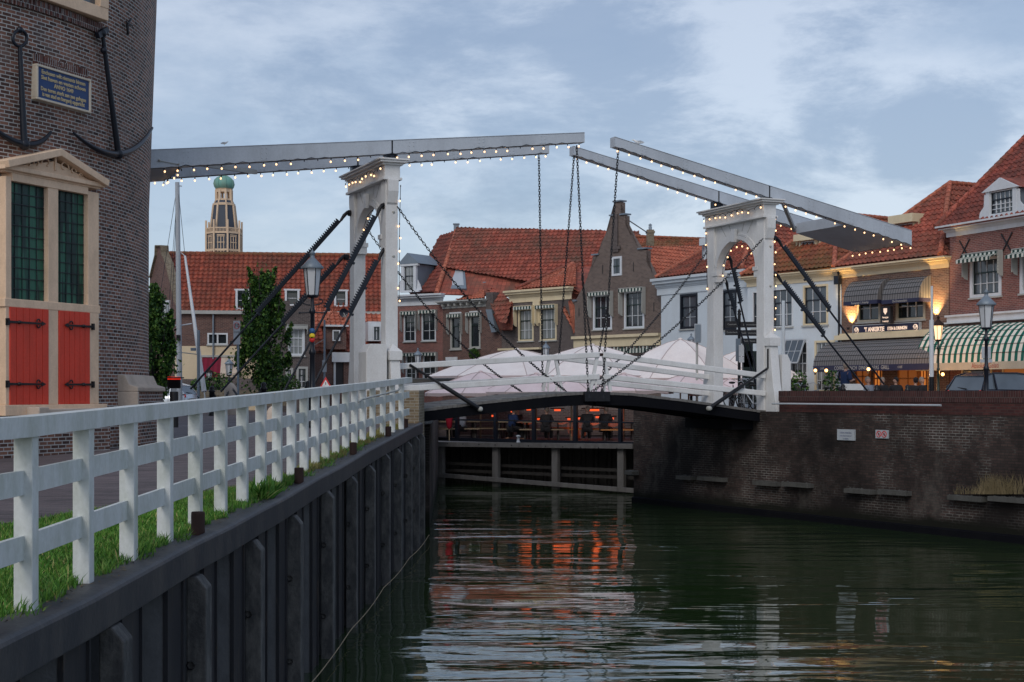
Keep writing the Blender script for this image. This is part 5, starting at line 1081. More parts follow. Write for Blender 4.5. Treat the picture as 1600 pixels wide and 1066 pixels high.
hs=[fr5.R(*w['r']) for w in W5]; h5w.prism([fr5.P(u,-.004,z) for u,z in pl5],-fr5.n*.35) if False else None
# gable front above the wall: strips between successive outline heights, with the window tops cut out
bmg=bmesh.new(); vv=[bmg.verts.new(fr5.P(u,0,z)) for u,z in pl5]; ff=bmg.faces.new(vv); bmesh.ops.triangulate(bmg,faces=[ff]); 
for h_ in hs:
    for co_,no_ in ((fr5.P(h_[0],0,0),fr5.u),(fr5.P(h_[1],0,0),fr5.u),(fr5.P(0,0,h_[3]),UP)): bmesh.ops.bisect_plane(bmg,geom=bmg.verts[:]+bmg.edges[:]+bmg.faces[:],plane_co=co_,plane_no=no_)
dele=[]
for f_ in bmg.faces:
    c_=f_.calc_center_median()-fr5.o; u_,z_=c_.dot(fr5.u),c_.z
    if any(h_[0]<u_<h_[1] and z_<h_[3] for h_ in hs): dele.append(f_)
bmesh.ops.delete(bmg,geom=dele,context='FACES'); m=MB()
for f_ in bmg.faces: m.poly([v.co.copy() for v in f_.verts])
bmg.free()
for (ua1,za1),(ub1,zb1) in zip(pl5,pl5[1:]): m.poly([fr5.P(ua1,0,za1),fr5.P(ub1,0,zb1),fr5.P(ub1,-.35,zb1),fr5.P(ua1,-.35,za1)])
m.poly([fr5.P(u,-.35,z) for u,z in pl5][::-1]); m.build('gable','brick_grey',h5)
for x0,x1,y in ((925,936,399),(953,961,337.5),(969,978,336),(997,1011,389.5),(958.5,971,315.5),(896,902,471)): m=MB(); a=fr5.px(x0,y)[0]; b=fr5.px(x1,y)[0]; z=fr5.px((x0+x1)/2,y)[1]; fr5.box(m,a,b,-.42,.09,z,z+.08); m.build('coping','zinc',h5)
m=MB(); z=fr5.px(963,387)[1]; u=fr5.px(963,387)[0]; fr5.box(m,u-.4,u+.4,0,.12,z-.12,z+.05); fr5.box(m,u-.25,u+.25,0,.1,z-.25,z-.12); fr5.box(m,u-.18,u+.18,0,.1,z+.05,z+1.9); m.build('pilaster','brick_grey_dark',h5)
a,b,c,d=fr5.R(956.6,972,401,431); m=MB(); fr5.box(m,a,b,0,.05,c,c+.12); fr5.box(m,a,b,0,.05,d-.12,d); fr5.box(m,a,a+.14,0,.048,c+.12,d-.12); fr5.box(m,b-.14,b,0,.048,c+.12,d-.12); aw=m.build('window','white_paint',h5); m=MB(); fr5.box(m,a+.14,b-.14,0,.012,c+.12,d-.12); m.build('pane','glass_blue',aw); m=MB(); fr5.box(m,a+.14,b-.14,.01,.04,(c+d)/2-.03,(c+d)/2+.03); fr5.box(m,(a+b)/2-.02,(a+b)/2+.02,.01,.03,c+.12,d-.12); m.build('glazing_bar','green_black',aw)
m=MB(); zf=fr5.px(965,532)[1]; fr5.box(m,0,fr5.w,0,.10,zf-.35,zf+.16); fr5.box(m,-.05,fr5.w,0,.26,zf+.16,zf+.32); m.build('fascia','cream_paint',h5)
m=MB(); n=30
for k in range(n): u0=fr5.w*(.3+.7*k/n); fr5.box(m,u0,u0+fr5.w*.7/n-.03,.3,.33,zf-.75,zf-.5+.1*(k%2))
m.build('valence','stripe_small',h5)
for x,y in ((942,421),(990,417),(1022,480),(905,488)): u,z=fr5.px(x,y); m=MB(); m.beam(fr5.P(u,.02,z-.25),fr5.P(u,.02,z+.25),.04,.03); m.build('wall_anchor','black_iron',h5)
A5=at(1000,387,86); B5=at(1104,387,92); C5=at(1060,436,84); D5=at(1015,436,82.); o=tiles('roof',[at(1004,386,85.5),at(1030,450,81.6),at(1120,436,87.),at(1106,386.5,91)],'tile_orange',h5)
# ---- 6 dark house with cream cornice
fr6=Fr(784,91.8,898,87.,ZR-.15); c0=fr6.px(840,471)[1]; c1=fr6.px(840,452)[1]
bl=dict(frac=.62,proj=.3,board='cream_paint')
h6=house('dark_brick_house','dark brown brick house with cream cornice and a pair of tall sash windows',fr6,c0,'brick_grey_dark',[dict(r=(810,834,482,533),nx=3,ny=3,frame='cream_paint',glass='glass_pale',blind=bl,cas=.12),dict(r=(844,870,480,532),nx=3,ny=3,frame='cream_paint',glass='glass_pale',blind=bl,cas=.12)],depth=6,group=GR)
cornice(h6,fr6,fr6.px(797,460)[0],fr6.px(893,455)[0],c0,c1,'cream_paint',.45)
m=MB(); u0,u1=fr6.px(834,500)[0],fr6.px(844,500)[0]; zb_,zt_=fr6.px(840,505)[1],c0; fr6.box(m,u0,u1,0,.1,zb_,zt_); a,b=fr6.px(783,548)[0],fr6.px(848,545)[0]; z=fr6.px(815,547)[1]; fr6.box(m,a,b,0,.3,z,z+.12); m.build('ledge','cream_paint',h6)
o=tiles('roof',[at(812,452,90.5),at(900,446,87),at(900,412,92),at(893,415,92)],'tile_orange',h6); tiles('roof',[at(893,415,92.2),at(897,450,87.2),at(930,470,86.6),at(940,412,92.3)],'tile_red',h6); ridge('ridge_tiles',at(857,447,89.0),at(895,412,92.2),'tile_orange',o,.15); ridge('ridge_tiles',at(806,450,90.5),at(892,413,92.2),'tile_red',o,.1)
tiles('roof',[at(889,470,86.8),at(912,440,90),at(925,505,86.6),at(897,520,86.6)],'tile_orange',h6)
# ---- 7 brown brick house with bracket cornice
fr7=Fr(692,96.,784,92.,ZR-.15); c0=fr7.px(726,481)[1]; c1=fr7.px(726,469.5)[1]
h7=house('narrow_brick_house','brown brick house with bracketed cornice and two narrow tall windows',fr7,c0,'brick_brown',[dict(r=(704,721,494,546),nx=1,ny=1,split=.28,glass='glass',frame='trim_grey',cas=.13,blind=dict(frac=.62,proj=.25)),dict(r=(734,751,492,544),nx=1,ny=1,split=.28,glass='glass',frame='trim_grey',cas=.13,blind=dict(frac=.62,proj=.25))],depth=6,group=GR)
cornice(h7,fr7,0,fr7.px(760,470)[0],c0,c1,'trim_grey',.5,brackets=7)
m=MB()
for x0,x1,y in ((703,721,488),(734,752,486),(697,715,558)): a,b,c,d=fr7.R(x0,x1,y,y+5.5); fr7.box(m,a,b,0,.05,c,d)
m.build('lintel','white_paint',h7)
m=MB(); a,b,c,d=fr7.R(761,772,457,486); fr7.box(m,a,b,-.5,.1,c,d); m.build('chimney','brick_grey_dark',h7)
m=MB(); m.prism([fr7.P(*q_) for q_ in ((fr7.px(766,484)[0],.1,fr7.px(766,484)[1]),(fr7.px(775,520)[0],.1,fr7.px(775,520)[1]),(fr7.px(782,519)[0],.1,fr7.px(782,519)[1]),(fr7.px(775,484)[0],.1,fr7.px(775,484)[1]))],fr7.n*.3); m.build('rain_hopper','zinc',h7)
o=tiles('roof',[at(712,470,96),at(757,466,94),at(757,452,96.),at(750,451.5,96.5)],'tile_orange',h7); tiles('roof',[at(756,452,96),at(772,455,95),at(800,470,91),at(800,515,90),at(780,515,91.5),at(770,490,92.),at(760,466,93.5)],'tile_red',h7)
bsh=thing('shrub','round green potted shrub on a ledge of the narrow brick house','plant',fr7.P(fr7.px(748,560)[0],.4,fr7.px(748,561)[1])); 
def leafball(nm,c,r,n,mat,parent,sq=(1,1,1),lf=.1):
    P=RNG.normal(0,1,(n,3)); P/=np.linalg.norm(P,axis=1)[:,None]; P*= (r*(.55+.5*RNG.random(n)**.6))[:,None]*np.array(sq); P+=np.array(c); a=RNG.normal(0,1,(n,3)); a/=np.linalg.norm(a,axis=1)[:,None]; b=np.cross(a,RNG.normal(0,1,(n,3))); b/=np.linalg.norm(b,axis=1)[:,None]; s=lf*(.6+.7*RNG.random(n))[:,None]
    v=np.stack([P-a*s*.5,P+b*s*.35,P+a*s*.6,P-b*s*.35],1).reshape(-1,3); i=np.arange(n)*4; return npmesh(nm,v,np.stack([i,i+1,i+2,i+3],1),mat,parent)
t=NT('leaves'); g=t.n('ShaderNodeNewGeometry'); r=t.n('ShaderNodeValToRGB'); e=r.color_ramp.elements; e.new(.5)
for el_,(p_,cc) in zip(e,((0,(.010,.038,.009)),(.55,(.032,.095,.016)),(1,(.15,.27,.045)))): el_.position=p_; el_.color=cc+(1,)
t.l(g,'Random Per Island',r,0); n=t.noise(1.4,4,.7); m=t.mix((n,0),.3,1.6); mm=t.mix(1.,(r,0),(m,2),'MULTIPLY'); t.l(mm,2,t.b,'Base Color'); t.setp(.6,0,.25)
c=fr7.P(fr7.px(748,553)[0],.4,fr7.px(748,553)[1]); leafball('foliage',c,.34,500,'leaves',bsh,lf=.12); m=MB(); m.lathe(V(bsh.location),[(.14,-.05),(.2,.12)],12); m.build('pot','rust',bsh)
# ---- 8 red-brown house
fr8=Fr(590,99,692,96.1,ZR-.15); c0=fr8.px(640,478)[1]; c1=fr8.px(640,461)[1]; bb=dict(frac=.72,proj=.25)
h8=house('red_brick_house','red brown brick house with white cornice right of the left portal leg',fr8,c0,'brick_red',[dict(r=(631,650,490,534),nx=2,ny=3,split=.3,blind=bb,cas=.10),dict(r=(659,681.5,488,533),nx=2,ny=3,split=.3,blind=bb,cas=.10),dict(r=(597,606,494,534),nx=1,ny=3,split=.3,blind=bb,cas=.10),dict(r=(634,651,555,600),nx=2,ny=3,split=.3,blind=bb,cas=.10),dict(r=(661,682,554,600),nx=2,ny=3,split=.3,blind=bb,cas=.10)],depth=7,group=GR)
cornice(h8,fr8,-.35,fr8.w,c0,c1,'white_paint',.5)
zt8=(612-358)/F*101.5; R8=at(714,360,101.5); Lb=fr8.P(fr8.px(655,456)[0]-1.2,-.0,c1-.02); Rb=fr8.P(fr8.px(686,455)[0],.3,c1-.02)
o=tiles('roof',[at(640,459,98.6),Rb,R8,at(690,372,103)],'tile_dark',h8); ridge('ridge_tiles',Rb+UP*.05,R8+UP*.05,'tile_orange',o,.17)
o=tiles('roof',[Rb,at(905,466,94.0),at(1000,467,91.5),at(1000,369,97.4),R8],'tile_red',h8); ridge('ridge_tiles',R8+UP*.03,at(1000,369,97.4)+UP*.03,'tile_red',o,.12)
o=tiles('roof',[at(985,400,93.5),at(1125,397,91.5),at(1125,374,93.8),at(985,368.5,96)],'tile_mossy',h8); ridge('ridge_tiles',at(985,369,96),at(1125,374.5,93.8),'tile_mossy',o,.1)
m=MB(); m.box(at(713,357,101.5),(.35,.35,.6)); m.box(at(713,350.5,101.5),(.44,.44,.08)); m.build('vent','zinc',h8)
ch=thing('chimney','short mossy brick chimney with a pot behind the stepped gable','chimney',at(1016,384,91.5)); m=MB(); m.box(at(1016,372,91.5),(.44,.44,1.0)); m.box(at(1016,363,91.5),(.54,.54,.12)); m.build('stack','brick_yellow',ch); m=MB(); m.lathe(at(1016,362,91.5),[(.09,0),(.11,.3),(.06,.34),(.13,.4),(.02,.5)],10); m.build('pot','zinc',ch)
m=MB(); m.beam(at(977,341,84.5),at(1012,364,90),.05,.05); m.build('stay_bar','black_iron',h5)
# roof window and vents
m=MB(); q=[at(704,421,98.6),at(727,421,98.1),at(730,455,96.0),at(705,455,96.5)]; nrm=(q[1]-q[0]).cross(q[2]-q[0]).normalized(); nrm=-nrm if nrm.z<0 else nrm; m.prism([p_+nrm*.05 for p_ in q],nrm*.16); sk=m.build('roof_window','zinc',h8); m=MB(); cc=(q[0]+q[1]+q[2]+q[3])/4; m.poly([cc+(p_-cc)*.72+nrm*.225 for p_ in q]); m.build('pane','sign_grey',sk)
m=MB(); m.box(at(757,446,96.4),(.22,.2,.45)); m.build('vent','zinc',h8)
m=MB(); q=[at(828,432,97.),at(848,432,96.6),at(848,441,96),at(828,441,96.4)]; m.prism([p_+nrm*.05 for p_ in q],nrm*.12); m.build('roof_window','sign_grey',h8)
# dormer on house 8
s8=SubFr(fr8,.0); a,b,c,d=s8.R(631.5,646.5,417,452); m=MB(); s8.box(m,a-.22,a,-.12,.06,c-.1,d+.05); s8.box(m,b,b+.22,-.12,.06,c-.1,d+.05); s8.box(m,a-.35,b+.4,-.12,.10,d+.05,d+.2); s8.box(m,a-.3,b+.45,-.12,.08,c-.2,c-.1)
for sg,uu in ((-1,a-.22),(1,b+.22)): m.prism([s8.P(uu,-.06,c-.1),s8.P(uu+sg*.42,-.06,c-.1),s8.P(uu+sg*.3,-.06,c+.25),s8.P(uu+sg*.1,-.06,c+.6)],s8.n*.06)
za8=s8.px(635,397)[1]; m.prism([s8.P(a-.4,-.05,d+.2),s8.P(b+.42,-.05,d+.2),s8.P((a+b)/2-.05,-.05,za8)],s8.n*.14); dm=m.build('dormer','white_paint',h8); window(dm,s8,(a,b,c-.1,d+.05),nx=3,ny=3,split=.4,glass='glass_pale',sash='blue_black',sill=False,cas=.03,proud=.01)
m=MB(); s8.box(m,a-.15,b+.25,-2.4,-.13,c-.1,d+.15); m.build('dormer_cheek','zinc',dm); m=MB(); m.prism([s8.P(a-.45,.12,d+.19),s8.P(b+.5,.12,d+.19),s8.P((a+b)/2-.05,.12,za8+.06)],-s8.n*2.6); m.build('dormer_roof','zinc',dm)
# ============================================================ left: long low building with tiled roof
ZL_=E-1.15; frc=Fr(283,86,600,87.5,ZL_); ze=frc.px(360,488)[1]; zmid=frc.px(360,541)[1]
hc=thing('long_house','long brick building with a big red tiled roof and a white gutter, behind the trees','house',frc.P(frc.w/2,0,0))
WC=[frc.R(324,356,520.5,538.5)]; wallmesh(frc,0,frc.w,zmid,ze,WC,8).build('wall','brick_brown',hc); window(hc,frc,WC[0],nx=1,ny=1,split=.02,pair=True,sill=True)
wallmesh(frc,0,frc.w,-.6,zmid-.002,[],8).build('lower_wall','cream_render',hc)
m=MB(); frc.box(m,-.1,frc.w,.0,.28,ze-.12,ze+.08); m.build('gutter','trim_grey',hc); rz=(612-397)/F*89.7+E
o=tiles('roof',[frc.P(.1,.2,ze+.02),frc.P(frc.w,.2,ze+.02),V((at(600,400,91).x,91.2,rz)),V((at(258,400,89.7).x,89.7,rz))],'tile_long',hc); ridge('ridge_tiles',V((at(256,400,89.7).x,89.7,rz+.04)),V((at(600,400,91).x,91.2,rz+.04)),'tile_mossy',o,.14)
for x0,x1,y0,y1,nx in ((368,391,454,484,2),(445,468,454,478,1),(522,543,455,480,1)):
    s=SubFr(frc,.05 if y1>483 else -.15); a,b,c,d=s.R(x0,x1,y0,y1); m=MB()
    for q_ in ((a,a+.12,c,d),(b-.12,b,c,d),(a,b,c,c+.1),(a-.06,b+.06,d,d+.09)): s.box(m,q_[0],q_[1],-.12,.06,q_[2],q_[3])
    dm=m.build('dormer','white_paint',hc); window(dm,s,(a+.1,b-.1,c+.08,d),nx=nx,ny=2,split=.1,sill=False,cas=.03,proud=.0); m=MB(); s.box(m,a,b,-3,-.13,c,d); m.build('dormer_cheek','zinc',dm)
m=MB(); m.tube([frc.P(1.85,.12,ze),frc.P(1.85,.12,.2)],.05,8); m.build('drainpipe','zinc',hc)
a,b,c,d=frc.R(315,346,558,589); 
def sheetawn(nm,lab,fr,x0,x1,yt,yb,proj,mat):
    a,b,c,d=fr.R(x0,x1,yt,yb,proj*.5); r=thing(nm,lab,'awning',fr.P((a+b)/2,proj,c)); m=MB(); m.prism([fr.P(a,.05,d),fr.P(a,proj,c+.25),fr.P(a,proj,c),fr.P(a,proj-.03,c),fr.P(a,proj-.03,c+.22),fr.P(a,.05,d-.04)],fr.u*(b-a)); m.build('canopy',mat,r); m=MB(); fr.box(m,a-.05,b+.05,0,.12,d,d+.12); m.build('case','trim_grey',r)
sheetawn('awning','wine red shop awning on the cream ground floor behind the mast',frc,315,345,558,590,1.1,'stripe_plum'); sheetawn('awning','beige shop awning beside the wine red one',frc,345,371,558,590,1.1,'pale_stone')
m=MB(); frc.box(m,frc.px(318,600)[0],frc.px(366,600)[0],0.0,.02,.1,frc.px(340,590)[1]); m.build('shop_window','glass',hc)
frg=Fr(234,90,283,86,ZL_); og=[(283,488),(275,470),(270,445),(266,430),(262,412),(255,396),(254.5,385),(245.5,385),(245,400),(240,420),(237,433),(234,434)]
pg=[frg.px(x,y) for x,y in og]; zt_=frg.px(258,470)[1]; m=MB(); m.prism([frg.P(u,0,z) for u,z in [(0,-.6),(frg.w,-.6)]+[(min(u,frg.w),z) for u,z in pg]],-frg.n*.35); m.build('gable','brick_brown',hc)
m=MB()
for (ua1,za1),(ub1,zb1) in zip(pg[:-1],pg[1:]): m.beam(frg.P(ua1,-.1,za1+.03),frg.P(ub1,-.1,zb1+.03),.5,.07)
m.build('coping','brick_yellow',hc)
for x0,x1,y0,y1 in ((252,266,470,497),(253,266,510,546)):
    a,b,c,d=frg.R(x0,x1,y0,y1); m=MB(); 
    for q_ in ((a,a+.1,c,d),(b-.1,b,c,d),(a+.1,b-.1,c,c+.1),(a+.1,b-.1,d-.1,d),((a+b)/2-.05,(a+b)/2+.05,c+.1,d-.1)): frg.box(m,q_[0],q_[1],0,.06,q_[2],q_[3])
    w_=m.build('window','white_paint',hc); m=MB(); frg.box(m,a+.1,b-.1,0,.015,c+.1,d-.1); m.build('pane','glass_pale',w_)
m=MB(); a,b,c,d=frg.R(252,279,558,640); 
for q_ in ((a,a+.25,c,d),(b-.25,b,c,d),(a,b,d-.3,d),((a+b)/2-.05,(a+b)/2+.05,c,d-1.)): frg.box(m,q_[0],q_[1],0,.12+.003*(q_[1]==d),q_[2],q_[3])
m.build('door','cream_paint',hc)
# grey gabled small house
frd=Fr(440,79,492,79.6,ZL_); pts=[frd.px(x,y) for x,y in ((492,478),(489,470),(482,466),(474,466),(466,472),(459,478),(453,478),(453,470),(443,470),(443,484))]
hd=thing('grey_brick_house','small grey brick house with a curved gable right of the hornbeam tree','house',frd.P(frd.w/2,0,0)); zt_=frd.px(460,486)[1]
WD=[frd.R(450,476,512,556),frd.R(463,481,573,608),frd.R(446,458,575,608)]; wallmesh(frd,0,frd.w,-.5,zt_,WD,6).build('wall','brick_grey_dark',hd)
window(hd,frd,WD[0],nx=3,ny=3,split=.35,glass='glass_pale',sash='white_paint',cas=.1); blind(hd,frd,WD[0],frac=.35,proj=.22,val='trim_grey'); window(hd,frd,WD[1],nx=2,ny=3,glass='glass_curtain',cas=.12,frame='trim_grey'); window(hd,frd,WD[2],nx=2,ny=3,glass='glass_curtain',cas=.12,frame='trim_grey')
m=MB(); m.prism([frd.P(u,.002,z) for u,z in [(frd.px(443,480)[0],zt_-.01),(frd.w,zt_-.01)]+[(min(u,frd.w),z) for u,z in pts]],-frd.n*.3); m.build('gable','brick_grey_dark',hd)
# low tiled house with white fascia
fre=Fr(490,83.6,600,84.6,ZL_); z0=fre.px(545,548)[1]; he=thing('low_house','low house with bright orange roof, hipped dormer and white garage fascia behind the left portal','house',fre.P(fre.w/2,0,0))
wallmesh(fre,0,fre.w,-.5,z0,[fre.R(524,537,566,612),fre.R(566,585,566,612)],6).build('wall','brick_brown',he)
tiles('roof',[fre.P(-.3,.15,z0-.1),fre.P(fre.w,.15,z0-.1),at(600,508,86.4),at(488,508,85.4)],'tile_red',he); o=tiles('roof',[at(488,508,85.45),at(600,508,86.45),at(600,476,88.2),at(488,474,87.4)],'tile_orange',he); ridge('ridge_tiles',at(488,474,87.4),at(600,476,88.2),'tile_orange',o,.12)
m=MB(); a,b,c,d=fre.R(518,584,551,566); fre.box(m,a,b,0,.25,c,d); m.build('fascia','white_paint',he); m=MB(); u=fre.px(521,590)[0]; fre.box(m,u,u+.12,0,.1,-.3,c); m.build('door_frame','white_paint',he)
m=MB()
for x0,x1 in ((524,537),(566,585)): a,b,c,d=fre.R(x0,x1,566,612); fre.box(m,a,b,-.3,-.14,c,d)
m.build('garage_door','sign_black',he)
s=SubFr(fre,.35); a,b,c,d=s.R(510,541,508,546); m=MB(); s.box(m,a,b,-2.5,0,c,d); dd=m.build('dormer','brick_brown',he); pk=s.P((a+b)/2,-1.3,s.px(526,484)[1]); L_,R_=s.P(a-.15,.25,d-.05),s.P(b+.1,.25,d-.05); tiles('dormer_roof',[L_,R_,pk],'tile_orange',dd); tiles('dormer_roof',[R_,s.P(b+.1,-2.5,d),pk],'tile_orange',dd); tiles('dormer_roof',[s.P(a-.15,-2.5,d),L_,pk],'tile_orange',dd)
m=MB(); s.box(m,a-.15,b+.1,.2,.3,d-.1,d); m.build('gutter','white_paint',dd); window(dd,SubFr(fre,.49),s.R(519,531,516,533),nx=1,ny=1,split=.02,sill=False,cas=.07)
s=SubFr(fre,.3); a,b,c,d=s.R(578,594,508,533); m=MB(); s.box(m,a-.1,b+.1,-2,0,c,d+.2); dd=m.build('dormer','white_paint',he); window(dd,SubFr(fre,.44),(a+.15,b,c,d-.05),nx=2,ny=2,split=.3,glass='glass_blue',sill=False,cas=.06)
ds=thing('satellite_dish','dark satellite dish on the roof behind the left portal','dish',at(537,498,84)); m=MB(); ax_=(V((1,0,0)),UP,V((0,-1,0))); m.lathe(at(537,489,84),[(.0001,-.06),(.15,-.045),(.26,0)],16,ax=ax_); m.build('dish','blue_black',ds); m=MB(); m.tube([at(537,489,84),at(541,497,83.9),at(541,508,84.2)],.02,6); m.tube([at(536,496,84),at(543,491,83.5)],.015,5); m.build('arm','trim_grey',ds)
# more house behind, closing gaps between roofs and the left gable
# ============================================================ church tower
CZ=250; k_=CZ/F; cc=at(350,612,CZ); ct=thing('church_tower','distant church tower with a green onion dome, cream frame and slate spire','church tower',(cc.x,CZ,E-1)); ctr=V((cc.x,CZ,E)); zz=lambda y:(612-y)*k_
rot=math.radians(22.5)
def octo(mb,prof,smooth=False):
    c_,s_=math.cos(rot),math.sin(rot); mb.lathe(ctr,prof,8,ax=(V((c_,s_,0)),V((-s_,c_,0)),UP),smooth=smooth)
m=MB(); octo(m,[(27*k_,zz(560)),(27*k_,zz(366)),(0.01,zz(366))]); m.build('shaft','slate',ct)
m=MB(); octo(m,[(28.6*k_,zz(367)),(28.6*k_,zz(364)),(27*k_,zz(364))]); octo(m,[(28.4*k_,zz(394)),(28.4*k_,zz(391))])
for i in range(8):
    a=rot+i*math.pi/4; d1=V((math.cos(a),math.sin(a),0)); m.beam(ctr+d1*28*k_+UP*zz(420),ctr+d1*28*k_+UP*zz(346),.28,.28)
    a2=a+math.pi/8; dd_=V((math.cos(a2),math.sin(a2),0)); tt=V((-dd_.y,dd_.x,0)); apo=27*k_*math.cos(math.pi/8)
    for q_ in (-4.6,0.,4.6): m.beam(ctr+dd_*(apo+.05)+tt*q_*k_+UP*zz(410),ctr+dd_*(apo+.05)+tt*q_*k_+UP*zz(371),.11,.1)
    for y_ in (369.5,371.5,381,394): m.beam(ctr+dd_*(apo+.06)-tt*6*k_+UP*zz(y_),ctr+dd_*(apo+.06)+tt*6*k_+UP*zz(y_),.1,.13)
    m.beam(ctr+dd_*(28*k_*.924)-tt*10*k_+UP*zz(358.5),ctr+dd_*(28*k_*.924)+tt*10*k_+UP*zz(358.5),.15,.2)
    for q_ in range(-4,5): m.beam(ctr+dd_*(28*k_*.924)+tt*q_*2.2*k_+UP*zz(364),ctr+dd_*(28*k_*.924)+tt*q_*2.2*k_+UP*zz(358.5),.08,.08)
m.build('balustrade','church_cream',ct)
m=MB(); octo(m,[(21.5*k_,zz(364)),(16.5*k_,zz(321)),(.01,zz(321))]); octo(m,[(15*k_,zz(318)),(12*k_,zz(312))]); m.build('spire','slate',ct)
m=MB(); octo(m,[(17.6*k_,zz(322)),(18*k_,zz(319)),(15*k_,zz(318))])
for i in range(8):
    a=rot+i*math.pi/4; d1=V((math.cos(a),math.sin(a),0)); m.beam(ctr+d1*21.8*k_+UP*zz(364),ctr+d1*16.8*k_+UP*zz(321),.28,.28); m.beam(ctr+d1*15*k_+UP*zz(318),ctr+d1*12.3*k_+UP*zz(312),.2,.2); m.beam(ctr+d1*12.2*k_+UP*zz(314),ctr+d1*12.2*k_+UP*zz(297),.36,.36)
octo(m,[(13.*k_,zz(314)),(13.*k_,zz(311.5)),(.01,zz(311.5))]); octo(m,[(.01,zz(301)),(12.6*k_,zz(301)),(12.8*k_,zz(297)),(14*k_,zz(295.5)),(.01,zz(295.5))]); m.build('lantern','church_cream',ct)
m=MB(); c_,s_=math.cos(rot),math.sin(rot); m.lathe(ctr,[(11.5*k_,zz(296)),(14.5*k_,zz(293)),(16*k_,zz(288)),(14.6*k_,zz(282)),(10.5*k_,zz(278)),(5*k_,zz(275)),(2*k_,zz(271)),(1*k_,zz(262)),(.01,zz(262))],16,smooth=True); m.build('dome','copper_green',ct)
m=MB()
for i in range(8):
    a=rot+i*math.pi/4; d1=V((math.cos(a),math.sin(a),0)); m.tube([ctr+d1*r_*k_+UP*zz(y_) for r_,y_ in ((11.7,296),(14.8,293),(16.3,288),(14.9,282),(10.8,278),(5,275))],.06,5)
m.build('dome_rib','copper_green',ct)
# ============================================================ terrace under and behind the bridge
TZ=E-1.98
class PlF(Fr): pass
ft=Fr(660,60.5,1000,54.0,E-2.1)
stc=MB(); A=ft.P(-1.5,.0,.12); B_=ft.P(ft.w+.3,.0,.12); stc.poly([A,B_,V((9.5,66.5,A.z)),V((-4,66.5,A.z))]); stc.poly([V((-4,66.5,A.z)),V((9.5,66.5,A.z)),V((9.5,66.5,A.z+1.0)),V((-4,66.5,A.z+1.0))]); struct(stc.build('terrace_pavement','pavers'))
tw=thing('jetty','grey timber jetty front with posts and beams below the café terrace','jetty',ft.P(ft.w/2,0,-1.6))
def tb(x0,y0,x1,y1,h,d,mat='grey_wood',off=0.,name='beam'):
    a=ft.px(x0,y0,off); c=ft.px(x1,y1,off); m=MB(); m.beam(ft.P(a[0],off,a[1]),ft.P(c[0],off,c[1]),d,h); return m.build(name,mat,tw,bevel=.01)
bm_=tb(655,694,990,697.5,.19,.16,off=.05); tb(655,740,995,767,.17,.14,off=.05)
for i,x in enumerate((686,772,865,968)):
    u=ft.px(x,700)[0]; m=MB(); ft.box(m,u-.14,u+.14,-.24,-.05,-2.6,.0); m.build('post','grey_wood',tw,bevel=.01)
for yA,yB in ((722,736),(733,747)):
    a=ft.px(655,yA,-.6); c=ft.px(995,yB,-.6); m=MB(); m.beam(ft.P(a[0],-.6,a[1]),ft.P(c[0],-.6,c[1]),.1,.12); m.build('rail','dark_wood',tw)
m=MB(); n=40
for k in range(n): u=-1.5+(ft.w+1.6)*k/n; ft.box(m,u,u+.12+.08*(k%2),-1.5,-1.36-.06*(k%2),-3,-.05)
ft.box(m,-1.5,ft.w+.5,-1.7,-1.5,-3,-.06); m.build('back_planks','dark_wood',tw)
m=MB()
for k in range(14): 
    m=MB(); u=-.6+(ft.w+.9)*(k+.5)/14; m.lathe(ft.P(u,.13,-.0),[(.0001,.02),(.025,.015),(.03,-.01)],6,ax=(ft.u,UP,ft.n)); m.build('bolt','black_iron',bm_)
# glazed black wind screen
sc_=thing('glass_screen','black framed glass wind screen along the terrace edge under the bridge','screen',ft.P(ft.w/2,0,.1)); xs=(662,713,773,833,898,968,1000); H=1.62
fm=MB()
for x in xs[:-1]: u=ft.px(x,660)[0]; ft.box(fm,u-.07,u+.07,-.12,.0,.1,H)
ft.box(fm,-.4,ft.w+.2,-.11,-.01,.10,.24); ft.box(fm,-.4,ft.w+.2,-.105,-.015,.93,.99); fm.build('frame','blue_black',sc_)
t=NT('clear_glass'); t.b.inputs['Base Color'].default_value=(.75,.8,.8,1); t.b.inputs['Transmission Weight'].default_value=1; t.b.inputs['Roughness'].default_value=.0; t.b.inputs['IOR'].default_value=1.02; t.b.inputs['Alpha'].default_value=.22
for a,b in zip(xs,xs[1:]):
    u0,u1=ft.px(a,660)[0]+.07,ft.px(b,660)[0]-.07; m=MB(); m.poly([ft.P(u0,-.06,.24),ft.P(u1,-.06,.24),ft.P(u1,-.06,.93),ft.P(u0,-.06,.93)]); m.build('pane','clear_glass',sc_)
m=MB(); c=ft.P(ft.px(811,690)[0],.05,.12); m.lathe(c,[(.09,0),(.06,.05),(.05,.2),(.09,.22),(.09,.27),(.001,.29)],10); tag(m.build('bollard','sign_grey'),'small grey mooring bollard on the edge of the timber jetty','bollard')
TG=E-1.98
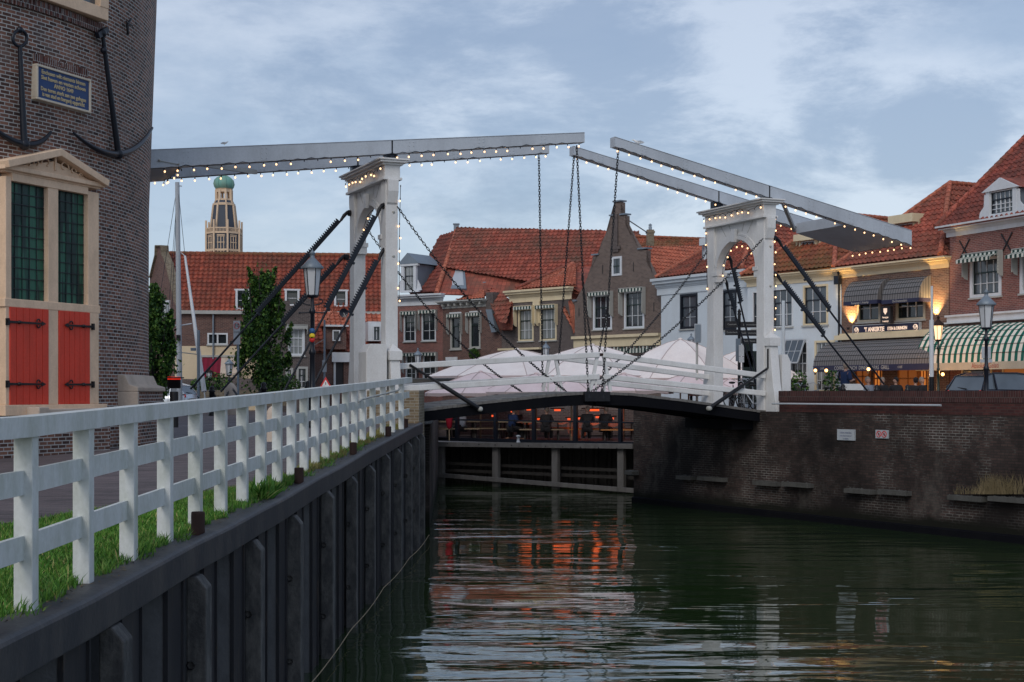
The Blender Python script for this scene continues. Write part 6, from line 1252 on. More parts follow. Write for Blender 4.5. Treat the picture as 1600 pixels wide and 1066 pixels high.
def table(x,y,yaw,lab,L=1.7,col='pale_wood'):
    r=thing('picnic_table',lab,'table',(x,y,TG),'terrace tables with benches behind the glass screen'); d=V((math.cos(yaw),math.sin(yaw),0)); s=V((-d.y,d.x,0)); c=V((x,y,TG))
    m=MB(); m.box(c+UP*.74,(L,.72,.05),(d,s,UP)); m.build('tabletop',col,r)
    for sg in (-1,1): m=MB(); m.box(c+s*sg*.7+UP*.45,(L,.28,.045),(d,s,UP)); m.build('bench',col,r)
    for sg in (-1,1): m=MB(); m.beam(c+d*sg*L*.38-s*.72,c+d*sg*L*.38-s*.2+UP*.72,.06,.09); m.beam(c+d*sg*L*.38+s*.72,c+d*sg*L*.38+s*.2+UP*.72,.06,.09); m.beam(c+d*sg*L*.38-s*.75+UP*.42,c+d*sg*L*.38+s*.75+UP*.42,.05,.08); m.build('leg','dark_wood',r)
tpos=[(676,60.9,'leftmost'),(722,61.2,'second from the left'),(764,62.,'third from the left'),(803,60.5,'fourth from the left'),(846,60,'fifth from the left'),(880,61.5,'third from the right'),(925,60,'second from the right'),(966,59.5,'rightmost')]
for i,(px,Z,n_) in enumerate(tpos): x=(px-800)/F*Z; table(x,Z,.1*(i%3)-.1,f'wooden terrace table with benches, {n_} behind the glass screen',1.5 if i%2 else 1.8,'pale_wood' if i<5 else 'terrace_orange')
# people -----------------------------------------------------------------
def body(c,yaw,pose,h=1.75,skin='skin',top='cloth_blue',legs='cloth_dark',hair='hair_grey',label='',group=None,bald=False):
    c=V(c); d=V((math.cos(yaw),math.sin(yaw),0)); s=V((-d.y,d.x,0)); k=h/1.75; q=lambda f,l,z:c+(d*f+s*l+UP*z)*k
    sit=pose.startswith('sit'); hz=.50 if sit else .95; lean=.10 if sit else .02
    J={'pelvis':(0,0,hz,.13),'waist':(lean*.3,0,hz+.16,.125),'chest':(lean*.8,0,hz+.36,.15),'neck0':(lean,0,hz+.50,.075),'neck':(lean+.01,0,hz+.57,.055)}
    for sd,sg in (('l',1),('r',-1)):
        J['sh'+sd]=(lean*.9,sg*.17,hz+.47,.065)
        if pose=='stand': el,ha=(-.03,sg*.25,hz+.20,.042),(.08,sg*.24,hz-.03,.03)
        elif pose=='hold': el,ha=(.02,sg*.25,hz+.22,.042),(.26,sg*.12,hz+.26,.03)
        else: el,ha=(.12,sg*.24,hz+.24,.042),(.38,sg*.13,hz+.24,.03)
        J['el'+sd]=el; J['ha'+sd]=ha
        if sit: J['hp'+sd]=(.03,sg*.09,hz-.0,.09); J['kn'+sd]=(.44,sg*.11,hz-.0,.062); J['an'+sd]=(.46,sg*.11,.08,.042); J['to'+sd]=(.62,sg*.12,.04,.035)
        else: J['hp'+sd]=(0,sg*.09,hz-.08,.09); J['kn'+sd]=(.03*sg+.02,sg*.10,.50,.062); J['an'+sd]=(.02*sg,sg*.10,.08,.042); J['to'+sd]=(.02*sg+.17,sg*.12,.035,.035)
    r=thing('person',label,'person',c,group); o0=V(r.location)
    def skin_(chains,root_,name,mat,grow=0.):
        names=[]; 
        for ch in chains:
            for n in ch:
                if n not in names: names.append(n)
        me=bpy.data.meshes.new('t'); me.from_pydata([tuple(q(*J[n][:3])-o0) for n in names],[(names.index(a),names.index(b)) for ch in chains for a,b in zip(ch,ch[1:])],[]); ob=bpy.data.objects.new('t',me); COL.objects.link(ob)
        md=ob.modifiers.new('s','SKIN')
        for i,n in enumerate(names): rr=(J[n][3]+grow)*k; me.skin_vertices[0].data[i].radius=(rr,rr)
        me.skin_vertices[0].data[names.index(root_)].use_root=True; md.use_smooth_shade=True; ss=ob.modifiers.new('u','SUBSURF'); ss.levels=ss.render_levels=1
        dg=bpy.context.evaluated_depsgraph_get(); m2=bpy.data.meshes.new_from_object(ob.evaluated_get(dg)); bpy.data.objects.remove(ob); m2.materials.clear(); m2.materials.append(MATS[mat]); m2.name=name; return link(name,m2,r)
    # head
    hc_=(lean+.03,0,hz+.72); J['head']=hc_+(.05,)
    skin_([['pelvis','waist','chest','neck0','neck','head'],['chest','shl','ell','hal'],['chest','shr','elr','har'],['pelvis','hpl','knl','anl','tol'],['pelvis','hpr','knr','anr','tor']],'pelvis','body',skin)
    m=MB(); hcv=q(*hc_); b0=len(m.v); m.sphere(hcv,.098*k,14,10,(1.,.82,1.22)); ax=(d,s,UP)
    m.v=[tuple(hcv+d*((V(p)-hcv).x)+s*((V(p)-hcv).y)+UP*((V(p)-hcv).z)) for p in m.v]; m.sphere(hcv+d*.10*k+UP*-.01*k,.018*k,6,5,(1,1,1.5))
    for sg in (-1,1): m.sphere(hcv+s*sg*.082*k,.024*k,6,5)
    hd=m.build('head',skin,r); m=MB(); 
    for sg in (-1,1): m.sphere(hcv+d*.088*k+s*sg*.032*k+UP*.01*k,.012*k,6,4)
    m.box(hcv+d*.092*k-UP*.058*k,(.008,.05*k,.01),ax); m.build('eyes_and_mouth','cloth_dark',hd)
    m=MB(); m.sphere(hcv-d*.018*k+UP*.028*k,.106*k,14,10,(1,.86,1.12)); m.v=[tuple(hcv+d*((V(p)-hcv).x)+s*((V(p)-hcv).y)+UP*((V(p)-hcv).z)) for p in m.v]; m.build('hair',hair,hd)
    skin_([['pelvis','waist','chest','neck0'],['chest','shl','ell'],['chest','shr','elr']],'chest','jacket',top,.045)
    J['al_']=J['anl'];
    skin_([['pelvis','hpl','knl','anl'],['pelvis','hpr','knr','anr']],'pelvis','trousers',legs,.03)
    for sd in ('l','r'):      # hands with separate fingers
        m=MB(); e_,h_=V(q(*J['el'+sd][:3])),V(q(*J['ha'+sd][:3])); fd=(h_-e_).normalized(); sdv=fd.cross(UP).normalized(); m.tube([h_,h_+fd*.05*k,h_+fd*.09*k],[.026*k,.036*k,.03*k],6)
        for j in range(4): p=h_+fd*.085*k+sdv*(j-1.5)*.019*k; m.tube([p,p+fd*(.035+.008*(j in(1,2)))*k,p+fd*.055*k-UP*.02*k],[.009*k,.008*k,.006*k],5)
        p=h_+fd*.03*k-sdv*.03*k; m.tube([p,p+fd*.03*k-sdv*.02*k,p+fd*.055*k-sdv*.018*k],[.010*k,.009*k,.007*k],5); m.build('hand',skin,r)
    return r
gp='people seated on the café terrace'
P3=lambda px,Z,z:((px-800)/F*Z,Z,z)
body(P3(722,60.4,TG),2.2,'sit',1.7,top='cloth_pale',label='seated person in a pale shirt behind the second glass pane from the left',group=gp)
body(P3(799,59.3,TG),0.6,'sit',1.75,top='cloth_blue',label='seated person in a blue top behind the middle of the glass screen',group=gp)
body(P3(812,60.6,TG),2.6,'sit',1.7,top='cloth_dark',label='seated person in dark clothes right of the blue topped guest',group=gp)
body(P3(853,59.,TG),1.3,'sit',1.75,top='cloth_dark',label='seated person in dark clothes behind the fifth glass pane',group=gp)
body(P3(918,58.6,TG),1.6,'sit',1.8,top='cloth_dark',label='seated person silhouetted against the orange glow on the left of the sixth pane',group=gp)
body(P3(945,59,TG),1.2,'sit',1.8,top='cloth_dark',label='seated person silhouetted on the right of the sixth pane',group=gp)
RG=E-.82
body((11.65*1.0+.0,51.5,RG),.5,'hold',1.78,top='cloth_blue',label='grey haired man in a dark blue jacket standing behind the parapet under the café awning')
gq='guests seated outside the café'
for px,Z,yw,tp,hr,lb in ((1361,53,2.4,'cloth_pale','hair_grey','blonde guest with a pale blue top, leftmost of those seated outside the café'),(1382,55,2.,'cloth_dark','hair_grey','dark clothed guest beside the left end of the café doorway'),(1401,54,1.6,'cloth_dark','cloth_dark','dark haired guest seated in front of the café door'),(1428,55,.8,'cloth_dark','cloth_dark','dark clothed guest seated left of the white flagpole'),(1446,54,2.6,'cloth_dark','hair_grey','guest seated just left of the white flagpole')):
    body(((px-800)/F*Z,Z,RG),yw,'sit',1.75,top=tp,hair=hr,label=lb,group=gq)
# closed red parasol and heaters
r=thing('closed_parasol','folded red parasol on the left of the terrace','parasol',P3(702,59.6,TG)); c=V(r.location); m=MB(); m.lathe(c,[(.02,.45),(.10,.55),(.17,1.0),(.11,1.35),(.03,1.5)],12); m.build('canopy','cloth_red',r); m=MB(); m.tube([c,c+UP*1.6],.025,8); m.build('pole','pale_wood',r)
for i,(px,py,Z,w_) in enumerate(((801,643,63,.30),(826,640,63,.34),(871,641,63,.5),(889,655,61,.22),(905,654,61,.25),(927,641,62,.9),(936,652,60,.5),(956,654,60,.3),(843,655,62,.35),(770,650,62,.2))):
    c=at(px,py,Z); m=MB(); m.box(c,(w_*.55,.08,.08)); rr=thing('patio_heater',f"glowing orange heater bar under the parasols, {['first','second','third','fourth','fifth','sixth','seventh','eighth','ninth','tenth'][i]} in order of building" if 0 else ['small orange heater left of the middle of the terrace','round orange heater above the blue topped guest','wide orange heater above the fifth glass pane','small orange heater low beside the sixth frame post','orange heater glowing just left of the seated silhouettes','widest orange heater above the sixth glass pane','orange heater bar directly below the widest one','orange heater at the right end of the glass screen','orange heater between the fourth and fifth panes','leftmost dim orange heater on the terrace'][i],'heater',c,'orange heaters over the terrace'); m.build('glow_bar','heater_orange',rr); m=MB(); m.box(c+V((0,.1,.07)),(w_+.1,.2,.05)); m.build('hood','black_iron',rr)
for i,(px,py,Z,pw) in enumerate(((826,647,62,60),(880,647,62,70),(930,648,61.5,130),(960,650,60.5,60),(905,668,60.,35))):
    l=bpy.data.lights.new('heater_light','POINT'); l.energy=pw*.08; l.color=(1,.13,.02); l.shadow_soft_size=.45; o=bpy.data.objects.new('heater_light',l); COL.objects.link(o); o.location=at(px,py,Z)
for px,Z,pw in ((1357,61.,40),(1420,59,45),(1385,60,25),(1475,58,20)):
    l=bpy.data.lights.new('lamp_light','POINT'); l.energy=pw; l.color=(1,.48,.15); l.shadow_soft_size=.1; o=bpy.data.objects.new('lamp_light',l); COL.objects.link(o); o.location=at(px,583,Z)
# back wall and hedge of the terrace
m=MB(); m.box((3,64.8,E-1.35),(11,.3,1.1)); tag(m.build('terrace_wall','brick_grey_dark'),'low dark brick wall behind the terrace tables','wall')
# ============================================================ parasols
paint('parasol_hem',(.50,.42,.41),(.38,.30,.29),.5,.9,scale=2)
def parasol(px,pyt,Z,half,drop,label,mat='parasol',yaw=.4,sides=8,zg=None,skirt=.12):
    top=at(px,pyt,Z); zg=TG if zg is None else zg; r=thing('parasol',label,'parasol',(top.x,top.y,zg),'white parasols on the terrace'); n=sides; m=MB(); N=6; vs=[]
    rings=[]
    for j in range(N+1):
        f=j/N; ring=[]
        for k in range(n*3):
            a=yaw+2*math.pi*k/(n*3); seg=(k%3)/3; sc2=math.cos(math.pi/n)/math.cos(((k%3)/3-.5)*2*math.pi/n) if k%3 else 1.0
            rad=half*f*sc2; z=-drop*(f**1.38)+(-.05*math.sin(math.pi*f) if k%3 else .0)*half*.3; ring.append(top+V((math.cos(a)*rad,math.sin(a)*rad,z)))
        rings.append(ring)
    M_=n*3; vs=[p for rg in rings for p in rg]; m.add(vs,[(j*M_+k,(j+1)*M_+k,(j+1)*M_+(k+1)%M_,j*M_+(k+1)%M_) for j in range(N) for k in range(M_)],False)
    m.build('canopy',mat,r); m=MB(); rg=rings[-1]
    m.add([p for p in rg]+[p-UP*(skirt*(1+.25*math.sin(i*2.1))) for i,p in enumerate(rg)],[(k,(k+1)%M_,(k+1)%M_+M_,k+M_)[::-1] for k in range(M_)]); m.build('skirt','parasol_hem',r)
    m=MB()
    for k in range(n):
        for j in range(N): m.beam(rings[j][k*3]+UP*.008,rings[j+1][k*3]+UP*.008,.035,.012)
    m.build('seam','parasol_hem',r)
    m=MB()
    for k in range(n): m.beam(rings[0][0]-UP*.06,rings[-1][k*3]-UP*.05,.03,.04)
    m.build('rib','parasol_under',r)
    m=MB(); m.tube([V((top.x,top.y,zg)),top],.035,8); m.build('pole','pale_wood',r); m=MB(); m.lathe(top,[(.09,-.02),(.10,.03),(.02,.06),(.001,.07)],10); m.build('finial',mat,r)
parasol(808,546,68,4.15,1.25,'large white parasol left of centre, its peak below the cream corniced house',yaw=.1)
parasol(926,539,68,4.3,1.45,'large white parasol in the middle, peak below the gabled house',yaw=.25)
parasol(1063,530,67,3.6,1.80,'tallest white parasol, directly left of the right portal',yaw=.3)
parasol(1163,546,70,3.0,1.4,'white parasol seen through the right portal',yaw=.2)
parasol(751,581,62,2.5,.9,'lower pinkish parasol at the left end of the terrace','parasol_pink',yaw=.5)
parasol(838,584,60.5,2.3,.75,'lower pinkish parasol, second from the left of the front row','parasol_pink',yaw=.2)
parasol(893,592,59.5,1.9,.55,'lower pinkish parasol below the left V posts of the railing','parasol_pink',yaw=.35)
parasol(975,584,60.5,2.1,.7,'lower pinkish parasol right of the leaf joint','parasol_pink',yaw=.15)
parasol(1076,584,61,1.9,.62,'lower pinkish parasol beside the far leg of the right portal','parasol_pink',yaw=.4)
parasol(1140,592,63,1.9,.6,'lower pinkish parasol behind the right portal opening','parasol_pink',yaw=.3)
m=MB(); m.box(at(700,600,66),(4.5,.15,.5)); m.box(at(700,592,66),(4.5,1.2,.05)); tag(m.build('glass_canopy','glass_blue'),'low blue grey glass canopy left of the parasols','canopy')
# ============================================================ street lamps
def lantern(r,c,w_,h,glass='lamp_glass_grey',topm='zinc',n=6):
    m=MB(); m.lathe(c,[(w_*.33,0),(w_*.5,h)],n,smooth=False); m.build('lamp_glass',glass,r)
    m=MB()
    for k in range(n): a=2*math.pi*k/n; m.beam(c+V((math.cos(a)*w_*.34,math.sin(a)*w_*.34,0)),c+V((math.cos(a)*w_*.51,math.sin(a)*w_*.51,h)),.018,.018)
    m.lathe(c,[(.001,-.05),(w_*.30,-.05),(w_*.38,.0),(w_*.36,.02)],n); m.build('lamp_frame','blue_black',r)
    m=MB(); m.lathe(c+UP*h,[(w_*.62,-.02),(w_*.66,.02),(w_*.40,h*.20),(w_*.2,h*.34),(w_*.13,h*.38),(w_*.13,h*.5),(w_*.2,h*.52),(.02,h*.64),(.001,h*.72)],16); m.build('lamp_hood',topm,r)
t=NT('lamp_glass_grey'); n=t.noise(5,3,.6); m=t.mix((n,0),(.48,.51,.54),(.62,.65,.68)); t.l(m,2,t.b,'Base Color'); t.setp(.3,0,.5)
emit('lamp_glass_lit',(1,.62,.30),1.6,(.6,.5,.4))
def lamp(px,ybase,Z,ytop,wpx,label,lit=False,base=True,scroll=True,group='old street lanterns'):
    zb=E-(ybase-HY)/F*Z; c=at(px,HY,Z); c.z=zb; zt=at(px,ytop,Z).z; w_=wpx/F*Z; hl=w_*1.35; zl=zt-hl*1.72; r=thing('street_lamp',label,'street lamp',c,group); H=zl-zb
    m=MB(); s_=w_/.5; m.lathe(c,[(.15*s_,0),(.16*s_,.1*s_),(.11*s_,.2*s_),(.10*s_,H*.22),(.12*s_,H*.23),(.12*s_,H*.25),(.075*s_,H*.27),(.06*s_,H*.55),(.085*s_,H*.56),(.085*s_,H*.58),(.05*s_,H*.60),(.045*s_,H*.86),(.08*s_,H*.87),(.08*s_,H*.89),(.04*s_,H*.91),(.04*s_,H)],14); m.build('pole','blue_black' if not lit else 'green_black',r)
    if scroll:
        m=MB()
        for sg in (-1,1):
            m.tube([c+V((sg*w_*(.1+.42*math.sin(k*.42)),0,H*.93+w_*.30*(1-math.cos(k*.5))*.5)) for k in range(7)],.018*s_,6); m.tube([c+V((sg*w_*.62,0,H*.87)),c+V((0,0,H*.875))],.018*s_,6); m.sphere(c+V((sg*w_*.62,0,H*.87)),.03*s_,6,5)
        m.build('scroll_bracket','blue_black',r)
    lantern(r,c+UP*H,w_*.86,hl,'lamp_glass_lit' if lit else 'lamp_glass_grey','rust' if lit else 'zinc'); return r
lampL=lamp(488,668,38,388,32,'tall black lantern post with stickers, left of the left portal')
for py,cm in ((517,'sign_blue'),(525,'sign_yellow'),(531,'sign_red')): c=at(488,py,37.86); m=MB(); m.lathe(c,[(.001,.05),(.07,.05),(.07,0)],12,ax=(V((1,0,0)),UP,V((0,-1,0)))); m.build('sticker',cm,lampL)
lamp(1541,660,45,450,27,'tall black lantern post in front of the striped awning at the right')
lamp(1466,640,58,492,17,'lit lantern post beside the white flagpole in front of the café',lit=True)
lamp(653,646,75,543,12,'small grey lantern in front of the red brown brick house',scroll=False); lamp(853,646,75,532,12,'small grey lantern between the two big left parasols',scroll=False); lamp(1080,640,72,520,11,'small lantern peeking over the tallest parasol',scroll=False)
lamp(358,646,72,556,13,'small green lantern post in front of the beige awning',scroll=False)
r=thing('pillar_lantern','small copper lantern on a brick gate pillar left of the beige awning','lantern',at(327,640,74)); c=at(327,600,74); m=MB(); m.box(c-UP*.7,(.6,.6,1.4)); m.box(c+UP*.03,(.75,.75,.1)); m.build('pillar','brick_grey_dark',r); lantern(r,c+UP*.25,.32,.35,'lamp_glass_grey','rust'); m=MB(); m.lathe(c+UP*.05,[(.12,0),(.05,.1),(.05,.2)],8); m.build('stem','rust',r)
m=MB(); m.box(at(306,609,76.5),(2.1,.3,1.1)); m.box(at(399,608,76.5),(3.6,.3,1.1)); tag(m.build('garden_wall','brick_grey_dark'),'low brick garden wall in front of the long house','wall')
m=MB(); m.box(at(372,622,70),(5.5,.35,.75)); tag(m.build('low_wall','brick_yellow'),'low mossy wall behind the bollards, left of the hornbeam trunk','wall')
for i,(px,py,Z,rr,lb) in enumerate(((340,605,74,.75,'green shrub left of the beige awning lantern'),(436,605,66,.6,'pale leafed shrub right of the hornbeam trunk'),(448,606,66,.6,'second pale leafed shrub beside the grey gabled house'),(313,606,73,.5,'small shrub by the silver car bonnet'))):
    r=thing('shrub',lb,'plant',at(px,640,Z)); leafball('foliage',at(px,py,Z),rr,900,'leaves',r,lf=.11)
# ============================================================ trees
def tree(px,ybase,Z,ytop,wpx,label,seed):
    global RNG
    R_=np.random.default_rng(seed); b=at(px,ybase,Z); H=(ybase-ytop)/F*Z; Wd=wpx/F*Z/2; r=thing('hornbeam_tree',label,'tree',b,'upright hornbeam trees on the left quay'); m=MB()
    m.tube([b,b+UP*H*.25,b+UP*H*.6,b+UP*H*.9],[.16,.12,.07,.02],10); limbs=[]
    for k in range(16):
        a=k*2.4; z0=H*(.16+.6*k/16); l=Wd*(1.2 if k<8 else .8); p0=b+UP*z0; p1=p0+V((math.cos(a),math.sin(a),0))*l*.55+UP*l*.9; p2=p1+V((math.cos(a),math.sin(a),0))*l*.15+UP*l*.9; m.tube([p0,p1,p2],[.05,.03,.008],6); limbs.append((p0,p1,p2))
    m.build('trunk','dark_wood',r); C=[]
    for k in range(105):
        f=R_.random()**.85; z=.13+.80*f; prof=Wd*(min(1,(z-.07)*4.5))*(1-max(0,(z-.27)/.78)**1.25); a=R_.random()*6.283; rad=prof*(.30+.62*R_.random()**.5)*(1+.22*math.sin(a*3+z*9+seed)); C.append((b.x+math.cos(a)*rad,b.y+math.sin(a)*rad,b.z+H*z*.97,.13+.20*R_.random()))
    for k in range(34):      # upright sprays that break the outline
        f=R_.random(); z=.16+.74*f; prof=Wd*(min(1,(z-.07)*4.5))*(1-max(0,(z-.27)/.78)**1.25); a=R_.random()*6.283; rad=prof*(.92+.22*R_.random()); L_=.35+.55*R_.random(); x_,y_=b.x+math.cos(a)*rad,b.y+math.sin(a)*rad
        for j in range(6): t_=j/5; C.append((x_+math.cos(a)*L_*.28*t_,y_+math.sin(a)*L_*.28*t_,b.z+H*z+L_*t_,.10*(1-t_)+.035))
    for j in range(10): C.append((b.x+R_.normal(0,.05),b.y,b.z+H*(.88+.013*j),.16-.014*j))
    C=np.array(C); n=17000; i=R_.integers(0,len(C),n); P=C[i,:3]+R_.normal(0,1,(n,3))*C[i,3:4]*np.array([.75,.75,1.25]); a=R_.normal(0,1,(n,3)); a[:,2]=np.abs(a[:,2])+.3; a/=np.linalg.norm(a,axis=1)[:,None]; c_=np.cross(a,R_.normal(0,1,(n,3))); c_/=np.linalg.norm(c_,axis=1)[:,None]; s=(.07+.07*R_.random(n))[:,None]
    v=np.stack([P-a*s*.6,P+c_*s*.45,P+a*s*.8,P-c_*s*.45],1).reshape(-1,3); q=np.arange(n)*4; npmesh('crown',v,np.stack([q,q+1,q+2,q+3],1),'leaves',r); return r
tree(411,622,62,428,84,'tall upright green hornbeam tree in front of the long brick house',3); tree(240,640,62,446,62,'green hornbeam tree half hidden by the round brick tower',5)
# ============================================================ mast, harbour light, signs
r=thing('sailing_mast','tall pale yacht mast with shrouds and a furled sail left of the long house','mast',at(277,640,66)); m=MB(); m.tube([at(281,640,66),at(277,285,66)],[.13,.10],12); m.tube([at(277,290,66),at(284,291,66)],.03,6); m.build('mast','sign_grey',r)
m=MB(); m.tube([at(289,400,66),at(283,395,66)],.02,6); m.tube([at(289,400,66),at(319,612,64)],[.05,.11],8); m.tube([at(318,600,64),at(322,640,63.8)],.03,6); m.build('furled_sail','white_paint',r)
m=MB(); m.tube([at(243,506,65.5),at(262,508,66),at(280,509,66),at(299,506,66.5)],.035,6); m.build('spreader','white_paint',r)
for a,b in (((277,290),(243,506)),((243,506),(254,630)),((277,300),(258,560)),((278,290),(289,400)),((277,292),(262,640))): m=MB(); m.tube([at(*a,66),at(*b,65.6)],.012,5); m.build('shroud','blue_black',r)
m=MB(); m.box(at(279,528,65.8),(.15,.2,.25)); m.build('radar_reflector','black_iron',r)
r=thing('harbour_light','black drum light with a red top on a post in front of the silver car','light',at(272,668,34)); m=MB(); c=at(272,612,34); m.tube([at(272,668,34),c],.10,12); m.build('post','black_iron',r); m=MB(); m.lathe(at(272,607,34),[(.001,0),(.15,0),(.15,.20),(.155,.20)],20); m.build('drum','black_iron',r); m=MB(); m.lathe(at(272,593,34),[(.15,-.005),(.15,.06),(.001,.06)],20); m.build('red_band','red_ring',r); m=MB(); m.lathe(at(274,591.5,34),[(.001,.0),(.2,.0),(.2,.03),(.001,.035)],20); m.build('lid','black_iron',r)
def post_sign(px,y0,y1,Z,wpx,label,faces,ybase=640,name='road_sign'):
    c=at(px,ybase,Z); r=thing(name,label,'sign',c); m=MB(); m.tube([c,at(px,y0,Z)],.035 if Z<55 else .045,8); m.build('pole','zinc',r); return r
r=post_sign(372,503,538,58,10,'tall grey 30 zone sign on a pole left of the hornbeam tree',None,640); c=at(370,520,57.9); m=MB(); m.box(c,(.26,.03,.93)); m.build('panel','sign_grey',r); text('lettering','30',.20,'sign_black',r,c+V((0,-.02,.27)),(1,0,0),UP,(0,-1,0),ext=.001); m=MB(); m.tube([c+V((math.cos(a)*.10,-.02,.27+math.sin(a)*.12)) for a in [2*math.pi*k/16 for k in range(16)]],.012,5,closed=True); m.build('ring','sign_red',r); text('lettering','ZONE',.09,'sign_black',r,c+V((0,-.02,.02)),(1,0,0),UP,(0,-1,0),ext=.001)
m=MB(); m.tube([at(310,516,60),at(310,640,60)],.06,8); m.tube([at(310,554,60),at(284,551,60)],.02,6); m.box(at(302,546,60),(.2,.1,.12)); tag(m.build('pole','zinc'),'thin grey pole with a side arm left of the wine red awning','pole')
r=post_sign(507,500,560,52,8,'grey pole with a small white P plate left of the left portal',None,640); c=at(507,572,51.9); m=MB(); m.box(c,(.15,.02,.42)); m.build('plate','sign_grey',r); text('lettering','P',.17,'sign_black',r,c+V((0,-.015,.05)),(1,0,0),UP,(0,-1,0),ext=.001); m=MB(); m.tube([at(507,530,52),at(490,540,52)],.012,5); m.build('bracket','trim_grey',r)
r=thing('warning_sign','red bordered triangular warning sign just above the white fence','sign',at(510,645,36)); m=MB(); m.tube([at(510,645,36),at(510,600,36)],.03,8); m.build('pole','zinc',r); c=at(509,600,35.9); 
m=MB(); S3=.13; tri=lambda k,y:[c+V((-k,y,-k*.6)),c+V((k,y,-k*.6)),c+V((0,y,k*1.15))]; m.prism(tri(.15,0),V((0,-.02,0))); m.build('panel','sign_red',r); m=MB(); m.prism(tri(.09,-.021),V((0,-.004,0))); m.build('face','sign_white',r); m=MB(); m.tube([c+V((0,-.03,.04)),c+V((0,-.03,-.02))],.008,5); m.build('symbol','sign_black',r)
# bollards
def stone_bollard(px,yb,Z,yt,label):
    b=at(px,yb,Z); h=(yb-yt)/F*Z; rr=h*.2; m=MB(); m.lathe(b,[(rr,0),(rr*1.02,h*.75),(rr*.9,h*.85),(rr*.62,h*.93),(rr*.3,h*.985),(.001,h)],16); tag(m.build('stone_bollard','pale_stone'),label,'bollard','weathered stone bollards')
stone_bollard(360.5,648,50,598,'tall weathered stone bollard left of the hornbeam tree'); stone_bollard(427,690,27,634,'round topped lichen spotted stone bollard seen between the fence posts')
def iron_bollard(px,yb,Z,yt,label,mat='black_iron'):
    b=at(px,yb,Z); h=(yb-yt)/F*Z; rr=.09; m=MB(); m.lathe(b,[(rr*1.25,0),(rr*1.2,h*.06),(rr,h*.1),(rr*.9,h*.78),(rr*1.15,h*.80),(rr*1.15,h*.84),(rr*.7,h*.87),(rr*.95,h*.93),(rr*.5,h*.985),(.001,h)],14); return tag(m.build('bollard',mat),label,'bollard','black iron bollards')
iron_bollard(331,650,46,603,'black iron bollard with chains in front of the silver car'); iron_bollard(412,655,44,597,'black iron post under the hornbeam tree'); iron_bollard(481,648,44,595,'black iron bollard left of the tall lantern post')
def sag(p0,p1,s_,label): o=chain(p0,p1,s_,L=.13,wd=.035,r=.012,parent=None,name='chain'); tag(o,label,'chain')
sag(at(331,609,46),at(357,612,49.5),.35,'black chain between the iron bollard and the stone bollard'); sag(at(331,609,46),at(308,618,46),.3,'black chain hanging left of the iron bollard'); sag(at(364,608,49.5),at(412,604,44),.4,'black chain between the stone bollard and the post under the tree')
for i,(px,Z) in enumerate(((1317,50),(1370,49.5),(1418,49),(1160,55),(1143,55.5),(1482,50))):
    iron_bollard(px,at(0,0,Z).z*0+HY+.82/Z*F,Z,(600 if px>1200 else 606)+(1 if i else 0),['black bollard top in front of the man in the blue jacket','black bollard top between the seated guests, right of the man','black bollard top left of the white flagpole','black bollard among the parked bicycles, right one','black bollard among the parked bicycles, left one','black bollard top between the flagpole and the dark car'][i])
# flagpole, mast pole, fingerpost, boxes
r=thing('flagpole','white flagpole with a dark foot in front of the café','pole',at(1455.5,640,56)); m=MB(); m.tube([at(1455.5,589,56),at(1455.5,500,56)],.085,10); m.tube([at(1456,500,56),at(1456,447,56)],.045,10); m.build('pole','white_paint',r); m=MB(); m.tube([at(1455.5,640,56),at(1455.5,589,56)],.10,10); m.build('foot','black_iron',r)
m=MB(); m.tube([at(1224,640,58),at(1224,470,58)],.07,10); tag(m.build('pole','white_render'),'white pole in front of the cream house beside the right portal','pole')
r=thing('signboard','blank silvery sign panel in front of the striped awning','sign',at(1541,640,52)); m=MB(); m.box(at(1541,551,52),(.32,.03,.42)); m.box(at(1541,564,52),(.42,.035,.12)); m.build('panel','sign_grey',r); m=MB(); m.tube([at(1543,640,52.1),at(1543,545,52.1)],.03,6); m.build('pole','zinc',r)
r=thing('grey_sign','grey metal sign panel on a thin pole left of the right portal','sign',at(1088,640,60)); m=MB(); m.box(at(1090.5,521,60),(.28,.06,.78)); m.build('panel','sign_grey',r); m=MB(); m.box(at(1090.5,521,59.95),(.22,.02,.70)); m.build('face','zinc',r); m=MB(); m.tube([at(1089,640,60.1),at(1089,512,60.1)],.05,8); m.build('pole','trim_grey',r)
fp=thing('fingerpost','black fingerpost with dark direction boards seen through the right portal','signpost',at(1155,640,52)); m=MB(); m.tube([at(1155,640,52),at(1155,492,52)],.055,10); m.lathe(at(1155,492,52),[(.08,0),(.05,.08),(.07,.12),(.02,.2),(.001,.22)],8); m.build('pole','black_iron',fp)
for k,(x0,x1,y0,y1,t1) in enumerate(((1133,1154,502,512,'Centrum'),(1157,1186,503,512,'Drommedaris'),(1133,1154,515,524,'Zuiderkerk'),(1157,1186,516,525,'Zuiderzeemuseum'),(1158,1184,529,537,'Buitenhaven'))):
    a,b=at(x0,y0,51.9),at(x1,y1,51.9); c=(a+b)/2; m=MB(); m.box(c,(b.x-a.x,.04,a.z-b.z)); pn=m.build('board','sign_black',fp); text('lettering',t1,.085,'text_grey',pn,c+V((0,-.025,0)),(1,0,0),UP,(0,-1,0),ext=.001)
m=MB(); m.box(at(1153,547,51.8),(.14,.12,.8)); m.build('box','zinc',fp); m=MB(); m.box(at(1158.5,548,51.6),(.18,.03,.4)); m.box(at(1158.5,562,51.6),(.18,.03,.2)); m.build('notice','sign_white',fp)
m=MB(); m.box(at(1168,552,53),(.34,.3,1.0)); m.box(at(1171,590,53),(.5,.3,1.9)) ; tag(m.build('cabinet','green_black'),'dark utility cabinet behind the fingerpost','cabinet')
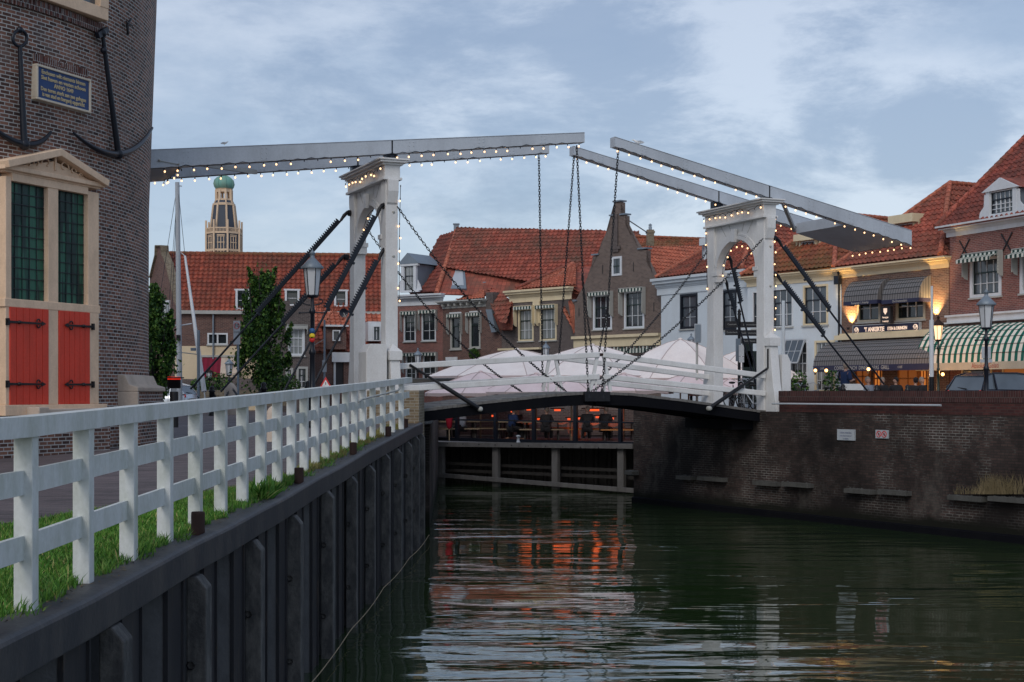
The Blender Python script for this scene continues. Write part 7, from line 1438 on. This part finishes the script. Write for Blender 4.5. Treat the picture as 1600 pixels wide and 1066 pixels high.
# ============================================================ bicycles
def bicycle(c,yaw,label,mat='black_iron',s=1.,lean=.12):
    c=V(c); d=V((math.cos(yaw),math.sin(yaw),0)); sd=V((-d.y,d.x,0)); up=(UP+sd*lean).normalized(); q=lambda f,z,l=0.:c+(d*f+up*z+sd*l)*s; r=thing('bicycle',label,'bicycle',c,'bicycles parked behind the bridge railing')
    for f in (-.52,.52):
        m=MB(); m.tube([q(f,.34)+(d*math.cos(a)+up*math.sin(a))*.33*s for a in [2*math.pi*k/20 for k in range(20)]],.02*s,6,closed=True); wo_=m.build('wheel','rubber',r); m=MB()
        for k in range(10): a=2*math.pi*k/10; m.tube([q(f,.34),q(f,.34)+(d*math.cos(a)+up*math.sin(a))*.32*s],.004,4,cap=False)
        m.build('spokes','sign_grey',wo_)
    m=MB()
    for a,b in (((-.52,.34),(-.12,.30)),((-.12,.30),(-.2,.85)),((-.2,.78),(-.52,.34)),((-.12,.30),(.38,.72)),((-.18,.7),(.36,.80)),((.34,.92),(.52,.34))): m.tube([q(*a),q(*b)],.017*s,6)
    m.build('frame',mat,r); m=MB(); m.tube([q(.22,1.02,-.28),q(.32,1.06,-.12),q(.33,.95,0),q(.32,1.06,.12),q(.22,1.02,.28)],.014*s,6); m.build('handlebar','sign_grey',r); m=MB(); m.sphere(q(-.24,.92),.11*s,8,6,(1.1,.7,.4)); m.build('saddle','rubber',r)
gb=E-.60
bicycle(P3(1168,49.5,gb),1.0,'black bicycle leaning behind the bridge rail beside the right portal leg'); bicycle(P3(1180,50.3,gb),1.4,'second bicycle with silver bars right beside the portal leg','zinc'); bicycle(P3(1154,52,gb),.8,'farthest bicycle in the row behind the bridge rail'); bicycle(P3(1176,48,gb-.1),1.9,'bicycle lying low against the near portal leg','sign_grey')
bicycle(P3(1240,50,RG+.06),.3,'bicycle below the open casement window, mostly hidden by the parapet'); bicycle(P3(1268,50,RG+.08),.5,'bicycle with silver handlebar left of the café window','zinc'); bicycle(P3(1304,51,RG+.03),.2,'bicycle leaning by the small plant left of the blue jacketed man')
for px,Z,nm in ((1250,51,'planter of leafy stems below the open casement'),(1300,53,'tall leafy pot plant beside the white café window')): r=thing('pot_plant',nm,'plant',(at(px,600,Z).x,Z,RG)); m=MB(); m.lathe(V(r.location),[(.16,0),(.22,.35),(.2,.36)],12); m.build('pot','rust',r); leafball('foliage',V(r.location)+UP*.95,.32,260,'leaves',r,(1,1,2.),lf=.12)
r=thing('cafe_table','small white café counter right of the blue jacketed man','table',P3(1331,51.5,RG)); c=V(r.location); m=MB(); m.box(c+UP*.98,(.7,.5,.22)); m.build('top','sign_white',r); m=MB(); m.box(c+UP*.45,(.5,.4,.86)); m.build('base','dark_wood',r)
for i,px in enumerate((1368,1392,1412,1436)): 
    c=V(P3(px,54.5,RG)); r=thing('cafe_table',['café table beside the blonde guest','café table before the left lit window','café table before the café door','café table left of the flagpole'][i],'table',c,'small round café tables'); m=MB(); m.lathe(c,[(.001,.75),(.38,.75),(.38,.72),(.001,.72)],16); m.build('top','dark_wood',r); m=MB(); m.tube([c,c+UP*.72],.03,8); m.lathe(c,[(.25,0),(.25,.03),(.03,.05)],12); m.build('stand','black_iron',r)
for px,py,Z in ((1274,579,64.5),(1291,579,64),(1357,577,62.),(1473,585,60)):
    c=at(px,py,Z); r=thing('wall_lamp',{1274:'small lit bulb lamp at the left end under the café awning',1291:'second small lit bulb lamp above the white café window',1357:'bright lit wall lamp between the café windows',1473:'lit wall lamp in the shop doorway right of the flagpole'}[px],'lamp',c,'small lit lamps on the shop fronts'); m=MB(); m.sphere(c,.07,10,8); m.build('bulb','lamp_warm',r); m=MB(); m.box(c+V((.0,.07,-.12)),(.06,.1,.14)); m.build('bracket','black_iron',r)
# uplights washing the café wall
for px,py,lb,sy in ((1331,512,'lit uplighter at the left corner of the café front',1),(1463,500,'lit uplighter at the right end of the café wall, above the lit lantern',1)):
    u,z=fr2.px(px,py); z=max(z,fr2.px(px,py)[1]); c=fr2.P(u,.22,z); r=thing('uplighter',lb,'lamp',c); m=MB(); m.lathe(c,[(.001,-.1),(.06,-.1),(.08,.0),(.06,.0)],10); m.build('housing','black_iron',r)
    l=bpy.data.lights.new('spot','SPOT'); l.energy=600; l.color=(1,.62,.24); l.spot_size=math.radians(85); l.spot_blend=.8; l.shadow_soft_size=.03; o=bpy.data.objects.new('spot',l); COL.objects.link(o); o.parent=r; o.location=(0,0,.03); tgt=(-fr2.n*.22+UP*1.6).normalized(); o.rotation_euler=(-tgt).to_track_quat('Z','Y').to_euler()
# ============================================================ cars
def car(c,yaw,label,paintm,L=4.0,W_=1.72,H=1.46,rear=False):
    c=V(c); d=V((math.cos(yaw),math.sin(yaw),0)); s=V((-d.y,d.x,0)); q=lambda f,l,z:c+d*f+s*l+UP*z; r=thing('parked_car',label,'car',c)
    # side profile stations from tail (-) to nose (+): x, bottom, top(belt), half width
    st=[(-L/2,.42,.72,.66),(-L/2+.08,.30,.90,.76),(-L/2+.45,.26,.96,.84),(-.6,.24,.95,.86),(.3,.24,.94,.86),(.95,.24,.92,.85),(L/2-.55,.26,.80,.82),(L/2-.12,.30,.66,.74),(L/2,.40,.55,.62)]
    m=MB(); rings=[]
    for x,zb,zt,hw in st: rings.append([q(x,-hw*.92,zb),q(x,-hw,zb+.12),q(x,-hw,(zb+zt)/2),q(x,-hw*.97,zt-.06),q(x,-hw*.88,zt),q(x,0,zt+.03),q(x,hw*.88,zt),q(x,hw*.97,zt-.06),q(x,hw,(zb+zt)/2),q(x,hw,zb+.12),q(x,hw*.92,zb)])
    k=11; vs=[p for g in rings for p in g]; fs=[(i*k+j,(i+1)*k+j,(i+1)*k+(j+1)%k,i*k+(j+1)%k)[::-1] for i in range(len(st)-1) for j in range(k)]; m.add(vs,fs,True); m.add(rings[0],[tuple(range(k))]); m.add(rings[-1],[tuple(range(k))[::-1]]); m.build('body',paintm,r)
    cab=[(-L/2+.12,.93,.92,.72),(-L/2+.42,.93,H-.10,.62),(-L/2+.8,.93,H-.01,.60),(-.1,.93,H,.60),(.45,.93,H-.05,.58),(1.15,.93,.97,.68)]
    m=MB(); gl=MB(); P=[]
    for x,zb,zt,hw in cab: P.append((q(x,-.76,zb),q(x,-hw,zt),q(x,hw,zt),q(x,.76,zb)))
    for i in range(1,4): a,b=P[i],P[i+1]; m.add([a[1],b[1],b[2],a[2]],[(0,1,2,3)],True)
    m.add([P[1][1]+UP*.0,P[0][1]+(P[1][1]-P[0][1])*.9,P[0][2]+(P[1][2]-P[0][2])*.9,P[1][2]],[(0,1,2,3)])
    for sg in (0,1):
        i0,i1=(1,0) if sg==0 else (2,3); low=[p[i1] for p in P]; top=[p[i0] for p in P]
        gl.poly(([low[0],low[-1],*top[::-1]]) if sg==0 else ([low[0],*top,low[-1]]))
        for i in (0,2,4): 
            j=i+1; m.beam(low[i]+(low[-1]-low[0])*0 if i==0 else low[i],top[i+ (1 if i==0 else 0)] if i==0 else top[i],.05,.05)
        for a,b in zip(top,top[1:]): m.beam(a,b,.045,.045)
        m.beam(top[-1],top[-2],.05,.05)
    gl.poly([P[0][1],P[1][1],P[1][2],P[0][2]][::-1]); gl.poly([P[0][0],P[0][1],P[0][2],P[0][3]]); gl.poly([P[-2][1],P[-1][1],P[-1][2],P[-2][2]])
    m.build('roof',paintm,r); gl.build('glass','car_glass',r)
    for f in (-L/2+.72,L/2-.78):
        for sg in (-1,1):
            w_=MB(); w_.lathe(q(f,sg*(W_/2-.02),.31),[(.001,-.02),(.24,-.02),(.31,-.03),(.32,-.1),(.31,-.2),(.001,-.2)],20,ax=(d,UP,s*-sg*-1)); wh=w_.build('wheel','rubber',r); w_=MB(); w_.lathe(q(f,sg*(W_/2+.005),.31),[(.001,.01),(.08,.015),(.19,.0),(.20,-.02)],14,ax=(d,UP,s*sg)); w_.build('rim','sign_grey',wh)
    for sg in (-1,1):
        m=MB(); m.sphere(q(-L/2+.10,sg*.66,.80),.11,8,6,(.5,.8,1.2)); m.build('tail_light','sign_red',r); m=MB(); m.sphere(q(L/2-.14,sg*.62,.62),.11,8,6,(.8,1,.6)); m.build('headlight','glass_pale',r); m=MB(); m.sphere(q(.85,sg*.95,.98),.09,8,6,(.7,1,.8)); m.build('mirror',paintm,r)
    m=MB(); m.box(q(-L/2-.005,0,.58),(.02,.5,.11),(d,s,UP)); m.build('number_plate','sign_yellow',r); m=MB(); m.beam(q(-L/2+.1,-.1,.97),q(-L/2+.2,.38,1.02),.025,.02); m.build('wiper','rubber',r); m=MB(); m.box(q(-L/2+.02,0,.40),(.1,1.4,.2),(d,s,UP)); m.build('bumper','rubber',r); return r
cs=at(284,640,70); car((cs.x-.75,68,E-1.05),math.radians(168),'silver hatchback parked beyond the white fence, left of the wine red awning','car_silver',L=3.7,H=1.42)
cd=at(1552,640,49); car((cd.x+.55,49.6,RG-.06),math.radians(32),'dark hatchback parked behind the brick parapet under the striped awning','car_dark',L=4.1,H=1.50)
m=MB(); m.poly([(-22,28,gz(-22,28)+.012),(-4,49.0,gz(-4,49)+.012),(-4.,49.15,gz(-4,49)+.012),(-22,28.15,gz(-22,28)+.012)]); o=m.build('road_marking','sign_grey'); o['kind']='structure'
